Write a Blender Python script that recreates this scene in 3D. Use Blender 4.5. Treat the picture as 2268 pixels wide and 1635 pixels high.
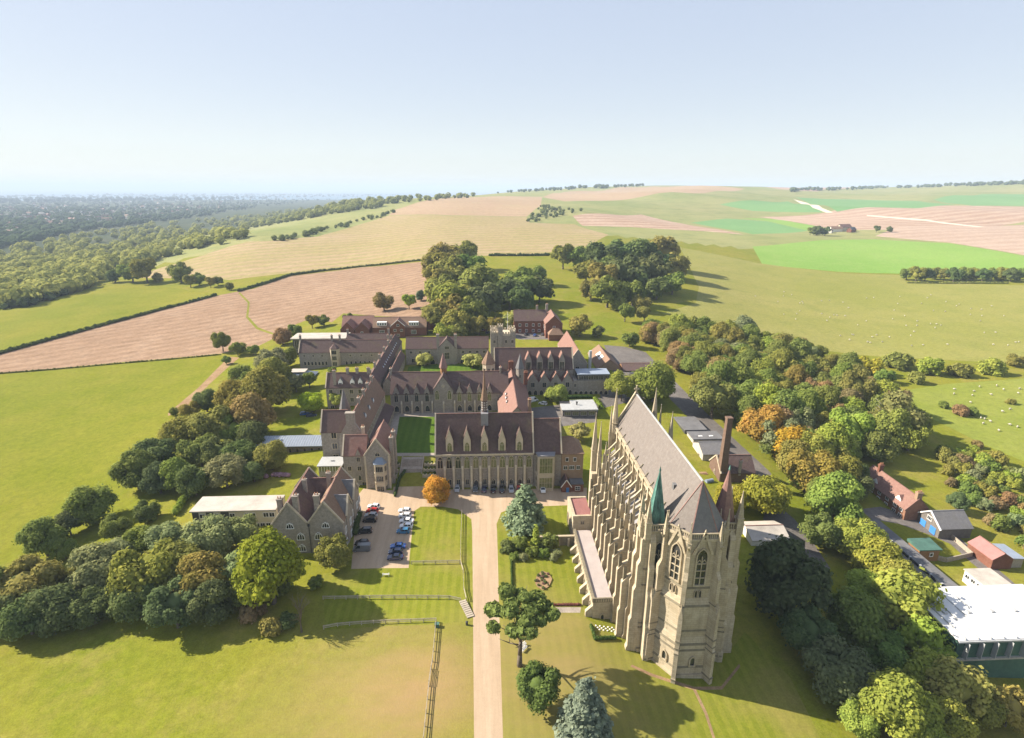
import bpy, bmesh, math, random
import numpy as np
from mathutils import Vector, Matrix, noise as mnoise
from mathutils.geometry import delaunay_2d_cdt
for o in list(bpy.data.objects): bpy.data.objects.remove(o)
scene = bpy.context.scene
COL = scene.collection
R = math.radians
# ------------------------------------------------------------------ camera
F_PX, PITCH, YAW, ROLL, EYE = 560.0, math.atan(179/560), R(3.1), R(0.3), 100.0
cam_d = bpy.data.cameras.new('camera'); cam = bpy.data.objects.new('camera', cam_d); COL.objects.link(cam)
cam_d.sensor_fit = 'HORIZONTAL'; cam_d.sensor_width = 36; cam_d.lens = F_PX/1024*36
cam_d.clip_start = 1; cam_d.clip_end = 150000
cam.matrix_world = Matrix.Translation((0,0,EYE)) @ Matrix.Rotation(-YAW,4,'Z') @ Matrix.Rotation(R(90)-PITCH,4,'X') @ Matrix.Rotation(ROLL,4,'Z')
scene.camera = cam
# ------------------------------------------------------------------ sky and sun
SUN_EL, SUN_AZ = R(34), math.atan2(-1.42, 0.43)      # direction towards the sun, azimuth from +Y clockwise
world = bpy.data.worlds.new('World'); scene.world = world; world.use_nodes = True
wn = world.node_tree.nodes; wl = world.node_tree.links
bg = wn['Background']; sky = wn.new('ShaderNodeTexSky'); sky.sky_type = 'NISHITA'; sky.sun_disc = False
sky.sun_elevation = SUN_EL; sky.sun_rotation = SUN_AZ
sky.altitude = 100; sky.air_density = 1.0; sky.dust_density = 0.3; sky.ozone_density = 1.5
bg.inputs['Strength'].default_value = 0.172
gm = wn.new('ShaderNodeGamma'); gm.inputs[1].default_value = 0.2; wl.new(sky.outputs[0], gm.inputs[0]); hv = wn.new('ShaderNodeHueSaturation'); hv.inputs['Saturation'].default_value = 1.9; hv.inputs['Hue'].default_value = 0.52; wl.new(gm.outputs[0], hv.inputs['Color']); wl.new(hv.outputs[0], bg.inputs['Color'])   # thin high veil: evens out the blue
sd = bpy.data.lights.new('sun','SUN'); sun = bpy.data.objects.new('sun', sd); COL.objects.link(sun)
sd.energy = 3.35; sd.angle = R(0.55); sd.color = (1,0.90,0.76)
sdir = Vector((math.sin(SUN_AZ)*math.cos(SUN_EL), math.cos(SUN_AZ)*math.cos(SUN_EL), math.sin(SUN_EL)))
sun.rotation_euler = sdir.to_track_quat('Z','Y').to_euler()
HAZE_DENSITY = 1.0e-4
vs = scene.view_settings; vs.view_transform = 'Standard'; vs.look = 'None'; vs.gamma = 1; vs.exposure = 1.88; vs.use_curve_mapping = False
cy_ = scene.cycles; scene.render.engine = 'CYCLES'
cy_.max_bounces = 6; cy_.diffuse_bounces = 3; cy_.glossy_bounces = 2; cy_.transmission_bounces = 2; cy_.transparent_max_bounces = 6; cy_.volume_bounces = 0
# ------------------------------------------------------------------ survey helpers: turn a sight line into a point of the place
sp,cp,sY,cY,cR,sR = math.sin(PITCH),math.cos(PITCH),math.sin(YAW),math.cos(YAW),math.cos(ROLL),math.sin(ROLL)
def ray(x, y):                                       # x, y on a 2268 wide print of the survey photograph
    a = (x/2268*1024-512)/F_PX; b = (y/2268*1024-369)/F_PX
    xv = a*cR+b*sR; yv = -a*sR+b*cR
    f = cp-yv*sp; d = sp+yv*cp
    return xv*cY+f*sY, f*cY-xv*sY, -d
def Pz(x, y, z=0):
    r = ray(x,y); t = (z-EYE)/r[2]; return Vector((r[0]*t, r[1]*t, z))
def PY(x, y, Y):
    r = ray(x,y); t = Y/r[1]; return Vector((r[0]*t, Y, EYE+r[2]*t))
# ------------------------------------------------------------------ materials
MATS = {}
def new_mat(name):
    m = bpy.data.materials.new(name); m.use_nodes = True; MATS[name] = m
    nt = m.node_tree; return m, nt.nodes, nt.links, nt.nodes['Principled BSDF']
def N(nodes, t, **kw):
    n = nodes.new(t)
    for k,v in kw.items(): setattr(n,k,v)
    return n
def ramp(nodes, stops):
    r = nodes.new('ShaderNodeValToRGB'); e = r.color_ramp.elements
    while len(e) < len(stops): e.new(0.5)
    for el,(p,c) in zip(e,stops): el.position = p; el.color = (*c,1)
    return r
def mapped(n, l, scale=(1,1,1), rotz=0, coord='pos'):
    if coord == 'pos': out = n.new('ShaderNodeNewGeometry').outputs['Position']
    else: out = n.new('ShaderNodeTexCoord').outputs['Object']
    mp = n.new('ShaderNodeMapping'); mp.inputs['Scale'].default_value = scale; mp.inputs['Rotation'].default_value = (0,0,rotz)
    l.new(out, mp.inputs['Vector']); return mp.outputs[0]
def noise_tex(n, l, vec, scale, detail=4, rough=0.6):
    t = n.new('ShaderNodeTexNoise'); t.inputs['Scale'].default_value = scale; t.inputs['Detail'].default_value = detail; t.inputs['Roughness'].default_value = rough
    l.new(vec, t.inputs['Vector']); return t.outputs['Fac']
def mixc(n, l, a, b, fac, mode='MIX'):
    m = n.new('ShaderNodeMix'); m.data_type = 'RGBA'; m.blend_type = mode
    for s,v in ((m.inputs[0],fac),(m.inputs[6],a),(m.inputs[7],b)):
        if isinstance(v,(int,float)): s.default_value = v
        elif isinstance(v,tuple): s.default_value = (*v,1)
        else: l.new(v,s)
    return m.outputs[2]
def mottle(n, l, col, s1=0.45, s2=2.6, lo=0.72, hi=1.28):
    v = mapped(n,l); a = noise_tex(n,l,v,s1,4,0.8); b2 = noise_tex(n,l,v,s2,3,0.8); ad = N(n,'ShaderNodeMath',operation='ADD'); l.new(a,ad.inputs[0]); l.new(b2,ad.inputs[1])
    mr = N(n,'ShaderNodeMapRange'); mr.inputs[1].default_value = 0.7; mr.inputs[2].default_value = 1.3; mr.inputs[3].default_value = lo; mr.inputs[4].default_value = hi; l.new(ad.outputs[0],mr.inputs[0])
    cb = n.new('ShaderNodeCombineXYZ')
    for i in range(3): l.new(mr.outputs[0],cb.inputs[i])
    return mixc(n,l,col,cb.outputs[0],1.0,'MULTIPLY')
def two_noise(name, c1, c2, c3, s1, s2, rough=0.95, bump=0.0, bscale=3.0, fac2=0.5, rotz=0, stretch=(1,1,1), spec=0.2, bdist=0.1, mot=(0.72,1.28)):
    """base colours c1..c2 in broad patches, c3 in finer ones"""
    m,n,l,b = new_mat(name)
    v = mapped(n,l,stretch,rotz)
    r1 = ramp(n,[(0.36,c1),(0.64,c2)]); l.new(noise_tex(n,l,v,s1,5,0.65), r1.inputs[0])
    mr = N(n,'ShaderNodeMapRange'); mr.inputs[1].default_value = 0.48; mr.inputs[2].default_value = 0.68; mr.inputs[4].default_value = fac2
    l.new(noise_tex(n,l,v,s2,6,0.7), mr.inputs[0])
    l.new(mottle(n,l,mixc(n,l,r1.outputs[0],c3,mr.outputs[0]),0.45,2.6,*mot), b.inputs['Base Color'])
    b.inputs['Roughness'].default_value = rough; b.inputs['Specular IOR Level'].default_value = spec*0.15
    if bump:
        bp = N(n,'ShaderNodeBump'); bp.inputs['Strength'].default_value = bump; bp.inputs['Distance'].default_value = bdist
        l.new(noise_tex(n,l,v,bscale,5,0.7), bp.inputs['Height']); l.new(bp.outputs[0], b.inputs['Normal'])
    return m
def field_mat(name, c1, c2, c3, rot, period, s1=0.006, s2=0.05, stripe=0.35, wob=6.0, fine=None):
    """tilled or mown land: lines along one direction, bent by noise, over broad patches"""
    m,n,l,b = new_mat(name)
    v = mapped(n,l,(1,1,1),rot)
    r1 = ramp(n,[(0.35,c1),(0.65,c2)]); l.new(noise_tex(n,l,v,s1,5,0.6), r1.inputs[0])
    w = N(n,'ShaderNodeTexWave'); w.bands_direction='X'; w.inputs['Scale'].default_value = 0.314/period*1.0; w.inputs['Distortion'].default_value = wob
    w.inputs['Detail'].default_value = 2; w.inputs['Detail Scale'].default_value = 0.16
    l.new(v,w.inputs['Vector'])
    mp = mapped(n,l,(0.3,0.03,1),rot); ns = noise_tex(n,l,mp,1.0/period*2,4,0.7)
    ad = N(n,'ShaderNodeMath',operation='MULTIPLY'); l.new(w.outputs['Fac'],ad.inputs[0]); l.new(ns,ad.inputs[1])
    sc = N(n,'ShaderNodeMath',operation='MULTIPLY'); sc.inputs[1].default_value = stripe*2; l.new(ad.outputs[0],sc.inputs[0])
    c = mixc(n,l,r1.outputs[0],c3,sc.outputs[0])
    f = fine or c3
    mr = N(n,'ShaderNodeMapRange'); mr.inputs[1].default_value = 0.5; mr.inputs[2].default_value = 0.75; mr.inputs[4].default_value = 0.5
    l.new(noise_tex(n,l,v,s2,6,0.75),mr.inputs[0])
    l.new(mottle(n,l,mixc(n,l,c,f,mr.outputs[0]),0.12,0.6), b.inputs['Base Color'])
    b.inputs['Roughness'].default_value = 1; b.inputs['Specular IOR Level'].default_value = 0.02
    bp = N(n,'ShaderNodeBump'); bp.inputs['Strength'].default_value = 0.35; bp.inputs['Distance'].default_value = 0.25
    l.new(noise_tex(n,l,v,0.9,6,0.75), bp.inputs['Height']); l.new(bp.outputs[0], b.inputs['Normal'])
    return m
# land
two_noise('grass_meadow',(0.10,0.15,0.012),(0.16,0.17,0.022),(0.21,0.17,0.06),0.02,0.09,bump=0.4,bscale=1.2,fac2=0.5,bdist=0.2)
two_noise('grass_rough',(0.138,0.162,0.014),(0.198,0.188,0.026),(0.25,0.195,0.065),0.02,0.07,bump=0.45,bscale=1.6,fac2=0.45,bdist=0.22)
two_noise('grass_lea',(0.165,0.20,0.03),(0.215,0.23,0.05),(0.14,0.175,0.03),0.012,0.08,bump=0.4,bscale=0.6,fac2=0.5,bdist=0.3)
two_noise('grass_field',(0.142,0.16,0.014),(0.19,0.182,0.024),(0.115,0.14,0.006),0.014,0.05,bump=0.35,bscale=0.6,fac2=0.5,bdist=0.25)
two_noise('grass_pasture',(0.20,0.205,0.048),(0.25,0.232,0.072),(0.165,0.18,0.045),0.006,0.05,bump=0.4,bscale=0.35,fac2=0.55,bdist=0.4)
two_noise('crop_green',(0.155,0.27,0.05),(0.19,0.295,0.065),(0.22,0.29,0.085),0.005,0.05,bump=0.2,bscale=0.5,fac2=0.5)
two_noise('crop_dark',(0.12,0.235,0.085),(0.15,0.265,0.10),(0.18,0.265,0.11),0.004,0.05,fac2=0.5)
two_noise('grass_down',(0.19,0.215,0.075),(0.26,0.25,0.105),(0.125,0.15,0.05),0.004,0.02,fac2=0.55,bump=0.6,bscale=0.12,bdist=1.2)
two_noise('gravel',(0.36,0.268,0.18),(0.44,0.335,0.235),(0.30,0.225,0.15),0.3,0.9,bump=0.25,bscale=6,fac2=0.5,bdist=0.03,stretch=(1,0.06,1),mot=(0.93,1.07))
two_noise('asphalt',(0.128,0.116,0.108),(0.168,0.152,0.140),(0.096,0.088,0.084),0.08,1.2,bump=0.2,bscale=5,bdist=0.03)
two_noise('paving',(0.288,0.248,0.204),(0.344,0.296,0.248),(0.224,0.196,0.160),0.2,1.6,bump=0.2,bscale=4,bdist=0.02)
two_noise('bare_soil',(0.240,0.152,0.088),(0.304,0.208,0.120),(0.176,0.136,0.056),0.1,0.8,bump=0.5,bscale=3,bdist=0.1)
two_noise('chalk_track',(0.527,0.451,0.357),(0.612,0.535,0.442),(0.383,0.340,0.212),0.03,0.2,fac2=0.4)
field_mat('stubble_near',(0.25,0.165,0.108),(0.315,0.218,0.148),(0.215,0.14,0.088),R(62),12,stripe=0.65,wob=14,fine=(0.34,0.25,0.178))
field_mat('stubble_far',(0.285,0.225,0.115),(0.35,0.255,0.165),(0.235,0.215,0.075),R(76),30,s1=0.0045,s2=0.02,stripe=0.6,wob=6,fine=(0.26,0.245,0.085))
field_mat('stubble_hill',(0.33,0.225,0.15),(0.375,0.27,0.185),(0.27,0.215,0.11),R(80),40,s1=0.003,s2=0.012,stripe=0.5,wob=6,fine=(0.31,0.255,0.14))
field_mat('tilled_pale',(0.36,0.265,0.20),(0.43,0.325,0.25),(0.31,0.22,0.16),R(80),45,s1=0.002,s2=0.01,stripe=0.6,wob=6,fine=(0.46,0.37,0.295))
field_mat('tilled_dark',(0.27,0.175,0.12),(0.34,0.235,0.17),(0.42,0.32,0.24),R(82),45,s1=0.003,s2=0.01,stripe=0.7,wob=8,fine=(0.42,0.325,0.25))
def lawn_mat(name, c1, c2, c3, rot, width):
    m,n,l,b = new_mat(name); v = mapped(n,l,(1,1,1),rot)
    w = N(n,'ShaderNodeTexWave'); w.bands_direction='X'; w.wave_profile='SIN'; w.inputs['Scale'].default_value = 0.314/width; w.inputs['Distortion'].default_value = 0.25
    l.new(v,w.inputs['Vector']); r1 = ramp(n,[(0.35,c1),(0.65,c2)]); l.new(w.outputs['Fac'],r1.inputs[0])
    mr = N(n,'ShaderNodeMapRange'); mr.inputs[1].default_value = 0.5; mr.inputs[2].default_value = 0.72; mr.inputs[4].default_value = 0.75
    l.new(noise_tex(n,l,v,0.05,6,0.6),mr.inputs[0])
    c = mixc(n,l,r1.outputs[0],c3,mr.outputs[0])
    mr2 = N(n,'ShaderNodeMapRange'); mr2.inputs[1].default_value = 0.45; mr2.inputs[2].default_value = 0.8; mr2.inputs[4].default_value = 0.4
    l.new(noise_tex(n,l,v,0.8,5,0.7),mr2.inputs[0])
    l.new(mottle(n,l,mixc(n,l,c,c1,mr2.outputs[0]),0.5,2.5,0.8,1.2), b.inputs['Base Color']); b.inputs['Roughness'].default_value = 0.95; b.inputs['Specular IOR Level'].default_value = 0.02
    return m
lawn_mat('lawn',(0.150,0.168,0.018),(0.178,0.188,0.024),(0.235,0.19,0.06),0,2.4)
lawn_mat('lawn_quad',(0.070,0.119,0.014),(0.084,0.136,0.017),(0.063,0.119,0.013),0,3.0)
def dry_spot(name, cx, cy, r0, r1, col):
    """worn, sun-dried turf: a patch of its own in the meadow"""
    m = MATS[name]; n = m.node_tree.nodes; l = m.node_tree.links; b = n['Principled BSDF']; src = b.inputs['Base Color'].links[0].from_socket
    g = n.new('ShaderNodeNewGeometry'); d = N(n,'ShaderNodeVectorMath',operation='DISTANCE'); l.new(g.outputs['Position'],d.inputs[0]); d.inputs[1].default_value = (cx,cy,-2)
    mr = N(n,'ShaderNodeMapRange'); mr.inputs[1].default_value = r1; mr.inputs[2].default_value = r0; mr.inputs[4].default_value = 1.3; l.new(d.outputs['Value'],mr.inputs[0])
    v = mapped(n,l,(0.4,1,1)); mu = N(n,'ShaderNodeMath',operation='MULTIPLY',use_clamp=True); l.new(mr.outputs[0],mu.inputs[0]); l.new(noise_tex(n,l,v,0.12,6,0.7),mu.inputs[1])
    l.new(mixc(n,l,src,col,mu.outputs[0]),b.inputs['Base Color'])
dry_spot('grass_rough',-20,92,6,40,(0.25,0.185,0.075)); dry_spot('grass_rough',-14,93,3,16,(0.30,0.195,0.10)); dry_spot('lawn',12,96,6,34,(0.27,0.20,0.085))
# ------------------------------------------------------------------ object helpers
def tag(o, label=None, cat=None, group=None, kind=None):
    if label: o['label'] = label
    if cat: o['category'] = cat
    if group: o['group'] = group
    if kind: o['kind'] = kind
    return o
def mesh_from(name, verts, faces, mat=None, smooth=False):
    me = bpy.data.meshes.new(name); me.from_pydata([tuple(v) for v in verts],[],[tuple(f) for f in faces]); me.update()
    if mat: me.materials.append(MATS[mat] if isinstance(mat,str) else mat)
    if smooth: me.shade_smooth()
    return me
def link(name, me, parent=None, loc=None, rotz=0, scale=None):
    o = bpy.data.objects.new(name, me); COL.objects.link(o)
    if parent is not None: o.parent = parent
    if loc is not None: o.location = loc
    if rotz: o.rotation_euler = (0,0,rotz)
    if scale is not None: o.scale = scale
    return o
def empty(name, loc, rotz, label, cat, group=None):
    o = link(name, None, None, loc, rotz); o.empty_display_size = 1
    return tag(o,label,cat,group)
class MB:
    """collects boxes, prisms and tubes; build() links them as one mesh"""
    def __init__(s): s.v = []; s.f = []
    def add(s, vs, fs):
        k = len(s.v); s.v += [tuple(v) for v in vs]; s.f += [tuple(i+k for i in f) for f in fs]; return s
    def box(s, x0,x1,y0,y1,z0,z1):
        return s.add([(x0,y0,z0),(x1,y0,z0),(x1,y1,z0),(x0,y1,z0),(x0,y0,z1),(x1,y0,z1),(x1,y1,z1),(x0,y1,z1)],
                     [(3,2,1,0),(4,5,6,7),(0,1,5,4),(1,2,6,5),(2,3,7,6),(3,0,4,7)])
    def poly(s, pts, axis, a0, a1):
        """extrude a 2D outline along an axis: 'y' uses (x,z), 'x' uses (y,z), 'z' uses (x,y)"""
        def p(q,a): return {'y':(q[0],a,q[1]),'x':(a,q[0],q[1]),'z':(q[0],q[1],a)}[axis]
        n = len(pts); vs = [p(q,a0) for q in pts]+[p(q,a1) for q in pts]
        fs = [tuple(range(n))[::-1], tuple(range(n,2*n))]+[(i,(i+1)%n,n+(i+1)%n,n+i) for i in range(n)]
        return s.add(vs,fs)
    def hexa(s, bot, top):
        n = len(bot); return s.add(list(bot)+list(top),[tuple(range(n))[::-1],tuple(range(n,2*n))]+[(i,(i+1)%n,n+(i+1)%n,n+i) for i in range(n)])
    def cone(s, c, r0, r1, z0, z1, n=8, rot=0.0, dx=0, dy=0):
        b = [(c[0]+r0*math.cos(2*math.pi*i/n+rot),c[1]+r0*math.sin(2*math.pi*i/n+rot),z0) for i in range(n)]
        if r1 <= 1e-6:
            return s.add(b+[(c[0]+dx,c[1]+dy,z1)],[tuple(range(n))[::-1]]+[(i,(i+1)%n,n) for i in range(n)])
        t = [(c[0]+dx+r1*math.cos(2*math.pi*i/n+rot),c[1]+dy+r1*math.sin(2*math.pi*i/n+rot),z1) for i in range(n)]
        return s.hexa(b,t)
    def bar(s, a, b, w, h=None):
        h = h or w; a = Vector(a); b = Vector(b); d = (b-a).normalized()
        u = d.cross(Vector((0,0,1)));
        if u.length < 1e-3: u = Vector((1,0,0))
        u.normalize(); v = u.cross(d)
        q = [(-w/2,-h/2),(w/2,-h/2),(w/2,h/2),(-w/2,h/2)]
        return s.hexa([a+u*i+v*j for i,j in q],[b+u*i+v*j for i,j in q])
    def tube(s, a, b, r0, r1, n=6):
        a = Vector(a); b = Vector(b); d = (b-a).normalized(); u = d.orthogonal().normalized(); v = d.cross(u)
        cs = [(math.cos(2*math.pi*i/n),math.sin(2*math.pi*i/n)) for i in range(n)]
        return s.hexa([a+(u*c+v*t)*r0 for c,t in cs],[b+(u*c+v*t)*r1 for c,t in cs])
    def mesh(s, name, mat, smooth=False): 
        me = mesh_from(name,s.v,s.f,mat,smooth)
        bm = bmesh.new(); bm.from_mesh(me); bmesh.ops.recalc_face_normals(bm, faces=bm.faces); bm.to_mesh(me); bm.free()
        if smooth: me.shade_smooth()
        return me
    def build(s, name, mat, parent=None, loc=None, rotz=0, smooth=False):
        return link(name, s.mesh(name,mat,smooth), parent, loc, rotz)
# ------------------------------------------------------------------ terrain
AZ = [-75,-50,-40,-30,-22,-12,-4,4,12,20,28,36,45,55,80]
RR = [0,60,100,120,140,160,178,192,230,280,340,440,560,700,900,1200,1600,2200,3000,4500,7000,9300,9800,13000]
ZT = {
-75:[-2,-6,-8,-9,-10,-10,-10,-11,-12,-13,-14,-15,-17,-22,-28,-34,-38,-40,-40,-41,-42,-43,-60,-60],
-50:[-2,-4,-6,-7,-8,-8,-9,-9,-10,-11,-12,-13,-15,-18,-26,-36,-40,-41,-41,-41,-42,-43,-60,-60],
-40:[-2,-3,-5,-6,-7,-8,-8,-8,-9,-10,-11,-12,-13,-14,-22,-32,-40,-41,-41,-41,-42,-43,-60,-60],
-30:[-1,-2,-4,-4.5,-4,-2.5,-2,-2,-4,-6,-8,-9,-10,-10,-12,-20,-34,-40,-41,-41,-42,-43,-60,-60],
-22:[0,-1,-3,-3,-1.5,0,0,0,0,-1,-3,-7,-5,0,10,22,0,-36,-40,-41,-42,-43,-60,-60],
-12:[0,0,-1,-1,0,0,0,3,4,4.5,5,2,3,6,14,26,38,60,20,-36,-42,-43,-60,-60],
-4:[0,0,0,0,0,0,0,4,4.5,5,7,9,13,20,29,42,56,76,66,30,-20,-43,-60,-60],
4:[0,0,0,0,0,0,0,3,5,5.5,7,10,15,21,28,38,52,70,84,96,90,40,30,20],
12:[0,0,-.6,-1.2,-1,-.3,0,1.5,5,5.5,7,9,14,19,26,31,42,66,92,132,140,110,60,40],
20:[0,-1.5,-3,-3.5,-3,-1.5,-.5,0,2,4,5,7,11,15,17,19,30,72,112,140,142,110,80,40],
28:[0,-3,-4.3,-4.3,-4,-3.5,-3,-2.5,-1,0,0,-2,-1,2,6,13,20,54,98,122,140,120,90,60],
36:[0,-3.5,-5,-5.3,-5.3,-5,-5,-5,-5,-6,-7,-7,-5,-2,1,10,20,42,72,120,150,130,90,60],
45:[0,-4,-6,-7,-8,-9,-9,-9,-8,-7,-6,-5,-3,0,5,13,26,46,76,170,178,150,100,60],
55:[0,-5,-8,-9,-10,-11,-11,-10,-9,-7,-5,-3,0,4,10,18,32,56,90,190,190,160,110,60],
80:[0,-5,-9,-10,-11,-12,-12,-11,-10,-8,-6,-4,0,6,14,24,40,70,110,200,200,160,110,60]}
_zt = np.array([ZT[a] for a in AZ],float); _az = np.array(AZ,float); _rr = np.array(RR,float)
def _raw(az, r):
    az = np.clip(az,-75,80); i = np.clip(np.searchsorted(_az,az)-1,0,len(AZ)-2)
    t = (az-_az[i])/(_az[i+1]-_az[i]); t = t*t*(3-2*t)
    j = np.clip(np.searchsorted(_rr,r)-1,0,len(RR)-2)
    s = np.clip((r-_rr[j])/(_rr[j+1]-_rr[j]),0,1)
    a = _zt[i,j]*(1-s)+_zt[i,j+1]*s; b = _zt[i+1,j]*(1-s)+_zt[i+1,j+1]*s
    return a*(1-t)+b*t
def zt_arr(x, y):
    x = np.asarray(x,float); y = np.asarray(y,float)
    r = np.hypot(x,y); az = np.degrees(np.arctan2(x,y))
    back = np.abs(az) > 100
    k = np.clip((r-150)/300,0.012,0.10); z = 0
    for dr in (-1,-.5,0,.5,1):
        for da in (-2.5,0,2.5):
            z = z+_raw(az+da, r*(1+dr*k))
    z = z/15
    z = z + np.clip(r/1500,0,1)*(2.2*np.sin(x/171+1.3)*np.sin(y/213)+1.1*np.sin(x/67+y/83))*np.clip((3500-r)/1500,0,1)
    fw = np.clip((az-2)/8,0,1)*np.clip((r-1050)/500,0,1)*np.clip((5200-r)/1500,0,1)
    z = z + fw*(8.5*np.sin(x/185+0.6)*np.sin(y/240+0.9)+4.5*np.sin(x/97+y/120))
    return np.where(back, -2.0, z)
def zt(x, y): return float(zt_arr(x,y))
def T(x, y, rmin=60.0):
    """where the sight line (x,y) meets the ground"""
    r = ray(x,y); h = math.hypot(r[0],r[1]); t = rmin*np.power(1.012,np.arange(0,470))/h
    gap = EYE+r[2]*t - zt_arr(r[0]*t,r[1]*t)
    w = np.where(gap < 0)[0]
    if len(w) == 0: i = len(t)-2
    else: i = max(1,w[0])
    lo,hi = t[i-1],t[i]
    for _ in range(14):
        m = (lo+hi)/2
        if EYE+r[2]*m - zt(r[0]*m,r[1]*m) < 0: hi = m
        else: lo = m
    return Vector((r[0]*hi,r[1]*hi,zt(r[0]*hi,r[1]*hi)))

def T_many(xy, rmin=60.0):
    out = []
    a = np.array([ray(x,y) for x,y in xy]); h = np.hypot(a[:,0],a[:,1]); rr = rmin*np.power(1.012,np.arange(0,470))
    for c0 in range(0,len(a),200):
        q = a[c0:c0+200]; t = rr[None,:]/h[c0:c0+200,None]; gap = EYE+q[:,2:3]*t-zt_arr(q[:,0:1]*t,q[:,1:2]*t); neg = gap < 0
        i = np.where(neg.any(1),np.maximum(1,neg.argmax(1)),t.shape[1]-1); k = np.arange(len(q)); g0,g1 = gap[k,i-1],gap[k,i]; f = np.where(neg.any(1),g0/np.maximum(g0-g1,1e-9),1); tt = t[k,i-1]+(t[k,i]-t[k,i-1])*f
        x,y = q[:,0]*tt,q[:,1]*tt; z = zt_arr(x,y); out += [Vector(v) for v in zip(x.tolist(),y.tolist(),z.tolist())]
    return out
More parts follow.
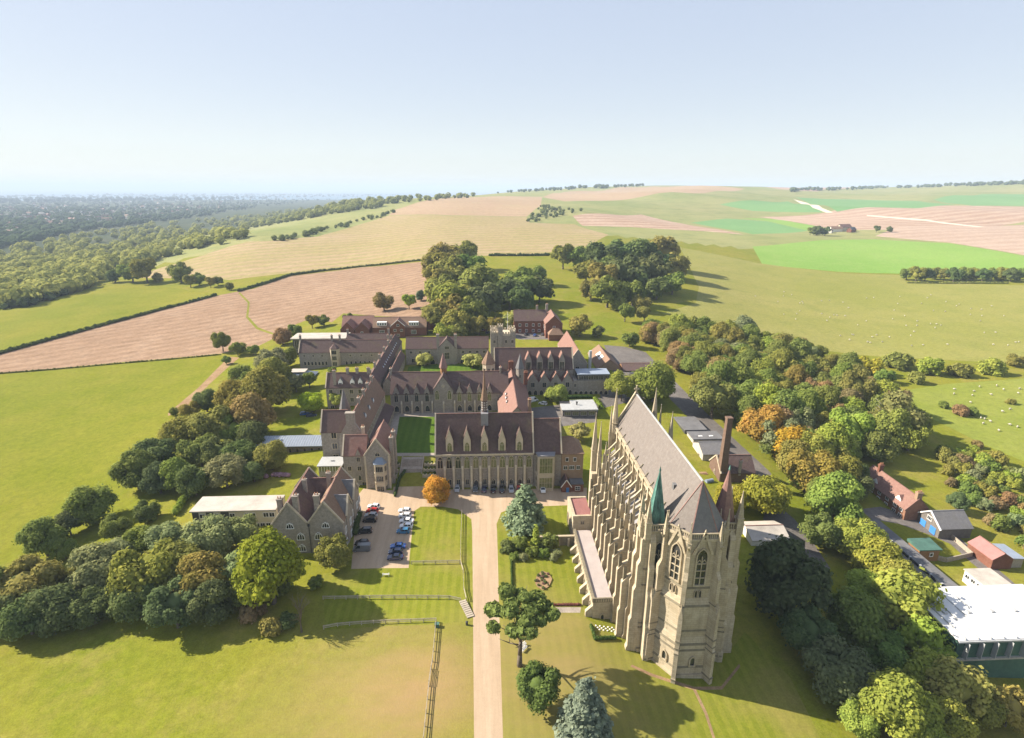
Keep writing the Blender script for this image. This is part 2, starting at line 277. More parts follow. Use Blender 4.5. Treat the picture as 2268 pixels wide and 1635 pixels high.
# ------------------------------------------------------------------ land use: (name, material, outline on the survey print, extras)
LAND = [
 ('field','grass_field',[(-215,848),(0,827),(250,806),(490,785),(500,798),(440,858),(372,918),(425,938),(385,1010),(250,1095),(130,1115),(40,1215),(0,1250),(-300,1420),(-300,900)]),
 ('field','stubble_near',[(-215,845),(0,785),(120,751),(240,718),(360,686),(480,655),(520,647),(560,640),(640,612),(800,592),(955,578),(960,650),(950,705),(840,700),(760,694),(735,714),(690,704),(640,725),(610,748),(575,765),(490,783),(250,804),(0,826)]),
 ('field','grass_field',[(-215,843),(-300,700),(0,676),(100,668),(170,650),(250,632),(330,630),(480,652),(360,684),(240,716),(120,749),(0,783)]),
 ('field','stubble_far',[(352,594),(450,565),(548,535),(598,533),(703,524),(797,497),(860,478),(1000,478),(1166,481),(1173,493),(1271,496),(1348,520),(1306,544),(1201,562),(1078,566),(951,574),(797,590),(668,602),(510,620),(422,616),(300,615)]),
 ('field','stubble_hill',[(860,477),(877,464),(920,450),(983,439),(1088,435),(1201,436),(1197,457),(1166,480),(1000,477)]),
 ('field','stubble_hill',[(1203,436),(1250,425),(1450,413),(1550,411),(1650,418),(1560,428),(1400,440),(1250,446)]),
 ('field','tilled_dark',[(1268,478),(1300,473),(1420,475),(1510,495),(1650,520),(1560,512),(1400,503),(1290,500)]),
 ('field','crop_dark',[(1530,493),(1611,484),(1699,490),(1790,511),(1667,519),(1576,502)]),
 ('field','crop_green',[(1639,483),(1717,484),(1847,509),(1792,511),(1701,490)]),
 ('field','tilled_dark',[(1681,480),(1822,472),(2033,456),(2268,458),(2500,460),(2500,490),(2268,491),(2181,502),(1963,509),(1850,509),(1752,490)]),
 ('field','tilled_pale',[(1938,523),(1991,502),(2174,500),(2268,498),(2500,496),(2500,590),(2268,565),(2103,537)]),
 ('field','crop_green',[(1667,546),(1822,532),(1935,530),(2103,539),(2268,567),(2400,590),(2400,615),(2268,608),(1991,606),(1857,602),(1688,585)]),
 ('field','crop_dark',[(1594,453),(1745,446),(1822,470),(1667,467)]),
 ('field','crop_dark',[(2068,442),(2174,430),(2268,430),(2500,430),(2500,456),(2268,456),(2156,456)]),
 ('field','crop_dark',[(1759,437),(1892,442),(2033,445),(2117,453),(1854,469)]),
 ('field','tilled_dark',[(1695,414),(1963,405),(1875,418),(1787,423)]),
 ('field','grass_pasture',[(1506,548),(1600,566),(1681,583),(1857,604),(1998,609),(2008,625),(2268,632),(2500,640),(2500,800),(2268,806),(2068,796),(1840,778),(1646,729),(1470,694),(1541,671),(1548,636)]),
 ('field','grass_lea',[(1950,872),(2100,850),(2268,838),(2450,850),(2450,1120),(2268,1022),(2180,985),(2080,935)]),
 ('path','chalk_track',[(1757,441),(1790,450),(1820,460),(1846,471),(1830,471),(1800,460),(1770,449)]),
 ('path','chalk_track',[(1920,476),(2050,486),(2180,502),(2165,503),(2050,489),(1920,478)]),
 ('path','grass_rough',[(531,647),(553,669),(550,701),(572,725),(618,742),(614,744),(568,729),(545,703),(549,671),(528,649)]),
 ('path','bare_soil',[(508,790),(530,792),(465,850),(400,915),(372,921),(372,915),(440,858)]),
 ('lawn','lawn',[(906,1258),(912,1180),(919,1130),(980,1124),(1045,1137),(1047,1250),(1048,1375),(960,1383),(720,1395),(715,1270)]),
 ('lawn','lawn',[(1115,1660),(1107,1400),(1101,1180),(1106,1142),(1140,1127),(1262,1122),(1265,1190),(1300,1370),(1345,1400),(1500,1505),(1610,1450),(1650,1400),(1750,1500),(1850,1700),(1500,1760)]),
 ('road','gravel',[(1049,1780),(1050,1635),(1048,1400),(1046,1180),(1044,1150),(1015,1128),(980,1122),(932,1122),(917,1132),(905,1258),(778,1260),(785,1180),(790,1100),(805,1082),(870,1086),(872,1078),(940,1077),(962,1084),(1245,1082),(1300,1080),(1300,1118),(1140,1123),(1110,1135),(1100,1160),(1101,1180),(1107,1400),(1114,1635),(1118,1780)]),
 ('pavement','paving',[(848,1010),(968,1010),(968,1003),(963,1003),(873,1003),(885,923),(963,923),(1120,923),(1120,912),(860,912),(852,960)]),
 ('lawn','lawn_quad',[(873,1003),(963,1003),(980,1003),(980,923),(963,923),(885,923),(880,955)]),
 ('lawn','lawn_quad',[(900,828),(1075,824),(1072,806),(985,806),(905,812)]),
 ('path','bare_soil',[(1396,1476),(1440,1497),(1535,1528),(1600,1527),(1640,1476),(1637,1470),(1597,1520),(1538,1521),(1445,1492),(1400,1472)]),
 ('path','bare_soil',[(1535,1528),(1560,1580),(1580,1640),(1586,1640),(1567,1580),(1542,1528)]),
 ('path','paving',[(1170,1358),(1285,1357),(1287,1345),(1190,1345)]),
 ('road','asphalt',[(1338,764),(1385,768),(1430,780),(1465,815),(1520,870),(1570,920),(1640,985),(1700,1040),(1740,1085),(1700,1090),(1640,1040),(1580,985),(1520,920),(1470,870),(1440,880),(1330,905),(1330,870),(1360,830)]),
 ('road','asphalt',[(1905,1128),(1950,1122),(2040,1150),(2070,1160),(2100,1175),(2130,1195),(2180,1235),(2268,1310),(2400,1420),(2340,1420),(2240,1320),(2150,1245),(2105,1205),(2060,1185),(1990,1160),(1930,1150)]),
 ('road','asphalt',[(1160,905),(1300,890),(1330,880),(1320,935),(1240,945),(1180,930)]),
 ('path','asphalt',[(1150,752),(1240,752),(1250,745),(1180,738),(1130,730),(1120,742)]),
 ('road','asphalt',[(1700,1100),(1760,1150),(1800,1200),(1840,1260),(1780,1250),(1740,1190),(1690,1150)]),
]
def densify(poly, k=0.03, lo=3.0):
    out = []
    for i in range(len(poly)):
        a,b = poly[i],poly[(i+1)%len(poly)]
        d = (b-a).length; r = min(a.length,b.length); n = max(1,int(d/max(lo,r*k)))
        out += [a.lerp(b,t/n) for t in range(n)]
    return out
def in_poly(x, y, poly):
    c = np.zeros(np.shape(x),bool); n = len(poly); j = n-1
    for i in range(n):
        xi,yi = poly[i]; xj,yj = poly[j]
        if yi != yj: c ^= ((yi > y) != (yj > y)) & (x < (xj-xi)*(y-yi)/(yj-yi)+xi)
        j = i
    return c
land_polys = []
for name,mat,px in LAND:
    w = []
    for (x,y) in px:
        p = T(x,y); p.z = 0; w.append(p)
    land_polys.append(densify([Vector((p.x,p.y)) for p in w]))
pts = []; edges = []
rng = random.Random(5)
r = 30.0; k = 0
while r < 12800:
    for i in range(-52,56):
        a = R((i+0.5*(k%2))*1.5)
        pts.append(Vector((r*math.sin(a),r*math.cos(a))))
    r += max(5.0,r*0.042); k += 1
for r in (0.1,120,600,3000,12800):
    for a in range(95,270,12): pts.append(Vector((r*math.sin(R(a)),r*math.cos(R(a)))))
for poly in land_polys:
    k0 = len(pts); pts += poly; edges += [(k0+i,k0+(i+1)%len(poly)) for i in range(len(poly))]
cv,ce,cf,_,_,_ = delaunay_2d_cdt(pts,edges,[],0,0.05)
cv = np.array([tuple(v) for v in cv]); cf = np.array([f for f in cf if len(f)==3])
cen = cv[cf].mean(axis=1)
owner = np.full(len(cf),-1)
for i,poly in enumerate(land_polys): owner[in_poly(cen[:,0],cen[:,1],[tuple(p) for p in poly])] = i
cz = zt_arr(cv[:,0],cv[:,1])
rc = np.hypot(cen[:,0],cen[:,1]); zc = cz[cf].mean(axis=1)
owner[(owner<0)&(rc>1000)&(zc>-25)] = -2
owner[(owner<0)&(zc<=-25)] = -3
def land_obj(name, mat, mask):
    f = cf[mask]
    if not len(f): return
    ids,inv = np.unique(f,return_inverse=True); inv = inv.reshape(f.shape)
    v = np.column_stack([cv[ids],cz[ids]])
    a,b,c = v[inv[:,0]],v[inv[:,1]],v[inv[:,2]]
    flip = np.cross(b-a,c-a)[:,2] < 0; inv[flip] = inv[flip][:,::-1]
    o = link(name, mesh_from(name,v.tolist(),inv.tolist(),mat,True)); o['kind'] = 'structure'; return o
two_noise('plain_land',(0.035,0.05,0.025),(0.06,0.075,0.035),(0.12,0.11,0.07),0.0018,0.012,fac2=0.7)
land_obj('ground','grass_rough',owner==-1); land_obj('hills','grass_down',owner==-2); land_obj('plain','plain_land',owner==-3)
for i,(name,mat,px) in enumerate(LAND): land_obj(name,mat,owner==i)
m,n,l,b = new_mat('sea'); b.inputs['Base Color'].default_value = (0.06,0.14,0.2,1); b.inputs['Roughness'].default_value = 0.35
bp = N(n,'ShaderNodeBump'); bp.inputs['Strength'].default_value = 0.5; bp.inputs['Distance'].default_value = 3; l.new(noise_tex(n,l,mapped(n,l),0.02,5),bp.inputs['Height']); l.new(bp.outputs[0],b.inputs['Normal'])
mb = MB(); mb.add([(70000*math.cos(R(a)),70000*math.sin(R(a)),-45) for a in range(0,360,10)],[tuple(range(36))])
o = mb.build('sea','sea'); o['kind'] = 'structure'
# ------------------------------------------------------------------ building materials
def masonry(name, c1, c2, c3, s=0.5, course=0.0, rough=0.9, bump=0.4, streak=0.35, dark=(0.08,0.075,0.06)):
    m,n,l,b = new_mat(name); v = mapped(n,l)
    r1 = ramp(n,[(0.3,c1),(0.5,c2),(0.72,c3)]); l.new(noise_tex(n,l,v,s,6,0.8),r1.inputs[0])
    vs_ = mapped(n,l,(1,1,0.12)); mr = N(n,'ShaderNodeMapRange'); mr.inputs[1].default_value = 0.5; mr.inputs[2].default_value = 0.75; mr.inputs[4].default_value = streak
    l.new(noise_tex(n,l,vs_,0.55,5,0.7),mr.inputs[0]); c = mixc(n,l,r1.outputs[0],dark,mr.outputs[0])
    nz = noise_tex(n,l,v,5.0,3,0.7); hs = nz
    if course:
        w = N(n,'ShaderNodeTexBrick'); w.inputs['Scale'].default_value = 1.0; w.inputs['Mortar Size'].default_value = 0.035
        w.inputs['Brick Width'].default_value = course*2.2; w.inputs['Row Height'].default_value = course
        w.inputs['Color1'].default_value = (1,1,1,1); w.inputs['Color2'].default_value = (0.82,0.82,0.82,1); w.inputs['Mortar'].default_value = (0.6,0.6,0.6,1)
        g = n.new('ShaderNodeNewGeometry'); sx = n.new('ShaderNodeSeparateXYZ'); l.new(g.outputs['Position'],sx.inputs[0])
        ad = N(n,'ShaderNodeMath',operation='ADD'); l.new(sx.outputs[0],ad.inputs[0]); l.new(sx.outputs[1],ad.inputs[1])
        cx = n.new('ShaderNodeCombineXYZ'); l.new(ad.outputs[0],cx.inputs[0]); l.new(sx.outputs[2],cx.inputs[1]); l.new(cx.outputs[0],w.inputs['Vector'])
        c = mixc(n,l,c,w.outputs['Color'],0.7,'MULTIPLY')
    l.new(c,b.inputs['Base Color']); b.inputs['Roughness'].default_value = rough; b.inputs['Specular IOR Level'].default_value = 0.2
    bp = N(n,'ShaderNodeBump'); bp.inputs['Strength'].default_value = bump; bp.inputs['Distance'].default_value = 0.05; l.new(hs,bp.inputs['Height']); l.new(bp.outputs[0],b.inputs['Normal'])
    return m
masonry('chapel_stone',(0.35,0.29,0.195),(0.445,0.375,0.265),(0.52,0.455,0.34),0.35,0.55,streak=0.42,dark=(0.16,0.135,0.09))
masonry('chapel_dark',(0.13,0.115,0.08),(0.19,0.165,0.115),(0.26,0.225,0.155),0.6,streak=0.4)
masonry('flint',(0.20,0.175,0.148),(0.29,0.255,0.215),(0.395,0.35,0.30),1.4,streak=0.3)
masonry('dressed_stone',(0.40,0.335,0.235),(0.48,0.41,0.30),(0.54,0.47,0.36),0.8,streak=0.25,dark=(0.22,0.19,0.14))
masonry('brick_red',(0.19,0.075,0.05),(0.245,0.105,0.07),(0.30,0.15,0.105),0.8,0.075,streak=0.2)
masonry('brick_buff',(0.34,0.225,0.14),(0.42,0.29,0.19),(0.47,0.34,0.235),0.8,0.075,streak=0.2,dark=(0.25,0.17,0.11))
masonry('brick_brown',(0.15,0.095,0.068),(0.20,0.13,0.095),(0.25,0.17,0.125),0.8,0.075,streak=0.2)
masonry('brick_grey',(0.16,0.14,0.125),(0.21,0.19,0.17),(0.26,0.235,0.21),0.8,0.09,streak=0.2)
masonry('render_white',(0.60,0.57,0.51),(0.68,0.65,0.59),(0.73,0.70,0.65),0.4,streak=0.15,bump=0.1,dark=(0.45,0.42,0.36))
masonry('render_cream',(0.55,0.49,0.35),(0.60,0.54,0.40),(0.64,0.58,0.45),0.4,streak=0.15,bump=0.1,dark=(0.40,0.36,0.26))
masonry('tile_hung',(0.21,0.10,0.065),(0.265,0.14,0.09),(0.32,0.18,0.12),0.9,0.2,streak=0.15)
def tiles(name, c1, c2, c3, row=0.28, moss=(0.15,0.135,0.055), mfac=0.6, rough=0.85, spec=0.25):
    m,n,l,b = new_mat(name); v = mapped(n,l)
    r1 = ramp(n,[(0.3,c1),(0.5,c2),(0.7,c3)]); l.new(noise_tex(n,l,v,1.1,6,0.85),r1.inputs[0])
    mr = N(n,'ShaderNodeMapRange'); mr.inputs[1].default_value = 0.52; mr.inputs[2].default_value = 0.75; mr.inputs[4].default_value = mfac
    vv = mapped(n,l,(1,1,0.25)); l.new(noise_tex(n,l,vv,0.22,6,0.75),mr.inputs[0]); c = mixc(n,l,r1.outputs[0],moss,mr.outputs[0])
    g = n.new('ShaderNodeNewGeometry'); sx = n.new('ShaderNodeSeparateXYZ'); l.new(g.outputs['Position'],sx.inputs[0])
    fr = N(n,'ShaderNodeMath',operation='FRACT'); mu = N(n,'ShaderNodeMath',operation='MULTIPLY'); mu.inputs[1].default_value = 1/row; l.new(sx.outputs[2],mu.inputs[0]); l.new(mu.outputs[0],fr.inputs[0])
    bp = N(n,'ShaderNodeBump'); bp.inputs['Strength'].default_value = 0.6; bp.inputs['Distance'].default_value = 0.05; l.new(fr.outputs[0],bp.inputs['Height'])
    b2 = N(n,'ShaderNodeBump'); b2.inputs['Strength'].default_value = 0.5; b2.inputs['Distance'].default_value = 0.06; l.new(noise_tex(n,l,v,3.5,3,0.7),b2.inputs['Height']); l.new(bp.outputs[0],b2.inputs['Normal'])
    l.new(b2.outputs[0],b.inputs['Normal']); l.new(c,b.inputs['Base Color']); b.inputs['Roughness'].default_value = rough; b.inputs['Specular IOR Level'].default_value = spec
    return m
tiles('roof_tile',(0.08,0.052,0.048),(0.11,0.072,0.065),(0.155,0.105,0.092))
tiles('roof_red',(0.165,0.088,0.07),(0.215,0.12,0.096),(0.27,0.165,0.135),mfac=0.25)
tiles('roof_brown',(0.17,0.105,0.07),(0.22,0.14,0.095),(0.28,0.18,0.125),mfac=0.3)
tiles('roof_slate',(0.12,0.115,0.115),(0.155,0.15,0.15),(0.20,0.19,0.185),mfac=0.25,rough=0.65,spec=0.35)
tiles('chapel_roof',(0.12,0.102,0.09),(0.155,0.133,0.118),(0.20,0.178,0.16),row=0.6,mfac=0.3,moss=(0.145,0.105,0.085),rough=0.55,spec=0.4)
def plain(name, c, rough=0.6, metal=0.0, var=0.12, s=0.7, spec=0.4):
    m,n,l,b = new_mat(name); v = mapped(n,l); lo = tuple(x*(1-var) for x in c); hi = tuple(min(1,x*(1+var)) for x in c)
    r1 = ramp(n,[(0.3,lo),(0.7,hi)]); l.new(noise_tex(n,l,v,s,5,0.7),r1.inputs[0]); l.new(r1.outputs[0],b.inputs['Base Color'])
    b.inputs['Roughness'].default_value = rough; b.inputs['Metallic'].default_value = metal; b.inputs['Specular IOR Level'].default_value = spec; return m
plain('lead',(0.21,0.205,0.215),0.5); plain('lead_blue',(0.20,0.24,0.30),0.5); plain('metal_pale',(0.38,0.385,0.38),0.45); plain('metal_blue',(0.24,0.28,0.34),0.4)
plain('membrane_white',(0.62,0.61,0.59),0.6,var=0.05); plain('felt_grey',(0.13,0.128,0.13),0.85,var=0.25,s=0.25); plain('felt_pink',(0.37,0.32,0.30),0.85,var=0.10,s=0.3); plain('felt_pale',(0.40,0.36,0.31),0.85,var=0.22,s=0.2)
plain('sheet_red',(0.32,0.15,0.135),0.55,var=0.12); plain('white_paint',(0.78,0.77,0.74),0.5,var=0.05); plain('blue_door',(0.05,0.20,0.50),0.5); plain('wood_brown',(0.25,0.13,0.055),0.7,var=0.25,s=3); plain('wood_grey',(0.33,0.28,0.22),0.85,var=0.25,s=2)
plain('dark_panel',(0.055,0.055,0.06),0.5); plain('green_sheet',(0.06,0.13,0.10),0.6,var=0.3,s=0.3); plain('iron',(0.04,0.04,0.042),0.6); plain('terracotta',(0.42,0.20,0.11),0.8); plain('concrete',(0.40,0.37,0.33),0.9,var=0.2)
plain('copper_red',(0.22,0.125,0.105),0.55,var=0.25,s=1.5)
m,n,l,b = new_mat('copper'); v = mapped(n,l,(1,1,0.18)); r1 = ramp(n,[(0.35,(0.02,0.05,0.045)),(0.52,(0.055,0.15,0.125)),(0.7,(0.17,0.33,0.275))]); l.new(noise_tex(n,l,v,1.2,5,0.75),r1.inputs[0]); l.new(r1.outputs[0],b.inputs['Base Color']); b.inputs['Roughness'].default_value = 0.6
m,n,l,b = new_mat('glass'); v = mapped(n,l); r1 = ramp(n,[(0.3,(0.012,0.014,0.016)),(0.7,(0.045,0.05,0.05))]); l.new(noise_tex(n,l,v,0.9,3),r1.inputs[0]); l.new(r1.outputs[0],b.inputs['Base Color']); b.inputs['Roughness'].default_value = 0.12; b.inputs['Specular IOR Level'].default_value = 0.6
m,n,l,b = new_mat('glass_green'); r1 = ramp(n,[(0.3,(0.10,0.11,0.05)),(0.7,(0.22,0.22,0.10))]); l.new(noise_tex(n,l,mapped(n,l),1.2,3),r1.inputs[0]); l.new(r1.outputs[0],b.inputs['Base Color']); b.inputs['Roughness'].default_value = 0.2  # paler greenish glass; the tone is in its base colour, nothing glows
# ------------------------------------------------------------------ building kit (local axes: x along the front, y away from it, z up)
_wc = {}
def arch_outline(w, h, n=5, k=1.0):
    a = w/2; rr = w*k; hs = h-math.sqrt(max(rr*rr-(rr-a)**2,0.01)); cx = a-rr
    pts = [(-a,0),(a,0)]
    for i in range(n+1):
        t = math.acos(min(1,(0-cx)/rr))*i/n; pts.append((cx+rr*math.cos(t),hs+rr*math.sin(t)))
    pts += [(-x,z) for x,z in pts[2:-1][::-1]]
    return pts
def round_outline(w, h, n=8):
    a = w/2; return [(-a,0),(a,0)]+[(a*math.cos(math.pi*i/n),h-a+a*math.sin(math.pi*i/n)) for i in range(n+1)]
def window_meshes(kind, w, h, lights, fm, gm, fr, depth, bars):
    key = (kind,round(w,2),round(h,2),lights,fm,gm,fr,depth,bars)
    if key in _wc: return _wc[key]
    def outline(w_, h_): return {'arch':lambda: arch_outline(w_,h_),'round':lambda: round_outline(w_,h_),'rect':lambda: [(-w_/2,0),(w_/2,0),(w_/2,h_),(-w_/2,h_)]}[kind]()
    inn = outline(w,h); out = outline(w+2*fr,h+2*fr); out = [(x,z-fr) for x,z in out]
    n = len(inn); mb = MB(); y0,y1 = 0.02,-depth
    vs_ = [(x,y1,z) for x,z in inn]+[(x,y1,z) for x,z in out]+[(x,y0,z) for x,z in inn]+[(x,y0,z) for x,z in out]
    fs = []
    for i in range(n):
        j = (i+1)%n; fs += [(i,j,n+j,n+i),(n+i,n+j,3*n+j,3*n+i),(2*n+i,2*n+j,j,i)]
    mb.add(vs_,fs); mt = max(0.07,fr*0.55)
    for k in range(1,lights):
        x = -w/2+w*k/lights; top = h*(0.80 if kind != 'rect' else 1.0); mb.box(x-mt/2,x+mt/2,-depth*0.8,-0.03,0.01,top)
    for k in range(bars): z = h*(k+1)/(bars+1)*(0.8 if kind != 'rect' else 1); mb.box(-w/2+0.01,w/2-0.01,-depth*0.7,-0.032,z-mt/2,z+mt/2)
    if kind == 'arch' and lights > 1:
        for k in range(lights):                                   # small arches of the tracery
            x = -w/2+w*(k+0.5)/lights; ww = w/lights; zz = h*0.62
            mb.bar((x-ww/2,-depth*0.5,zz),(x,-depth*0.5,zz+ww*0.8),0.09,depth*0.5); mb.bar((x+ww/2,-depth*0.5,zz),(x,-depth*0.5,zz+ww*0.8),0.09,depth*0.5)
    f = mb.mesh('window_frame',fm)
    p = MB(); p.add([(x,-0.028,z) for x,z in inn],[tuple(range(n))]); g = p.mesh('window_pane',gm)
    for fc in g.polygons: pass
    _wc[key] = (f,g); return f,g
class Bld:
    def __init__(s, name, label, cat, loc, rotz=0.0, L=10, W=10, group=None):
        s.o = empty(name,loc,rotz,label,cat,group); s.L = L; s.W = W
    def part(s, mb, name, mat, parent=None, smooth=False, label=None):
        o = mb.build(name,mat,parent or s.o,smooth=smooth)
        if label: o['label'] = label
        return o
    def body(s, L, W, eave, ridge, wall, roof, x0=0, y0=0, axis='x', below=3.0, over=0.3, hipl=0, hipr=0, coping=None, t=0.22, endo=0.1):
        """a gabled (or hipped) range; axis is the ridge direction"""
        def tr(p): return (x0+p[0],y0+p[1],p[2]) if axis == 'x' else (x0+p[1],y0+p[0],p[2])
        if axis == 'y': L,W = W,L
        mb = MB(); g = ridge-0.12
        A = [(hx,hy,hz) for hx in (0,L) for hy,hz in ((0,-below),(W,-below),(W,eave),(W/2,g),(0,eave))]
        if hipl: A[3] = (0,W/2,eave)
        if hipr: A[8] = (L,W/2,eave)
        fs = [(0,1,2,3,4),(9,8,7,6,5),(0,4,9,5),(1,6,7,2)]
        mb.add([tr(p) for p in A],fs); wl_ = s.part(mb,'wall',wall)
        mb = MB(); sl = math.hypot(W/2,ridge-eave); nz = (W/2)/sl; ny = (ridge-eave)/sl; ex = over*ny; ez = over*nz*0
        oz = over*(ridge-eave)/(W/2)
        xl,xr = -endo,L+endo
        rl,rr_ = (hipl if hipl else -endo),(L-hipr if hipr else L+endo)
        if hipl: xl = -over
        if hipr: xr = L+over
        e0 = [(xl,-over,eave-oz),(xr,-over,eave-oz),(rr_,W/2,ridge),(rl,W/2,ridge)]
        e1 = [(xl,W+over,eave-oz),(xr,W+over,eave-oz),(rr_,W/2,ridge),(rl,W/2,ridge)]
        for q in (e0,e1): mb.hexa([tr((p[0],p[1],p[2]+0.03)) for p in q],[tr((p[0],p[1],p[2]+t+0.03)) for p in q])
        if hipl: q = [(xl,-over,eave-oz),(xl,W+over,eave-oz),(rl,W/2,ridge)]; mb.hexa([tr((p[0],p[1],p[2]+0.031)) for p in q],[tr((p[0],p[1],p[2]+t+0.031)) for p in q])
        if hipr: q = [(xr,-over,eave-oz),(xr,W+over,eave-oz),(rr_,W/2,ridge)]; mb.hexa([tr((p[0],p[1],p[2]+0.031)) for p in q],[tr((p[0],p[1],p[2]+t+0.031)) for p in q])
        rf = s.part(mb,'roof',roof)
        mb = MB(); mb.bar(tr((rl,W/2,ridge+t+0.05)),tr((rr_,W/2,ridge+t+0.05)),0.3,0.16); s.part(mb,'ridge_tiles','roof_red' if 'slate' not in roof else 'lead',rf)
        if coping:
            for end in coping:
                xx = 0 if end == 'l' else L; mb = MB()
                for yy,zz in ((-over-0.05,eave-oz),(W+over+0.05,eave-oz)): mb.bar(tr((xx,yy,zz+t+0.12)),tr((xx,W/2,ridge+t+0.16)),0.5,0.42)
                s.part(mb,'gable_coping','dressed_stone')
        return wl_,rf
    def win(s, x, z, w, h, face='front', kind='rect', lights=2, fm='dressed_stone', gm='glass', fr=0.14, depth=0.16, off=None, bars=0, parent=None, name='window'):
        f,g = window_meshes(kind,w,h,lights,fm,gm,fr,depth,bars)
        p,r = {'front':((x,off or 0,z),0),'back':((x,s.W if off is None else off,z),math.pi),'left':((off or 0,x,z),-math.pi/2),'right':((s.L if off is None else off,x,z),math.pi/2)}[face]
        o = link(name,f,parent or s.o,p,r); link('pane',g,o); return o
    def chimney(s, x, y, z0, z1, w=1.0, d=1.0, mat='flint', pots=2):
        mb = MB(); mb.box(x-w/2,x+w/2,y-d/2,y+d/2,z0,z1-0.35); mb.box(x-w/2-0.13,x+w/2+0.13,y-d/2-0.13,y+d/2+0.13,z1-0.35,z1)
        mb.box(x-w/2-0.06,x+w/2+0.06,y-d/2-0.06,y+d/2+0.06,z1-0.8,z1-0.62)
        o = s.part(mb,'chimney',mat)
        for i in range(pots):
            mb = MB(); q = (i-(pots-1)/2); cx_,cy_2 = (x+q*w/pots,y) if w >= d else (x,y+q*d/pots)
            mb.cone((cx_,cy_2),0.17,0.13,z1,z1+0.7,8); s.part(mb,'chimney_pot','terracotta',o)
        return o
    def dormer(s, x, y0, z0, w, h, gh, depth, wall='dressed_stone', roof='roof_tile', kind='arch', ww=None, wh=None, lights=2, gm='glass', parapet=0.0, face='front'):
        """gabled dormer whose front stands at y0 (front side) with sill z0"""
        if face == 'front': base = empty_part('dormer',s.o,(x,y0,z0),0)
        elif face == 'back': base = empty_part('dormer',s.o,(x,y0,z0),math.pi)
        elif face == 'left': base = empty_part('dormer',s.o,(x,y0,z0),-math.pi/2)
        else: base = empty_part('dormer',s.o,(x,y0,z0),math.pi/2)
        mb = MB(); mb.poly([(-w/2,0),(w/2,0),(w/2,h),(0,h+gh),(-w/2,h)],'y',0,depth*0.55); mb.box(-w/2,w/2,0.01,depth,-0.02,h*0.98)
        me = mb.mesh('dormer',wall); base.data = None
        o = base; ww = ww or w*0.62; wh = wh or h*0.95
        link('dormer_wall',me,o)
        mb = MB(); 
        for sg in (-1,1): mb.hexa([(sg*(w/2+0.15),0.12,h-0.12),(0,0.12,h+gh+0.03),(0,depth,h+gh+0.03),(sg*(w/2+0.15),depth,h-0.12)],[(sg*(w/2+0.15),0.12,h+0.06),(0,0.12,h+gh+0.22),(0,depth,h+gh+0.22),(sg*(w/2+0.15),depth,h+0.06)])
        link('dormer_roof',mb.mesh('dormer_roof',roof),o)
        f,g = window_meshes(kind,ww,wh,lights,'dressed_stone' if wall != 'white_paint' else 'white_paint',gm,0.1,0.12,0)
        wo = link('window',f,o,(0,0,0.12)); wo2 = link('window_pane',g,o,(0,0,0.12))
        return o
def empty_part(name, parent, loc, rotz):
    o = link(name,None,parent,loc,rotz); o.empty_display_size = 0.5; return o
# ------------------------------------------------------------------ the chapel
CH = Bld('chapel','huge pale stone Gothic chapel with rows of stepped buttresses and steep grey roof','chapel',(45.2,101,-4))
c = CH; CS,CD = 'chapel_stone','chapel_dark'
EV,RG,HW,LEN = 35.6,46.4,5.6,52.5
AP = [(-6.2,0.5),(-2.95,-3.9),(2.95,-3.9),(6.2,0.5)]
mb = MB(); mb.poly([(-5.5,-4),(5.5,-4),(5.5,EV),(0,RG-0.4),(-5.5,EV)],'y',0.3,LEN); c.part(mb,'nave_wall',CS)
mb = MB(); mb.poly(AP+[(5.5,0.7),(-5.5,0.7)],'z',-4,EV)
TIER = ((1.20,-4,9.6,1.12,11.2),(1.12,-4,19.6,1.0,21.0))
for k1,z0,z1,k2,z2 in TIER:
    def ring(k_): return [(x*k_,(y-0.2)*k_+0.2) for x,y in AP]
    mb.hexa([(x,y,z0) for x,y in ring(k1)],[(x,y,z1) for x,y in ring(k1)]); mb.hexa([(x,y,z1) for x,y in ring(k1)],[(x,y,z2) for x,y in ring(k2)])
c.part(mb,'apse_wall',CS)
mb = MB()
for sg in (-1,1):
    q = [(sg*(HW+0.25),0.2,EV+0.1),(0,0.2,RG),(0,LEN-0.4,RG),(sg*(HW+0.25),LEN-0.4,EV+0.1)]; mb.hexa(q,[(p[0],p[1],p[2]+0.3) for p in q])
roof = c.part(mb,'nave_roof','chapel_roof')
for i in range(3):
    a,b_ = AP[i],AP[i+1]; s_ = 1.02; mb = MB()
    q = [(a[0]*s_,a[1]*s_,EV+0.1),(b_[0]*s_,b_[1]*s_,EV+0.1),(0,0.2,RG)]; mb.hexa(q,[(p[0],p[1],p[2]+0.3) for p in q]); c.part(mb,'apse_roof','roof_slate' if i else 'chapel_roof')
mb = MB(); mb.bar((0,0.2,RG+0.35),(0,LEN-0.3,RG+0.35),0.35,0.25); c.part(mb,'ridge_capping','metal_pale',roof)
mb = MB()
for x,y in AP: mb.bar((x,y,EV+0.45),(0,0.2,RG+0.35),0.22,0.16)
c.part(mb,'hip_rolls','copper_red')
mb = MB(); mb.box(-3.3,-2.3,7.2,8.3,EV+3.2,EV+6.4); c.part(mb,'roof_hatch','felt_grey')
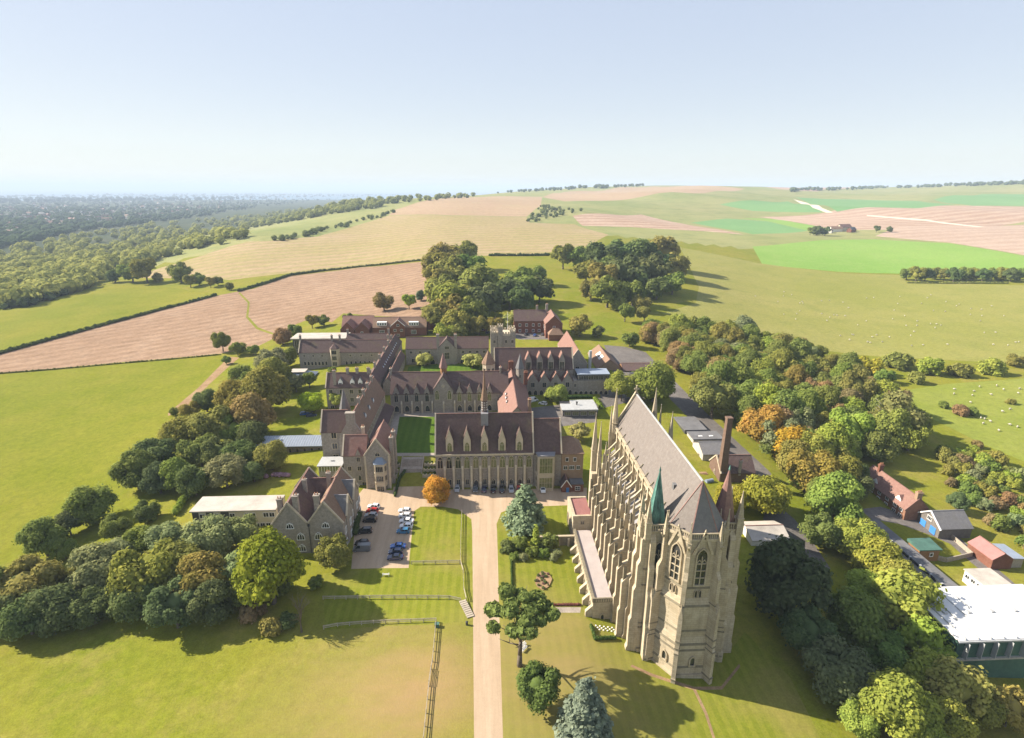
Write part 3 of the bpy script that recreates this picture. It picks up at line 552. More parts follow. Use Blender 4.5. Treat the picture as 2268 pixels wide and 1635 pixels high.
# west gable with cross
mb = MB()
for sg in (-1,1): mb.bar((sg*6.1,LEN-0.1,EV+0.2),(0,LEN-0.1,RG+0.9),0.7,0.7)
mb.box(-0.2,0.2,LEN-0.3,LEN+0.1,RG+0.7,RG+3.0); mb.box(-0.75,0.75,LEN-0.25,LEN+0.05,RG+1.7,RG+2.15); c.part(mb,'west_gable_coping',CS)
def pinnacle(mb, x, y, z0, z1, w, n=4, shaft=0.42):
    zm = z0+(z1-z0)*shaft; rot = math.pi/4 if n == 4 else 0; k = 0.7071 if n == 4 else 0.55
    mb.cone((x,y),w*k,w*k,z0,zm,n,rot); mb.cone((x,y),w*k*1.2,w*k*1.2,zm-0.12,zm+0.12,n,rot)
    mb.cone((x,y),w*k*0.95,0.05,zm+0.12,z1-0.25,n,rot); mb.cone((x,y),0.05,0.16,z1-0.5,z1-0.25,6); mb.cone((x,y),0.16,0.02,z1-0.25,z1,6)
    if n == 4:
        for dx,dy in ((-1,0),(1,0),(0,-1),(0,1)):                      # little gablets at the foot of the spirelet
            p = (x+dx*w*0.5,y+dy*w*0.5); t_ = (dy*w*0.4,dx*w*0.4)
            mb.add([(p[0]-t_[0],p[1]-t_[1],zm),(p[0]+t_[0],p[1]+t_[1],zm),(p[0],p[1],zm+w*1.1),(x,y,zm+w*0.9)],[(0,1,2),(0,2,3),(1,3,2),(0,3,1)])
for sg in (-1,1):
    for x,y,z0,z1,w in ((5.9,LEN-0.2,30,48.7,2.1),(7.4,LEN-1.5,28,44.0,0.9),(11.6,LEN,20,41.0,1.7),(10.4,LEN-2,20,39.0,1.2)):
        mb = MB(); pinnacle(mb,sg*x,y,z0,z1,w,8 if w > 1.8 else 4); c.part(mb,'pinnacle',CS)
    mb = MB(); mb.box(min(sg*8.5,sg*12.6),max(sg*8.5,sg*12.6),LEN-2.8,LEN+0.6,-3,22); c.part(mb,'west_turret',CS)
    # aisle
    mb = MB(); mb.box(min(sg*5.4,sg*8.7),max(sg*5.4,sg*8.7),7.3,LEN-0.2,-3,25); c.part(mb,'aisle_wall',CS)
    mb = MB(); q = [(sg*9.0,7.3,25.1),(sg*5.5,7.3,28.6),(sg*5.5,LEN-0.3,28.6),(sg*9.0,LEN-0.3,25.1)]; mb.hexa(q,[(p[0],p[1],p[2]+0.25) for p in q]); c.part(mb,'aisle_roof','lead')
    # parapet above the clerestory
    mb = MB(); mb.box(min(sg*5.55,sg*6.05),max(sg*5.55,sg*6.05),6.9,LEN-1.3,EV-0.5,EV+0.15); mb.box(min(sg*5.5,sg*6.15),max(sg*5.5,sg*6.15),6.9,LEN-1.3,EV+1.1,EV+1.35)
    y = 7.1
    while y < LEN-1.4: mb.box(min(sg*5.7,sg*5.95),max(sg*5.7,sg*5.95),y,y+0.42,EV+0.1,EV+1.2); y += 0.76
    c.part(mb,'parapet',CS)
def buttress_meshes(sg):
    def bx(mb,xa,xb,y0,y1,z0,z1): mb.box(min(sg*xa,sg*xb),max(sg*xa,sg*xb),y0,y1,z0,z1)
    def slope(mb,xo,xi,y0,y1,z0,z1): mb.poly([(sg*xo,z0),(sg*xi,z0),(sg*xi,z1)],'y',y0,y1)
    mb = MB(); w = 0.52
    bx(mb,8.5,14.3,-w-0.1,w+0.1,-3,2.2); slope(mb,14.3,14.0,-w-0.1,w+0.1,2.2,2.8); bx(mb,8.5,14.0,-w,w,2.2,9.4); slope(mb,14.0,13.6,-w,w,9.4,10.2)
    bx(mb,8.5,13.6,-w,w,9.4,17.4); slope(mb,13.6,12.6,-w,w,17.4,18.6); bx(mb,8.5,12.6,-w,w,17.4,18.7); slope(mb,12.6,11.1,-w,w,18.7,19.6)
    bx(mb,8.5,11.1,-w*0.92,w*0.92,18.7,22.0); slope(mb,11.1,10.1,-w*0.92,w*0.92,22.0,22.9); bx(mb,8.4,10.1,-w*0.85,w*0.85,22.0,26.4); slope(mb,10.1,9.3,-w*0.85,w*0.85,26.4,27.2)
    body = mb.mesh('buttress',CS)
    caps = []
    for xo,xi,z0,z1 in ((13.3,12.55,17.6,21.4),(11.0,10.3,21.8,25.4),(9.95,9.2,26.3,29.8)):
        mb = MB(); mb.poly([(-0.3,z0),(0.3,z0),(0.3,z1-0.6),(0,z1),(-0.3,z1-0.6)],'x',sg*xo,sg*xi); caps.append(mb.mesh('buttress_cap',CD))
    mb = MB(); pinnacle(mb,sg*9.2,0,26.8,33.6,0.62); pin = mb.mesh('pinnacle',CS)
    mb = MB()
    mb.poly([(sg*9.2,29.4),(sg*5.6,33.4),(sg*5.6,34.3),(sg*9.2,30.3)],'y',-0.28,0.28); mb.poly([(sg*9.0,27.6),(sg*5.6,30.4),(sg*5.6,31.0),(sg*9.0,28.3)],'y',-0.22,0.22); mb.box(min(sg*5.4,sg*6.3),max(sg*5.4,sg*6.3),-0.4,0.4,26,EV+1.1)
    fly = mb.mesh('flying_buttress',CS)
    mb = MB(); mb.bar((sg*5.9,0,EV+1.2),(sg*4.9,0.1,EV+2.4),0.22); gar = mb.mesh('gargoyle',CD)
    return body,caps,pin,fly,gar
BAY = [6.7+4.56*i for i in range(10)]
for sg in (-1,1):
    body,caps,pin,fly,gar = buttress_meshes(sg)
    for i,y in enumerate(BAY):
        o = link('buttress',body,c.o,(0,y,0))
        for cm in caps: link('buttress_cap',cm,o)
        link('pinnacle',pin,o); link('flying_buttress',fly,o); link('gargoyle',gar,o)
    for i in range(len(BAY)):
        y = BAY[i]+2.28
        if y > LEN-3: continue
        fc = 'left' if sg < 0 else 'right'
        c.win(y,29.2,2.1,5.6,fc,'arch',2,CS,'glass',0.25,0.25,off=sg*5.52)
        c.win(y,12.0,2.2,10.5,fc,'arch',2,CS,'glass',0.25,0.3,off=sg*8.72)
    # choir tower beside the apse
    X0,X1,Y0,Y1,TZ = 5.3,10.1,2.0,7.2,33.4
    def sx(a,b_): return (min(sg*a,sg*b_),max(sg*a,sg*b_))
    mb = MB(); mb.box(*sx(X0,X1),Y0,Y1,-3,TZ); mb.box(*sx(X0-0.15,X1+0.15),Y0-0.15,Y1+0.15,-3,2.3); c.part(mb,'tower',CS)
    mb = MB(); mb.box(*sx(X0-0.2,X1+0.2),Y0-0.2,Y1+0.2,TZ,TZ+0.5); mb.box(*sx(X0-0.1,X1+0.1),Y0-0.1,Y0+0.25,TZ+1.7,TZ+2.0); mb.box(*sx(X1-0.25,X1+0.1),Y0,Y1,TZ+1.7,TZ+2.0)
    for k in range(9):
        x = X0+0.3+k*0.53; mb.box(*sx(x,x+0.22),Y0-0.05,Y0+0.2,TZ+0.5,TZ+1.7)
        y = Y0+0.3+k*0.55; mb.box(*sx(X1-0.2,X1+0.05),y,y+0.22,TZ+0.5,TZ+1.7)
    c.part(mb,'tower_balustrade',CS)
    mb = MB(); cx_ = sg*7.6; cyy = 4.7
    mb.cone((cx_,cyy),2.55,2.55,TZ+0.5,TZ+1.2,4,math.pi/4); mb.cone((cx_,cyy),2.5,0.1,TZ+1.2,47.0,4 if sg < 0 else 8,math.pi/4 if sg < 0 else math.pi/8); sp_ = c.part(mb,'tower_spire','copper' if sg < 0 else 'copper_red')
    mb = MB(); mb.cone((cx_,cyy),0.12,0.26,46.6,47.0,6); mb.cone((cx_,cyy),0.26,0.02,47.0,48.0,6); c.part(mb,'finial','copper',sp_)
    for x,y,z1,w in ((X1-0.1,Y0+0.1,43.2 if sg > 0 else 42.0,1.25),(X0+0.4,Y0+0.1,39.0,0.75),(X1-0.1,Y1-0.2,41.5,1.0),(X1+1.0,Y0+1.0,38.0,0.8)):
        mb = MB(); pinnacle(mb,sg*x,y,TZ-1.5,z1,w); c.part(mb,'pinnacle',CS)
    for xa,ya,dx,dy in ((X1-1.3,Y0,0,-1),(X1,Y0+0.7,1,0),(X1,Y1-1.0,1,0)):
        mb = MB(); w = 0.6
        for d,e,z0,z1 in ((2.6,2.3,-3,2.4),(2.3,1.9,2.4,10.2),(1.9,1.45,10.2,18.4),(1.45,0.9,18.4,25.0),(0.9,0.0,25.0,31.5)):
            h = (d-e)*2.2
            if dx: mb.box(*sx(xa-0.2,xa+d),ya-w,ya+w,z0,z1); mb.poly([(sg*(xa+d),z1),(sg*(xa+e),z1),(sg*(xa+e),z1+h)],'y',ya-w,ya+w)
            else: mb.box(*sx(xa-w,xa+w),ya-d,ya+0.2,z0,z1); mb.poly([(ya-d,z1),(ya-e,z1),(ya-e,z1+h)],'x',*sx(xa-w,xa+w))
        c.part(mb,'tower_buttress',CS)
    xm = sg*((X0+X1)/2-0.5)
    c.win(xm,21.5,2.0,9.5,'front','arch',2,CS,'glass',0.28,0.3,off=Y0); c.win(xm,10.5,1.5,6.5,'front','arch',2,CS,'glass',0.25,0.3,off=Y0); c.win(xm,2.6,1.0,2.6,'front','arch',1,CS,'glass',0.25,0.3,off=Y0)
    for z in (2.2,8.2,9.4,19.8,24):
        mb = MB(); mb.box(*sx(X0-0.1,X1+0.22),Y0-0.22,Y1+0.1,z,z+0.32); c.part(mb,'string_course',CD)
# apse faces
for i in range(3):
    a = Vector((*AP[i],0)); b_ = Vector((*AP[i+1],0)); d = (b_-a); Lf = d.length; ang = math.atan2(d.y,d.x); mid = (a+b_)/2
    fo = empty_part('apse_face',c.o,mid,ang)
    nrm = Vector((d.y,-d.x,0)).normalized(); fd = (mid-Vector((0,0.2,0))).dot(nrm)
    def fy(z): return -fd*0.20 if z < 9.4 else (-fd*0.12 if z < 19.4 else 0.0)
    def fl(z): return Lf*(1.2 if z < 9.4 else (1.12 if z < 19.4 else 1.0))
    def fwin(x,z,w,h,k,li,fr=0.22):
        f,g = window_meshes(k,w,h,li,CS,'glass',fr,0.32,3 if h > 6 else 0); link('window',f,fo,(x,fy(z),z)); link('window_pane',g,fo,(x,fy(z),z))
    fwin(0,24.4,2.1,8.8,'arch',2,0.32); fwin(-0.45,21.2,0.5,1.8,'arch',1,0.12); fwin(0.45,21.2,0.5,1.8,'arch',1,0.12); fwin(0.3,3.6,0.95,2.3,'arch',1,0.3)
    for z,pr in ((3.0,0.2),(7.6,0.16),(9.2,0.2),(12.6,0.12),(19.1,0.2),(23.4,0.18)):
        mb = MB(); mb.poly([(-pr,z),(0.02,z),(0.02,z+0.5),(-pr*0.3,z+0.4)],'x',-fl(z)/2,fl(z)/2); mb.build('string_course',CD,fo,(0,fy(z),0))
    mb = MB(); mb.box(-fl(0)/2,fl(0)/2,-0.35,0.3,-3,1.2); mb.build('plinth',CS,fo,(0,fy(0),0))
    mb = MB(); mb.box(-Lf/2,Lf/2,-0.3,0.35,EV-0.5,EV+0.1); mb.box(-Lf/2,Lf/2,-0.22,0.12,EV+1.15,EV+1.4); k = 0
    while -Lf/2+0.2+k*0.42 < Lf/2-0.2: x = -Lf/2+0.2+k*0.42; mb.box(x,x+0.17,-0.12,0.06,EV+0.1,EV+1.15); k += 1
    mb.build('balustrade',CS,fo)
    mb = MB()
    for s_ in (-1,1): mb.bar((s_*2.0,-0.3,32.0),(0,-0.3,37.2),0.34,0.5)
    mb.cone((0,-0.3),0.1,0.28,37.2,37.6,6); mb.cone((0,-0.3),0.28,0.03,37.6,38.1,6); mb.build('window_gable',CS,fo)
for x,y in AP:
    d = Vector((x,y-2.0,0)).normalized(); ang = math.atan2(d.y,d.x); bo = empty_part('apse_buttress',c.o,(x,y,0),ang); mb = MB(); w = 0.45
    for dd,e,z0,z1 in ((3.0,2.8,-3,1.4),(2.8,2.5,1.4,8.4),(2.5,1.7,8.4,18.2),(1.7,0.95,18.2,26.5),(0.95,0.1,26.5,31.8)):
        mb.box(-0.4,dd,-w,w,z0,z1); mb.poly([(e,z1),(dd,z1),(e,z1+(dd-e)*2.2)],'y',-w,w)
    mb.build('buttress_shaft',CS,bo)
    mb = MB(); mb.poly([(-w*1.05,17.6),(w*1.05,17.6),(0,20.6)],'x',1.6,2.58); mb.build('gablet',CS,bo)
    mb = MB(); pinnacle(mb,0.5,0,31.5,40.0,0.8); mb.build('pinnacle',CS,bo)
    mb = MB()
    for z in (1.4,8.3,9.5,11.4,19.9): mb.box(-0.3,{1.4:3.08,8.3:2.86,9.5:2.6,11.4:2.6,19.9:1.78}[z],-w-0.08,w+0.08,z,z+0.28)
    mb.build('string_course',CD,bo)
    mb = MB(); mb.bar((0.6,0,33),(1.5,0,34.6),0.25); mb.build('gargoyle',CS,bo)
# flat-roofed cloister walk along the chapel
k = Bld('cloister_walk','low cloister with pale flat roof running along the buttressed chapel side','cloister',(26.1,112.6,-4.2))
mb = MB(); mb.box(0.3,5.2,0,29.8,-2,7.6); k.part(mb,'wall',CS)
mb = MB(); mb.box(0.75,5.15,0.35,29.7,7.6,8.2); k.part(mb,'roof','felt_pink')
mb = MB(); mb.box(0.1,0.7,-0.1,29.8,7.6,8.75); mb.box(0.7,5.2,-0.1,0.3,7.6,8.75); k.part(mb,'parapet',CD)
mb = MB()
for i in range(24): mb.box(0.05,0.1,0.6+i*1.2,1.1+i*1.2,7.9,8.5)
for i in range(7): mb.box(0.9+i*0.6,1.25+i*0.6,-0.16,-0.1,7.8,8.5)
k.part(mb,'parapet_tracery',CS)
for i in range(8):
    mb = MB(); y = 0.7+i*4.1; mb.box(-1.4,0.35,y-0.45,y+0.45,-2,4.6); mb.poly([(-1.4,4.6),(0.35,4.6),(0.35,6.4)],'y',y-0.45,y+0.45); mb.box(-1.7,0.35,y-0.55,y+0.55,-2,1.0); k.part(mb,'buttress',CS)
    if i < 7: k.win(y+2.05,1.2,1.9,4.6,'left','arch',2,CS,'glass',0.25,0.2,off=0.3)
k.win(2.8,1.8,0.7,2.2,'front','arch',1,CS,'glass',0.3,0.2)
k = Bld('chapel_annexe','small pale stone annexe with red metal roof against the chapel','annexe',(26.2,143.6,-4.0))
mb = MB(); mb.box(0,5.6,0,11,-2,11.0); k.part(mb,'wall',CS)
mb = MB(); q = [(0.7,0.6,11.6),(5.6,0.6,12.0),(5.6,10.4,12.0),(0.7,10.4,11.6)]; mb.hexa([(p[0],p[1],10.9) for p in q],q); k.part(mb,'roof','sheet_red')
mb = MB()
for i in range(17): mb.bar((0.8,0.8+i*0.58,11.67),(5.5,0.8+i*0.58,12.05),0.08)
k.part(mb,'roof_seams','sheet_red')
mb = MB(); mb.box(-0.1,0.7,-0.1,11.1,11.0,12.1); mb.box(0.7,5.6,-0.1,0.6,11.0,12.1); mb.box(0.7,5.6,10.4,11.1,11.0,12.1); k.part(mb,'parapet',CS)
k.win(2.8,9.2,1.0,1.0,'front','rect',2,CS,'glass',0.15,0.12,bars=1)
for i in range(3): k.win(2+i*3.5,3.5,1.4,4.5,'left','arch',2,CS,'glass',0.2,0.15)
# ------------------------------------------------------------------ the college
# great hall, eleven bays with buttresses, five dormers and a fleche
h = Bld('great_hall','long flint great hall with five gabled stone dormers and a slender fleche','hall',(-16.6,174.2,0),0,33.6,13)
h.body(33.6,13,14.2,26.0,'flint','roof_tile',coping='lr',over=0.35)
mb = MB(); mb.box(-0.1,33.7,-0.42,0.02,13.3,14.0); h.part(mb,'cornice','dressed_stone')
SP = 33.6/11
bt = MB(); bt.box(-0.38,0.38,-1.5,0.1,-2,3.2); bt.poly([(-1.5,3.2),(-1.2,3.2),(-1.2,3.9)],'x',-0.38,0.38); bt.box(-0.36,0.36,-1.2,0.1,3.2,8.6); bt.poly([(-1.2,8.6),(-0.75,8.6),(-0.75,9.7)],'x',-0.36,0.36)
btm = bt.mesh('buttress','dressed_stone')
bt = MB(); bt.box(-0.42,0.42,-0.75,0.1,8.6,13.0); btt = bt.mesh('buttress_top','flint')
for i in range(10):
    o = link('buttress',btm,h.o,(SP*(i+1),0,0)); link('buttress_top',btt,o)
for i in range(11):
    h.win(SP*(i+0.5),8.6,1.75,4.3,'front','arch',2,'dressed_stone','glass' if i < 3 else 'glass_green',0.2,0.2)
    if i == 4:
        mb = MB(); mb.box(SP*4.5-0.7,SP*4.5+0.7,-0.12,0.05,0,3.4); h.part(mb,'door','dark_panel')
        h.win(SP*4.5,0.0,1.5,4.0,'front','arch',1,'dressed_stone','glass',0.2,0.24)
    elif i != 0: h.win(SP*(i+0.5),2.2,1.1,2.0,'front','arch' if i > 5 else 'rect',2,'dressed_stone','glass',0.16,0.16)
for i in range(5): h.dormer(4.9+i*5.95,0.25,14.4,2.5,4.4,4.2,3.6,'dressed_stone','roof_tile','arch',1.5,3.6,2,'glass_green')
fl = empty_part('fleche',h.o,(16.9,6.5,0),0)
mb = MB(); mb.box(-1.25,1.25,-2.6,1.6,22.5,27.0); mb.build('fleche_base','lead',fl)
mb = MB(); mb.cone((0,0),1.15,1.1,26.5,31.2,8,math.pi/8); mb.build('fleche_shaft','roof_tile',fl)
for i in range(8):
    a = math.pi/4*i; mb = MB()
    for k2 in range(4): mb.box(-0.28,0.28,-1.16,-1.04,27.6+k2*0.85,28.05+k2*0.85)
    mb.build('louvre','concrete',fl,None,a)
mb = MB(); mb.cone((0,0),1.45,1.35,31.2,31.5,8,math.pi/8); mb.cone((0,0),1.3,0.55,31.5,36.0,8,math.pi/8); mb.cone((0,0),0.6,0.05,36.0,42.5,8,math.pi/8); mb.box(-0.05,0.05,-0.05,0.05,42.0,45.0); mb.build('fleche_spire','roof_brown',fl)
# hall annexe with the two-storey oriel
h = Bld('hall_annexe','dark-roofed annexe with tall two-storey stone oriel right of great hall','hall',(17.15,174.4,0),0,9.6,12.6)
h.body(9.6,12.6,13.5,23.6,'flint','roof_tile',coping='r')
orl = empty_part('oriel',h.o,(4.0,0,0),0)
pts = [(-3.3,0.1),(-2.7,-2.9),(2.7,-2.9),(3.3,0.1)]
mb = MB(); mb.poly(pts,'z',-2,13.6); mb.build('oriel_wall','dressed_stone',orl)
mb = MB(); mb.poly([(x*1.06,y*1.06) for x,y in pts],'z',13.6,14.0); mb.build('oriel_roof','lead',orl)
mb = MB(); mb.poly([(x*1.04,y*1.04) for x,y in pts],'z',6.2,6.6); mb.build('string_course','dressed_stone',orl)
for z,hh in ((7.4,5.6),(1.6,4.0)):
    f,g = window_meshes('rect',4.4,hh,5,'dressed_stone','glass_green',0.12,0.16,1); link('window',f,orl,(0,-2.92,z)); link('window_pane',g,orl,(0,-2.92,z))
    for sg in (-1,1):
        f,g = window_meshes('rect',1.6,hh,2,'dressed_stone','glass',0.1,0.14,1); a = sg*math.atan2(3.0,0.6)
        link('window',f,orl,(sg*3.04,-1.4,z),a); link('window_pane',g,orl,(sg*3.04,-1.4,z),a)
# buff brick block with porch
h = Bld('brick_block','buff brick three-storey block with hipped roof between annexe and chapel','building',(26.9,174.6,0),0,7.6,11)
h.body(7.6,11,13.0,16.8,'brick_buff','roof_brown',hipr=3.4,over=0.3)
for x in (1.9,4.6): h.win(x,10.2,0.9,1.3,'front','rect',1,'white_paint','glass',0.08)
for x,w in ((1.4,1.2),(3.6,1.7),(5.9,1.2)): h.win(x,7.0,w,1.4,'front','rect',2 if w < 1.5 else 3,'white_paint','glass',0.08)
h = Bld('entrance_porch','little brick entrance porch with dark gabled roof at brick block foot','porch',(26.6,170.4,0),0,3.2,4.2)
h.body(3.2,4.2,2.7,5.2,'brick_red','roof_tile',axis='y',over=0.25)
mb = MB(); mb.box(1.6,2.6,-0.08,0.04,0,2.2); h.part(mb,'door','blue_door')
mb = MB()
for s_ in (-1,1): mb.bar((1.6+s_*1.9,-0.3,2.45),(1.6,-0.3,5.3),0.12,0.25)
h.part(mb,'bargeboard','white_paint')
h = Bld('flat_lodge','low red brick lodge with flat roof beside the entrance porch','building',(29.9,170.6,0),0,4.3,4.0)
mb = MB(); mb.box(0,4.3,0,4,-1,3.2); h.part(mb,'wall','brick_red'); mb = MB(); mb.box(-0.15,4.45,-0.15,4.0,3.2,3.5); h.part(mb,'roof','felt_grey'); h.win(2.3,1.1,1.6,1.4,'front','rect',2,'white_paint','glass',0.1,bars=1)
# back hall with clock gable
h = Bld('clock_hall','long flint range with pointed dormers and a central clock gable beyond quad','hall',(-41.2,235.2,5),0,52.5,14)
h.body(52.5,14,8.7,16.4,'flint','roof_tile',over=0.3)
X0w = -38.6+41.2; sp_ = 0.0484
def bx_(px): return X0w+(px-140)*sp_
bt = MB(); bt.box(-0.33,0.33,-1.1,0.1,-2,4.2); bt.poly([(-1.1,4.2),(-0.3,4.2),(-0.3,5.4)],'x',-0.33,0.33); btm = bt.mesh('buttress','dressed_stone')
for px in (185,280,372,466,570,671,765,857,950): link('buttress',btm,h.o,(bx_(px),0,0))
for px in (140,233,326,420,717,810,902,993):
    h.dormer(bx_(px),-0.22,4.9,2.9,3.9,3.6,5.0,'flint','roof_tile','arch',1.55,4.3,2,'glass_green' if px > 700 else 'glass')
for px in (140,233,326,420,513,627,717,810,902,993): h.win(bx_(px),0.2,1.9,2.9,'front','arch',1,'dressed_stone','glass',0.22,0.25)
cg = empty_part('clock_gable',h.o,(bx_(570),0,0),0)
mb = MB(); mb.poly([(-4.4,-1),(4.4,-1),(4.4,10.2),(0,16.7),(-4.4,10.2)],'y',-0.5,1.2); mb.build('gable_wall','flint',cg)
mb = MB()
for s_ in (-1,1): mb.hexa([(s_*4.7,-0.6,10.0),(0,-0.6,16.9),(0,7,16.9),(s_*4.7,3.5,10.0)],[(s_*4.7,-0.6,10.3),(0,-0.6,17.2),(0,7,17.2),(s_*4.7,3.5,10.3)])
mb.build('gable_roof','roof_tile',cg)
mb = MB(); mb.add([(0.72*math.cos(a*math.pi/8),-0.62,12.3+0.72*math.sin(a*math.pi/8)) for a in range(16)]+[(0.72*math.cos(a*math.pi/8),-0.45,12.3+0.72*math.sin(a*math.pi/8)) for a in range(16)],[tuple(range(16))]+[(a,(a+1)%16,16+(a+1)%16,16+a) for a in range(16)]); mb.build('clock_face','dressed_stone',cg)
mb = MB(); mb.bar((0,-0.66,12.3),(0.05,-0.66,12.9),0.09); mb.bar((0,-0.66,12.3),(-0.38,-0.66,12.15),0.09); mb.build('clock_hands','dark_panel',cg)
for x in (-2.75,2.75):
    f,g = window_meshes('arch',1.6,4.3,2,'dressed_stone','glass_green',0.2,0.2,0); link('window',f,cg,(x,-0.5,6.0)); link('window_pane',g,cg,(x,-0.5,6.0))
mb = MB(); mb.cone((23.3,7),1.5,1.5,15.2,18.6,6); h.part(mb,'bell_turret','wood_brown')
mb = MB(); mb.cone((23.3,7),2.0,0.05,18.6,25.4,6); h.part(mb,'bell_turret_spire','copper_red')
h.chimney(-0.3,7,14,18.5,0.9,1.6); h.chimney(49,7,14,18.5,0.9,1.4)
# west wing of the quad
h = Bld('west_wing','long mossy-roofed wing with dormers closing the left side of the quad','building',(-51.9,189,0),0,8.4,46)
h.body(8.4,46,14.3,22.0,'flint','roof_brown',axis='y',over=0.25,below=2)
mb = MB(); mb.poly([(-0.4,-1),(8.8,-1),(8.8,14.6),(5.6,20.2),(2.8,20.2),(-0.4,14.6)],'y',-1.0,0.2); h.part(mb,'end_gable','flint')
mb = MB(); mb.box(2.7,5.7,-1.2,0.4,19.5,23.6); mb.box(2.5,5.9,-1.4,0.6,23.6,24.1); h.part(mb,'gable_chimney','flint')
for y in (14,23,31,40): h.chimney(4.2,y,20.5,24.4,0.9,1.5)
for y in (12,20,28): h.dormer(7.0,y,16.6,1.5,1.2,0.9,2.4,'white_paint','roof_slate','rect',1.0,1.0,2,face='right')
for y in (10.5,15,19.5): h.dormer(1.4,y,16.6,2.4,1.4,0.7,2.6,'brick_red','roof_red','rect',1.2,1.0,2,face='left')
for i in range(13): h.win(2.5+i*3.3,11.2,1.3,1.8,'right','rect',2,'dressed_stone','glass',0.14)
mb = MB(); q = [(8.35,3,9.6),(12.4,3,7.4),(12.4,45.9,7.4),(8.35,45.9,9.6)]; mb.hexa(q,[(p[0],p[1],p[2]+0.25) for p in q]); h.part(mb,'cloister_roof','roof_tile')
mb = MB(); mb.box(11.6,12.1,3.1,45.8,1.5,7.4); h.part(mb,'cloister_wall','flint')
for i in range(10): h.win(5.5+i*4.1,4.6,1.6,2.5,'right','arch',2,'dressed_stone','glass',0.18,off=12.1)
# octagonal stair turret with spire
h = Bld('spire_turret','octagonal stair turret with tall dark slate spire beside the west wing','turret',(-54.2,207,0))
mb = MB(); mb.cone((0,0),2.1,2.1,-2,17.2,8,math.pi/8); h.part(mb,'wall','flint'); mb = MB(); mb.cone((0,0),2.5,2.4,17.2,17.5,8,math.pi/8); h.part(mb,'cornice','dressed_stone')
mb = MB(); mb.cone((0,0),2.35,0.04,17.5,26.6,8,math.pi/8); h.part(mb,'spire','roof_slate'); h.win(0,12,0.6,1.6,'front','arch',1,off=-2.0); h.win(0,7,0.6,1.6,'front','arch',1,off=-2.0)
# west block with three window storeys
h = Bld('west_block','flint block with dark roof, three window storeys stacked, left of west wing','building',(-59.3,190.5,0),0,9.2,9)
h.body(9.2,9,15.8,22.3,'flint','roof_tile',coping='l',over=0.3)
for z in (13.2,9.0,4.4): h.win(4.6,z,1.7,2.2,'front','rect',2,'dressed_stone','glass',0.22)
for z in (9.0,4.4): h.win(4.5,z,1.5,2.0,'left','rect',2,'dressed_stone','glass',0.2)
h.chimney(7.8,2.2,14,17.8,0.8,0.8)
# house with the bay window
h = Bld('bay_window_house','gabled flint house with three-storey cream bay window facing the forecourt','house',(-40.5,174.4,0),0,8.1,17)
h.body(8.1,17,13.8,19.6,'flint','roof_red',axis='y',coping='l',over=0.2)
bay = empty_part('bay_window',h.o,(4.9,0,0),0)
pts = [(-2.3,0.1),(-1.5,-1.5),(1.5,-1.5),(2.3,0.1)]
mb = MB(); mb.poly(pts,'z',-1,11.2); mb.build('bay_wall','dressed_stone',bay)
mb = MB(); mb.add([(x*1.12,y*1.12-0.05,11.2) for x,y in pts]+[(-0.9,0.05,13.2),(0.9,0.05,13.2)],[(0,1,4),(1,2,5,4),(2,3,5),(0,3,2,1),(0,4,5,3)]); mb.build('bay_roof','lead_blue',bay)
for z in (0.9,4.8,8.4):
    f,g = window_meshes('rect',2.3,1.9,4,'dressed_stone','glass',0.1,0.14,0); link('window',f,bay,(0,-1.51,z)); link('window_pane',g,bay,(0,-1.51,z))
    for sg in (-1,1):
        f,g = window_meshes('rect',1.0,1.9,2,'dressed_stone','glass',0.1,0.12,0); a = sg*math.atan2(1.6,0.8); link('window',f,bay,(sg*1.9,-0.7,z),a); link('window_pane',g,bay,(sg*1.9,-0.7,z),a)
    mb = MB(); mb.poly([(x*1.07,y*1.07-0.03) for x,y in pts],'z',z-0.6,z-0.35); mb.build('sill','dressed_stone',bay)
h.win(4.3,13.6,1.5,1.5,'front','arch',2)
for x in (0.05,8.05):
    mb = MB(); mb.box(x-0.3,x+0.3,-0.12,0.3,-1,13.7); h.part(mb,'quoin','dressed_stone')
for i,y in enumerate((3.5,8.5)):
    mb = MB(); mb.box(8.0,9.2,y-0.7,y+0.7,-1,18.6); mb.box(7.9,9.35,y-0.85,y+0.85,18.6,19.1); h.part(mb,'chimney','flint')
    for k2 in range(2): mb = MB(); mb.cone((8.6,y-0.35+k2*0.7),0.2,0.15,19.1,19.9,8); h.part(mb,'chimney_pot','terracotta')
for i in range(6):
    for z in (2.2,6.4,10.4): h.win(2+i*2.6,z,1.0,1.8,'right','rect',2,'dressed_stone','glass',0.16)
h.chimney(-2.0,9.5,16.5,20.5,1.0,0.9,'dressed_stone')
# its cross wing
h = Bld('cross_wing_house','red-roofed cross wing with small gabled dormer left of the bay window','house',(-48.4,176.6,0),0,7.9,8.2)
h.body(7.9,8.2,13.0,18.6,'flint','roof_red',coping='l',over=0.25)
h.dormer(5.2,-0.2,10.6,2.0,2.3,2.4,3.5,'flint','roof_red','rect',1.1,1.6,2)
h.win(5.3,7.2,1.2,1.6,'front','rect',2,'dressed_stone'); h.win(6.6,0.8,1.5,1.9,'front','rect',2,'dressed_stone'); h.win(5.2,3.4,1.0,2.0,'front','arch',1); h.win(2.0,7.2,1.1,1.6,'front','rect',2)
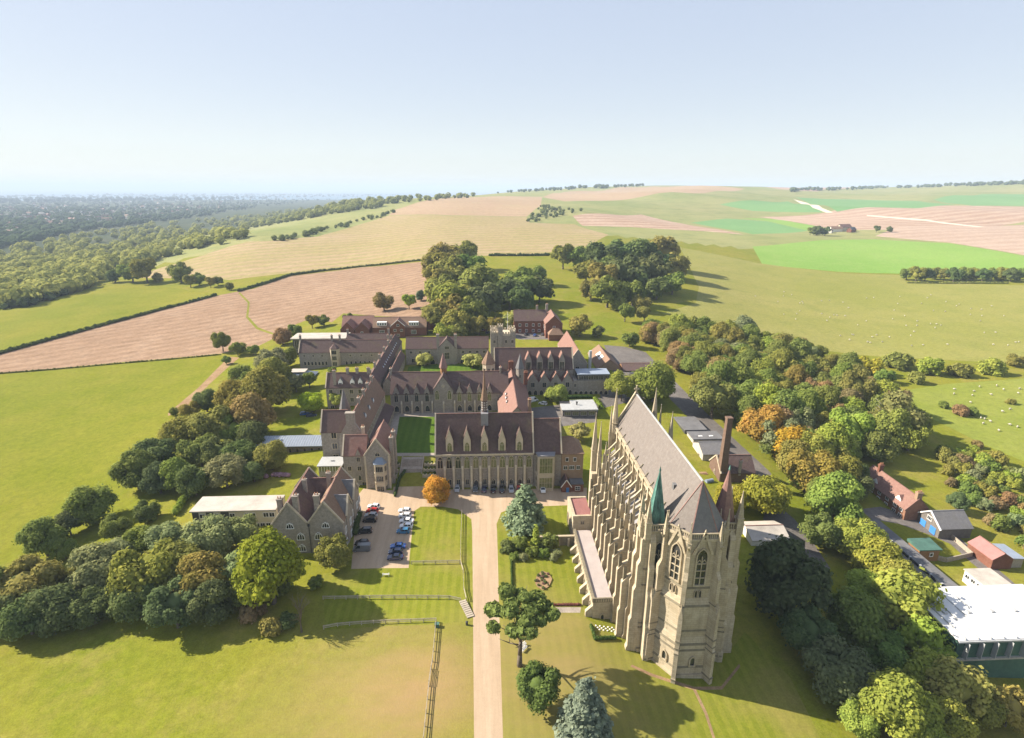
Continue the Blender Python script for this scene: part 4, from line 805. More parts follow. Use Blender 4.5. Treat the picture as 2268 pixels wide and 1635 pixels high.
# glazed roof orangery
h = Bld('orangery','little glazed room with white metal roof beside the cross wing','conservatory',(-58.6,181.5,0),0,8.0,6.4)
mb = MB(); mb.box(0,8,0,6.4,-2,4.4); h.part(mb,'wall','flint')
mb = MB(); mb.box(0.1,7.9,0.1,6.3,4.4,6.6); h.part(mb,'glazing','glass_green')
for i in range(9): mb = MB(); mb.box(i*0.97,i*0.97+0.12,-0.03,0.1,4.4,6.6); h.part(mb,'glazing_bar','white_paint')
mb = MB(); mb.box(-0.4,8.4,-0.5,6.8,6.6,6.9); h.part(mb,'roof','metal_pale'); mb = MB(); mb.box(3.6,4.6,3.0,3.8,6.9,7.3); h.part(mb,'roof_vent','metal_pale')
for x in (1.5,4.5): h.win(x,1.0,1.6,1.6,'front','rect',2)
# long pale metal roof
h = Bld('metal_roof_gallery','long low brick gallery with striped pale metal roof among the garden trees','building',(-89.5,204.5,0),0,26.5,6.6)
mb = MB(); mb.box(0,26.5,0.4,6.6,-2,3.6); h.part(mb,'wall','brick_grey')
mb = MB(); q = [(-0.4,-0.4,3.6),(26.8,-0.4,3.6),(26.8,7.0,5.0),(-0.4,7.0,5.0)]; mb.hexa(q,[(p[0],p[1],p[2]+0.2) for p in q]); h.part(mb,'roof','metal_blue')
for i in range(28): mb = MB(); mb.bar((i*0.97,-0.4,3.86),(i*0.97,7.0,5.26),0.1,0.12); h.part(mb,'roof_seam','metal_pale')
for i in range(9): h.win(2+i*2.8,0.9,0.9,1.7,'front','rect',1,'brick_buff','glass',0.1,off=0.4)
# house with white dormers
h = Bld('white_dormer_house','flint house with three white gabled dormers on its mossy roof','house',(-72.3,246.5,0.5),0,19.5,9)
h.body(19.5,9,12.6,18.2,'flint','roof_tile',coping='l')
for x in (6.6,12.0,15.6): h.dormer(x,0.9,13.0,2.0,2.0,1.7,3.0,'white_paint','roof_slate','rect',1.2,1.4,2)
for x in (2.2,7,11.5,15.5):
    for z in (9.6,5.6,1.8): h.win(x,z,1.5,1.9,'front','rect',2,'dressed_stone','glass',0.15)
for x in (4.1,9.4,13.8,19): h.chimney(x,4.5 if x != 4.1 else 1.0,10 if x == 4.1 else 16.5,20.6,1.3,0.9)
# far-left range
h = Bld('cloister_range','long two-storey flint range with ground-floor arcade and bay turret, far left','building',(-104.8,312.5,3),0,50.5,10)
h.body(50.5,10,8.2,14.0,'flint','roof_tile',coping='lr')
for i in range(7): h.win(3.0+i*2.0,0.6,1.1,2.3,'front','arch',1,'dressed_stone','glass',0.2)
for i in range(8): h.win(26.5+i*2.6,0.6,1.1,2.3,'front','arch',1,'dressed_stone','glass',0.2)
for x in (3,8,13,29,35,41,46): h.win(x,5.6,0.9,1.2,'front','rect',2)
mb = MB(); mb.poly([(17.6,0.1),(18.6,-2.2),(22.2,-2.2),(23.2,0.1)],'z',-1,10.5); h.part(mb,'bay_turret','dressed_stone')
mb = MB(); mb.add([(17.4,0.1,10.5),(18.5,-2.4,10.5),(22.3,-2.4,10.5),(23.4,0.1,10.5),(20.4,0.3,13.6)],[(0,1,4),(1,2,4),(2,3,4),(3,2,1,0),(0,4,3)]); h.part(mb,'bay_turret_roof','roof_tile')
for z in (0.8,4.2,7.6): h.win(20.4,z,2.4,2.2,'front','rect',3,'dressed_stone','glass',0.15,off=-2.2)
for x in (0.2,18,22.5,50): h.chimney(x,5,12,17,1.0,0.9)
h = Bld('rear_range','narrow tiled range just behind the far-left arcade range','building',(-82,330,3),0,26,8)
h.body(26,8,9.3,13.6,'flint','roof_tile'); h.chimney(0.5,4,12,16.5); h.chimney(25,4,12,16.5)
h = Bld('flat_hall','modern hall with wide pale flat roof behind the far-left range','building',(-119,346,3),0,32,13)
mb = MB(); mb.box(0,32,0,13,-3,7.4); h.part(mb,'wall','dark_panel'); mb = MB(); mb.box(-1,33,-1,14,7.4,8.0); h.part(mb,'roof','felt_pale')
for i in range(5): h.win(3.5+i*6.2,1,4.5,5.4,'front','rect',4,'concrete','glass',0.15)
# alley wing
h = Bld('alley_wing','long dark tiled wing with a row of rooflights running back from west wing','building',(-57.0,250,2),0,7.6,84)
h.body(7.6,84,9.6,14.2,'flint','roof_tile',axis='y',over=0.2)
for i in range(12): h.dormer(6.3,26+i*4.2,10.6,1.3,0.9,0.5,1.8,'white_paint','lead_blue','rect',1.0,0.7,1,face='right')
for y in (4,16,30,44,58,70): h.chimney(3.8,y,13,17.2,0.9,1.4)
h = Bld('inner_wing','narrow tiled wing on the left side of the upper quad','building',(-48.4,258,3),0,4.6,48)
h.body(4.6,48,7.6,10.6,'flint','roof_tile',axis='y',over=0.2)
for i in range(10): h.win(4+i*4.4,3.2,1.2,2.0,'right','arch',2)
# upper quad range
h = Bld('upper_quad_range','flint range with central gable and arcade closing the upper quad','building',(-43.2,304.5,5.5),0,46.5,10)
h.body(46.5,10,9.6,14.8,'flint','roof_tile')
mb = MB(); mb.poly([(18.6,-1),(27.6,-1),(27.6,10.4),(23.1,15.4),(18.6,10.4)],'y',-1.6,2.5); h.part(mb,'gable_wall','flint')
mb = MB()
for s_ in (-1,1): mb.hexa([(23.1+s_*4.8,-1.7,10.1),(23.1,-1.7,15.5),(23.1,6,15.5),(23.1+s_*4.8,3,10.1)],[(23.1+s_*4.8,-1.7,10.4),(23.1,-1.7,15.8),(23.1,6,15.8),(23.1+s_*4.8,3,10.4)])
h.part(mb,'gable_roof','roof_tile')
h.win(23.1,9.6,2.2,1.6,'front','rect',3,off=-1.6); h.win(23.1,4.0,2.6,3.6,'front','rect',3,off=-1.6,bars=1)
for x in (18.2,28.0): h.chimney(x,-0.6,-1,18.0,1.5,1.4)
for x in (3,8,13,32,36,40,44): h.win(x,6.8,1.3,1.3,'front','rect',2)
for x in (14.8,31.6,38,43): h.win(x,0.2,2.4,3.6,'front','arch',1,'dressed_stone','glass',0.3,0.25)
for x in (4,9): h.win(x,1.5,1.6,2.2,'front','rect',2)
# battlemented tower
h = Bld('battlemented_tower','square flint tower with battlements and a white flagpole','tower',(4.2,289,5.5),0,13.2,11)
mb = MB(); mb.box(0.3,12.9,0.3,10.7,-2,20.5); h.part(mb,'wall','flint')
def merlons(mb, x0,x1,y0,y1,z, st=1.5, w=0.9, t=0.5, hh=1.1):
    x = x0
    while x < x1-0.2: mb.box(x,min(x+w,x1),y0,y0+t,z,z+hh); mb.box(x,min(x+w,x1),y1-t,y1,z,z+hh); x += st
    y = y0+st
    while y < y1-w: mb.box(x0,x0+t,y,y+w,z,z+hh); mb.box(x1-t,x1,y,y+w,z,z+hh); y += st
mb = MB(); mb.box(0.2,13.0,0.2,10.8,20.5,21.4); merlons(mb,0.2,13.0,0.2,10.8,21.4); h.part(mb,'battlement','dressed_stone')
for x0,x1,y0,y1,z in ((0,3.4,0,3.4,22.0),(3.9,6.4,-0.6,2.2,25.4),(10.4,13.2,0,3.2,22.6),(0,3.2,7.8,11,22.2),(10.2,13.2,8,11,22.2)):
    mb = MB(); mb.box(x0,x1,y0,y1,-2,z); h.part(mb,'corner_turret','flint'); mb = MB(); mb.box(x0-0.15,x1+0.15,y0-0.15,y1+0.15,z,z+0.5); merlons(mb,x0-0.15,x1+0.15,y0-0.15,y1+0.15,z+0.5,1.2,0.7,0.35,0.9); h.part(mb,'battlement','dressed_stone')
for z in (12.0,16.6):
    for x in (2.0,8.2,11.6): h.win(x,z,1.1,1.6,'front','rect',2,off=0 if x != 8.2 else 0.3)
mb = MB(); mb.cone((9.2,5),0.12,0.07,20.5,32.5,8); h.part(mb,'flagpole','white_paint')
# dining hall
h = Bld('dining_hall','tall flint dining hall with four big gabled dormers, steep dark roof','hall',(5.6,259,5),0,38.4,12.4)
h.body(38.4,12.4,12.0,20.8,'flint','roof_tile',coping='lr')
for i in range(4): h.dormer(16.4+i*5.45,-0.2,11.0,3.0,5.4,3.6,4.6,'flint','roof_red','rect',2.1,4.4,3)
h = Bld('dining_aisle','row of four small gables over an arched ground-floor arcade','building',(21.0,253.6,5),0,22.4,5.6)
mb = MB(); mb.box(0,22.4,0,5.5,-2,7.0); h.part(mb,'wall','flint')
for i in range(4):
    x = 2.8+i*5.6; mb = MB(); mb.poly([(x-2.7,7.0),(x+2.7,7.0),(x,11.6)],'y',0.01,0.5); h.part(mb,'gable_wall','flint')
    mb = MB()
    for s_ in (-1,1): mb.hexa([(x+s_*2.78,-0.15,6.95),(x,-0.15,11.7),(x,5.4,11.7),(x+s_*2.78,5.4,6.95)],[(x+s_*2.78,-0.15,7.15),(x,-0.15,11.95),(x,5.4,11.95),(x+s_*2.78,5.4,7.15)])
    h.part(mb,'roof','roof_red'); h.win(x,4.4,1.7,2.4,'front','rect',2)
    for dx in (-1.4,1.4): h.win(x+dx,0.1,1.7,2.9,'front','arch',1,'dressed_stone','glass',0.2,0.2)
h = Bld('slate_turret','slim octagonal turret with pointed slate cap before the dining hall','turret',(17.3,250.5,5))
mb = MB(); mb.cone((0,0),1.9,1.9,-2,15.3,8,math.pi/8); h.part(mb,'wall','flint'); mb = MB(); mb.cone((0,0),2.2,0.04,15.3,22.4,8,math.pi/8); h.part(mb,'spire','roof_slate')
h.win(0,11,0.6,1.6,'front','arch',1,off=-1.78); h.win(0,5,0.6,1.6,'front','arch',1,off=-1.78)
h = Bld('apse_turret','polygonal stone stair hall with pointed tiled roof left of the dining hall','turret',(2.6,258,5))
mb = MB(); mb.cone((0,0),3.1,3.1,-2,15.6,8,math.pi/8); h.part(mb,'wall','dressed_stone'); mb = MB(); mb.cone((0,0),3.5,0.04,15.6,22.2,8,math.pi/8); h.part(mb,'spire','roof_brown')
for i in range(3):
    a = (i-1)*math.pi/4; f,g = window_meshes('rect',1.2,4.0,2,'dressed_stone','glass',0.1,0.1,1); o = link('window',f,h.o,(2.88*math.sin(a),-2.88*math.cos(a),9.5),a); link('pane',g,o)
# pink-lit tiled block
h = Bld('red_tile_block','red tiled block with box dormers between great hall and dining hall','building',(6.4,206,5),0,14,52)
h.body(14,52,5.6,13.2,'flint','roof_red',axis='y',over=0.2)
for y in (15,19.5,24): h.dormer(3.2,y,8.8,2.0,1.3,0.15,2.8,'white_paint','roof_tile','rect',1.3,1.0,2,face='left')
h.chimney(13,36,10,16.0,1.6,1.2,'brick_red',4); h.chimney(7,51,12,16.5,2.2,1.1,'brick_red',4); h.chimney(12.5,8,6,13.5,1.2,1.2,'brick_buff',3)
h = Bld('tower_gable_range','range with pink-lit steep tiled slope behind the dining hall end','building',(43.4,272,5),0,10,40)
h.body(10,40,10.2,17.6,'flint','roof_red',axis='y',coping='l',over=0.2)
for y in (16,22): h.dormer(2.2,y,12.6,1.6,1.0,0.2,2.2,'flint','roof_tile','rect',1.0,0.8,1,face='left')
h.win(5,6.5,1.6,2.4,'front','rect',2); mb = MB(); mb.cone((11.2,-0.5),0.9,0.8,-1,17.4,10); h.part(mb,'flue','metal_pale')
h = Bld('ribbon_window_block','flat-roofed block with ribbon windows above an arched arcade','building',(43.5,254,4),0,17.5,9)
mb = MB(); mb.box(0,17.5,0,9,-2,8.4); h.part(mb,'wall','flint'); mb = MB(); mb.box(2.2,17.5,0.4,9,8.4,11.2); h.part(mb,'upper_storey','dark_panel')
for i in range(6): h.win(3.6+i*2.5,8.8,2.2,1.8,'front','rect',3,'concrete','glass',0.08,off=0.4)
mb = MB(); mb.box(1.9,17.8,0.1,9.2,11.2,11.6); h.part(mb,'roof','metal_blue')
for i in range(7): h.win(1.5+i*2.45,0.1,1.6,2.9,'front','round',1,'dressed_stone','glass',0.2,0.2)
for i in range(3): h.win(1.0,5.2,1.0,1.6,'front','rect',2) if i == 0 else None
h = Bld('skylight_barn','brown tiled barn with two big white rooflights, right of the college','barn',(62.8,290,3),0,13,31)
h.body(13,31,3.6,8.8,'brick_buff','roof_brown',axis='y',over=0.4)
sl = math.atan2(5.2,6.5)
for y in (9,15.5):
    mb = MB(); q = [(2.6,y,5.9),(5.0,y,7.82),(5.0,y+4.5,7.82),(2.6,y+4.5,5.9)]; mb.hexa(q,[(p[0],p[1],p[2]+0.25) for p in q]); h.part(mb,'rooflight','membrane_white')
h = Bld('barn_lean_to','low dark timber sheds clustered right of the rooflight barn','shed',(76.5,288,3),0,16,11)
h.body(16,11,3.0,5.6,'wood_brown','roof_tile'); mb = MB(); mb.box(3,10,-4,0,-1,2.6); h.part(mb,'store','dark_panel')
h = Bld('glazed_villa','two-storey glazed brick villa with pale metal flat roof, small chimney','building',(34.8,227.2,1.2),0,15.2,11.5)
mb = MB(); mb.box(0,15.2,0.6,11.5,-2,6.6); h.part(mb,'wall','brick_grey')
mb = MB(); mb.poly([(-0.4,-0.4),(15.6,-0.4),(15.6,11.8),(4.6,11.8),(4.6,7.0),(-0.4,7.0)],'z',6.6,7.1); h.part(mb,'roof','metal_pale')
for i in range(16): mb = MB(); mb.box(5.0+i*0.66,5.08+i*0.66,-0.3,11.7,7.1,7.2); h.part(mb,'roof_seam','metal_pale')
for i in range(4):
    h.win(2.2+i*3.6,4.1,2.6,1.7,'front','rect',3,'concrete','glass_green',0.12,off=0.6); h.win(2.2+i*3.6,0.1,2.6,2.4,'front','rect',3,'concrete','glass_green' if i % 2 else 'glass',0.12,off=0.6)
h.chimney(7,5.5,7,8.6,0.5,0.5,'iron',0)
h = Bld('blue_roof_garage','low garage with blue-grey metal roof beside the glazed villa','garage',(23.8,232.6,1.5),0,10.8,8)
mb = MB(); mb.box(0,10.8,0,8,-2,2.6); h.part(mb,'wall','dark_panel'); mb = MB(); q = [(-0.3,-0.4,2.6),(11.1,-0.4,2.6),(11.1,8.4,3.4),(-0.3,8.4,3.4)]; mb.hexa(q,[(p[0],p[1],p[2]+0.2) for p in q]); h.part(mb,'roof','metal_blue')
for i in range(12): mb = MB(); mb.bar((i*0.97,-0.4,2.85),(i*0.97,8.4,3.65),0.07); h.part(mb,'roof_seam','metal_pale')
# far brick houses
h = Bld('red_brick_house','red brick boarding house with central gable and white box dormers','house',(-73,367,5.5),0,35.5,12)
h.body(35.5,12,7.0,12.6,'brick_red','roof_brown')
h.body(9,10,8.4,12.4,'brick_red','roof_red',x0=12.5,y0=-2,axis='y')
for x in (6,27):
    mb = MB(); mb.box(x-3.2,x+3.2,0.8,4.5,7.6,10.4); h.part(mb,'box_dormer','white_paint')
    for k2 in range(4): h.win(x-2.4+k2*1.6,8.4,0.9,1.4,'front','rect',1,'white_paint','glass',0.08,off=0.8)
for x in (6,27): h.win(x,2.6,3.2,2.4,'front','rect',4,'white_paint','glass',0.12,bars=1)
for x,z in ((17,8.2),(15,4.8),(19.2,4.8),(17,1.5)): h.win(x,z,1.6,1.4,'front','rect',2,'white_paint','glass',0.1,off=-2)
mb = MB()
for s_ in (-1,1): mb.bar((17+s_*4.9,-2.35,8.3),(17,-2.35,12.6),0.2,0.35)
h.part(mb,'bargeboard','white_paint'); mb = MB(); mb.box(30,40,14,24,8.5,9.0); h.part(mb,'rear_roof','membrane_white'); mb = MB(); mb.box(30.3,39.7,14.3,23.7,-2,8.5); h.part(mb,'rear_wall','brick_red')
h = Bld('twin_gable_house','red brick house with two steep gables, leftmost by the ploughed field','house',(-95,366,5.5),0,21,13)
h.body(21,13,6.2,12.0,'brick_red','roof_red',y0=8)
for x0 in (1,10.5): h.body(9,12,6.0,10.8,'brick_red','roof_red',x0=x0,y0=0,axis='y')
for x in (5.5,15): h.win(x,3,1.4,1.4,'front','rect',2,'white_paint')
h = Bld('tall_red_house','large red brick house with steep tiled wings at the foot of meadow','house',(21,366,7.5),0,22,13)
h.body(22,13,9.0,15.0,'brick_red','roof_tile')
h.body(11,22,9.5,14.8,'brick_red','roof_red',x0=20,y0=-12,axis='y')
h.body(9.5,7,4.0,7.4,'brick_red','roof_brown',x0=21.5,y0=-18.5,hipl=3,hipr=3)
for x in (4,8.5,13,17):
    for z in (1.5,5.4): h.win(x,z,1.4,1.7,'front','rect',2,'white_paint')
for z in (3,6.5): h.win(25.5,z,1.4,1.6,'front','rect',2,'white_paint',off=-12)
for y in (-8,-3): h.win(y,5,1.4,2,'left','rect',2,'white_paint',off=20)
h.chimney(16,7,13,18,1.4,1); h.chimney(23,10,12,18.5,1.6,1.2)
h = Bld('brown_roof_house','small house with two brown hipped roofs, left of tall red house','house',(-6,372,7.5),0,20,10)
h.body(9,10,4.5,8.2,'brick_red','roof_brown',hipl=3,hipr=3); h.body(10,9,4.5,8.6,'brick_red','roof_brown',x0=10,axis='y')
for x in (2,6,13): h.win(x,1.4,1.3,1.5,'front','rect',2,'white_paint')
h = Bld('garden_pavilion','low garden pavilion with blue-grey hipped roof and raised lantern, among trees','pavilion',(-109,288,0),0,17,16)
mb = MB(); mb.box(1.5,15.5,1.5,14.5,-2,2.6); h.part(mb,'wall','dark_panel')
mb = MB(); mb.add([(0,0,2.6),(17,0,2.6),(17,16,2.6),(0,16,2.6),(5,6,4.8),(12,6,4.8),(12,11,4.8),(5,11,4.8)],[(0,1,5,4),(1,2,6,5),(2,3,7,6),(3,0,4,7),(4,5,6,7),(3,2,1,0)]); h.part(mb,'roof','metal_blue')
mb = MB(); mb.box(4.4,12.6,5.4,11.6,5.4,5.7); h.part(mb,'lantern_roof','felt_pale'); mb = MB(); mb.box(5.2,11.8,6.2,10.8,4.6,5.4); h.part(mb,'lantern_glazing','glass')
for i in range(5): h.win(3+i*2.7,0.3,2.0,1.9,'front','rect',2,'metal_pale','glass',0.1,off=1.5)
# house by the car park, two parallel gabled roofs
h = Bld('car_park_house','flint house with two parallel steep gables and tall chimneys by car park','house',(-60.3,141.2,-1.5),0,19.8,21)
h.body(9.9,21,10.6,17.3,'flint','roof_tile',axis='y',coping='lr',over=0.15)
h.body(9.9,21,10.6,17.3,'flint','roof_brown',x0=9.95,axis='y',coping='lr',over=0.15)
for y0 in (3.5,12.5): h.body(6.5,6.6,10.8,15.6,'flint','roof_slate',x0=13.6,y0=y0,coping='r',over=0.15)
h.body(12,6,10.8,15.8,'flint','roof_tile',x0=4.0,y0=14)
for x in (4.9,14.9):
    h.win(x,9.4,2.0,1.7,'front','arch',3,'white_paint','glass',0.14); 
for x,z in ((7.6,5.6),(12.6,5.6),(7.6,1.8)): h.win(x,z,2.0,2.2,'front','arch',3,'white_paint','glass',0.14)
h.win(12.6,0.1,1.3,2.6,'front','arch',1,'dressed_stone','glass',0.2)
mb = MB(); mb.cone((10.2,-0.15),0.09,0.09,0,10.2,6); mb.box(9.95,10.45,-0.35,0.02,10.0,10.6); h.part(mb,'drainpipe','iron')
for x,y in ((7.0,1.1),(12.9,1.1)): h.chimney(x,y,10,19.4,1.5,1.3)
h.chimney(6.6,11,12,19.0,1.1,1.0); h.chimney(12.6,15,12,19.0,1.2,1.0); h.chimney(1.2,4.5,9.5,16.5,1.4,1.1)
for y in (2.2,6.8,11,15.8,19):
    for z in (2,6): h.win(y,z,1.5,1.9,'right','rect',2,'white_paint','glass',0.14,off=20.2 if 3.5<y<10.1 or 12.5<y<19.1 else None)
h = Bld('white_flat_block','two-storey cream panelled block with pale flat roof and dark bays','building',(-90,155.6,-2),0,25.5,8)
mb = MB(); mb.box(0,25.5,0,8,-2,7.2); h.part(mb,'wall','render_cream')
mb = MB(); mb.box(-0.5,25.5,-0.5,8.4,7.2,7.6); h.part(mb,'roof','felt_pale')
for x0,x1 in ((0,1.9),(4.2,6.3),(8.6,11)): mb = MB(); mb.box(x0,x1,-0.12,0.1,-2,7.19); h.part(mb,'dark_bay','dark_panel')
for x in (3.0,7.4,12,16.5,18.3,22.2,24): h.win(x,4.9,1.5,1.4,'front','rect',2,'white_paint','glass',0.1)
for x in (3.0,7.4): h.win(x,1.2,1.5,1.4,'front','rect',2,'white_paint','glass',0.1)
for i in range(8): h.win(12.2+i*1.72,1.2,1.3,1.5,'front','rect',2,'white_paint','glass',0.1)
# ------------------------------------------------------------------ right-hand service buildings
h = Bld('workshop_chimney','tall tapering square brick chimney of the workshops','chimney',(87.2,180,-3))
mb = MB(); mb.hexa([(-1.45,-1.45,-2),(1.45,-1.45,-2),(1.45,1.45,-2),(-1.45,1.45,-2)],[(-0.95,-0.95,25.8),(0.95,-0.95,25.8),(0.95,0.95,25.8),(-0.95,0.95,25.8)]); h.part(mb,'shaft','brick_brown')
mb = MB(); mb.box(-1.12,1.12,-1.12,1.12,25.8,26.5); h.part(mb,'cap','brick_brown')
h = Bld('workshop_house','flint workshop with dark roof at the foot of brick chimney','workshop',(86,178.5,-3),0,13,10)
h.body(13,10,5.0,9.6,'brick_brown','roof_tile',coping='l'); h.chimney(7,0.2,4,10,0.9,0.8); h.win(5,2,0.9,2.2,'left','arch',2); h.win(3,1.5,1.2,1.6,'front','rect',2); h.win(10,1.5,1.2,1.6,'front','rect',2)
h = Bld('grey_roof_shed','pale-walled shed with plain grey pitched roof behind the chimney','shed',(85,193,-2),0,9.5,11)
h.body(9.5,11,4.4,7.0,'concrete','roof_slate'); h.win(4,1.5,1.4,1.4,'left','rect',2)
h = Bld('flat_roof_shed','long flat-roofed shed with white end wall beside service road','shed',(86,206,-2),0,12.5,7.5)
mb = MB(); mb.box(0,12.5,0,7.5,-2,4.6); h.part(mb,'wall','concrete'); mb = MB(); mb.box(-0.2,12.7,-0.2,7.7,4.6,5.0); h.part(mb,'roof','felt_grey')
for x in (3,7.5): mb = MB(); mb.box(x,x+1.6,2,3,5.0,5.2); h.part(mb,'rooflight','membrane_white')
h = Bld('mossy_flat_shed','low dark shed with moss-stained flat roof under the road','shed',(85.4,214.5,-1),0,9.2,14)
mb = MB(); mb.box(0,9.2,0,14,-2,4.0); h.part(mb,'wall','dark_panel'); mb = MB(); mb.box(-0.3,9.5,-0.3,14.3,4.0,4.4); h.part(mb,'roof','felt_grey')
h = Bld('white_marquee','pale low-pitched marquee roof behind the dark tree and chapel','marquee',(81.5,143,-5),0,12,10)
h.body(12,10,3.2,5.0,'render_white','felt_pale',over=0.3)
h = Bld('terrace_cottages','row of red tile-hung cottages with white windows, right of the trees','house',(143.5,160,-8),0,8,24)
h.body(8,24,4.9,9.0,'tile_hung','roof_red',axis='y',over=0.4)
for y in (5,17): h.dormer(0.6,y,4.6,2.6,1.6,1.3,3,'white_paint','roof_red','rect',1.6,1.2,2,face='left')
for y in (2,5,9,13,17,21):
    for z in (0.9,3.2): h.win(y,z,1.4,1.2,'left','rect',2,'white_paint','glass',0.1)
h.chimney(4,0.8,6,11,1.8,1.2,'brick_buff',3); h.chimney(4,20,8,11.5,1.6,1.0,'brick_red',3)
h = Bld('boathouse_garage','white-gabled garage with two blue doors and dark roof','garage',(148.3,150.5,-8),0,11,9.5)
h.body(11,9.5,3.6,7.0,'brick_grey','roof_slate',over=0.5)
for y in (2.6,6.9): mb = MB(); mb.box(-0.12,0.03,y-1.2,y+1.2,0,2.5); h.part(mb,'garage_door','blue_door')
h.win(4.75,3.8,1.8,1.3,'left','rect',3,'white_paint','glass',0.12)
mb = MB()
for s_ in (-1,1): mb.bar((-0.25,4.75+s_*5.4,3.2),(-0.25,4.75,7.2),0.35,0.4)
h.part(mb,'bargeboard','white_paint')
h = Bld('long_grey_roof','very long low building with blue-grey flat roof behind the trees','building',(122.5,121,-8),0,8.5,35)
mb = MB(); mb.box(0,8.5,0,35,-2,3.4); h.part(mb,'wall','render_white'); mb = MB(); mb.box(-0.3,8.8,-0.3,35.3,3.4,3.8); h.part(mb,'roof','felt_grey')
mb = MB(); mb.box(3.6,4.1,2,33,3.8,4.7); h.part(mb,'clerestory','glass')
for i in range(8): mb = MB(); mb.box(3.55,4.15,2+i*4,2.5+i*4,3.8,4.8); h.part(mb,'clerestory_post','metal_pale')
h = Bld('timber_chalet','small brown timber chalet with dark felt roof behind the long roof','chalet',(132.8,139.5,-8),0,6.5,4.6)
mb = MB(); mb.box(0,6.5,0,4.6,-1,3.6); h.part(mb,'wall','wood_brown'); mb = MB(); mb.hexa([(-0.4,-0.4,3.6),(6.9,-0.4,3.6),(6.9,5,3.6),(-0.4,5,3.6)],[(-0.4,-0.4,3.9),(6.9,-0.4,3.9),(6.9,5,4.5),(-0.4,5,4.5)]); h.part(mb,'roof','green_sheet'); h.win(4,1.4,0.9,1.1,'front','rect',1,'white_paint')
h = Bld('red_roof_shed','small brick shed with bright red pitched roof near the lane','shed',(153,135.5,-8),0,6.4,9)
h.body(6.4,9,2.4,4.4,'brick_red','sheet_red',axis='y',over=0.3)
h = Bld('tin_lean_to','pale corrugated lean-to beside the red-roofed shed','shed',(159.7,136,-8),0,3.6,7)
mb = MB(); mb.box(0,3.6,0,7,-1,2.2); h.part(mb,'wall','wood_grey'); mb = MB(); mb.hexa([(-0.1,-0.3,2.2),(4,-0.3,2.2),(4,7.3,2.2),(-0.1,7.3,2.2)],[(-0.1,-0.3,2.6),(4,-0.3,2.3),(4,7.3,2.3),(-0.1,7.3,2.6)]); h.part(mb,'roof','metal_blue')
h = Bld('white_hut','white prefabricated hut with stained grey roof above the sports hall','hut',(140.2,122.5,-8.5),0,7.5,8.5)
mb = MB(); mb.box(0,7.5,0,8.5,-2,3.2); h.part(mb,'wall','render_white'); mb = MB(); mb.box(-0.3,7.8,-0.3,8.8,3.2,3.5); h.part(mb,'roof','felt_pale')
for i in range(4): h.win(1.2+i*2,1.3,1.3,1.1,'left','rect',2,'white_paint')
h = Bld('sports_hall','big sports hall with brilliant white flat roof and dark green walls','hall',(108.6,98,-9),0,32,17.5)
mb = MB(); mb.box(0.3,31.7,0.3,17.2,-3,10.4); h.part(mb,'wall','green_sheet')
mb = MB(); q = [(0,0,10.4),(32,0,10.4),(32,17.5,10.8),(0,17.5,10.8)]; mb.hexa(q,[(p[0],p[1],p[2]+0.45) for p in q]); h.part(mb,'roof','membrane_white')
mb = MB(); mb.box(0,32,-0.2,0.3,5.0,5.5); h.part(mb,'rail','concrete')
for i in range(9): mb = MB(); mb.box(2+i*3.5,2.15+i*3.5,-0.9,0.3,6.0,10.3); h.part(mb,'strut','metal_pale')
for i in range(5): mb = MB(); mb.box(3+i*6,3.8+i*6,8,9,11.0,11.4); h.part(mb,'roof_vent','metal_pale')
for i in range(10): mb = MB(); mb.box(3.1*i+1.5,3.1*i+1.62,0.1,17.4,10.95,11.3); h.part(mb,'roof_seam','metal_pale')
mb = MB(); mb.box(-0.25,32.2,-0.35,0.05,10.3,10.7); h.part(mb,'gutter','metal_pale')
# ------------------------------------------------------------------ foliage
m = bpy.data.materials.new('leaves'); m.use_nodes = True; n = m.node_tree.nodes; l = m.node_tree.links; MATS['leaves'] = m
n.remove(n['Principled BSDF']); oi = n.new('ShaderNodeObjectInfo'); at = n.new('ShaderNodeAttribute'); at.attribute_name = 'v'
hs = n.new('ShaderNodeHueSaturation'); l.new(oi.outputs['Color'],hs.inputs['Color'])
mr = N(n,'ShaderNodeMapRange'); mr.inputs[3].default_value = 1.0; mr.inputs[4].default_value = 1.85; l.new(at.outputs['Fac'],mr.inputs[0]); l.new(mr.outputs[0],hs.inputs['Value'])
mr = N(n,'ShaderNodeMapRange'); mr.inputs[3].default_value = 0.505; mr.inputs[4].default_value = 0.478; l.new(at.outputs['Fac'],mr.inputs[0]); l.new(mr.outputs[0],hs.inputs['Hue'])
df = n.new('ShaderNodeBsdfDiffuse'); tl = n.new('ShaderNodeBsdfTranslucent'); mx = n.new('ShaderNodeMixShader'); mx.inputs[0].default_value = 0.38
l.new(hs.outputs[0],df.inputs[0]); l.new(hs.outputs[0],tl.inputs[0]); l.new(df.outputs[0],mx.inputs[1]); l.new(tl.outputs[0],mx.inputs[2]); l.new(mx.outputs[0],n['Material Output'].inputs['Surface'])
masonry('bark',(0.09,0.07,0.05),(0.13,0.105,0.08),(0.18,0.15,0.12),2.0); masonry('bark_pale',(0.20,0.18,0.155),(0.27,0.25,0.22),(0.33,0.31,0.28),2.0)
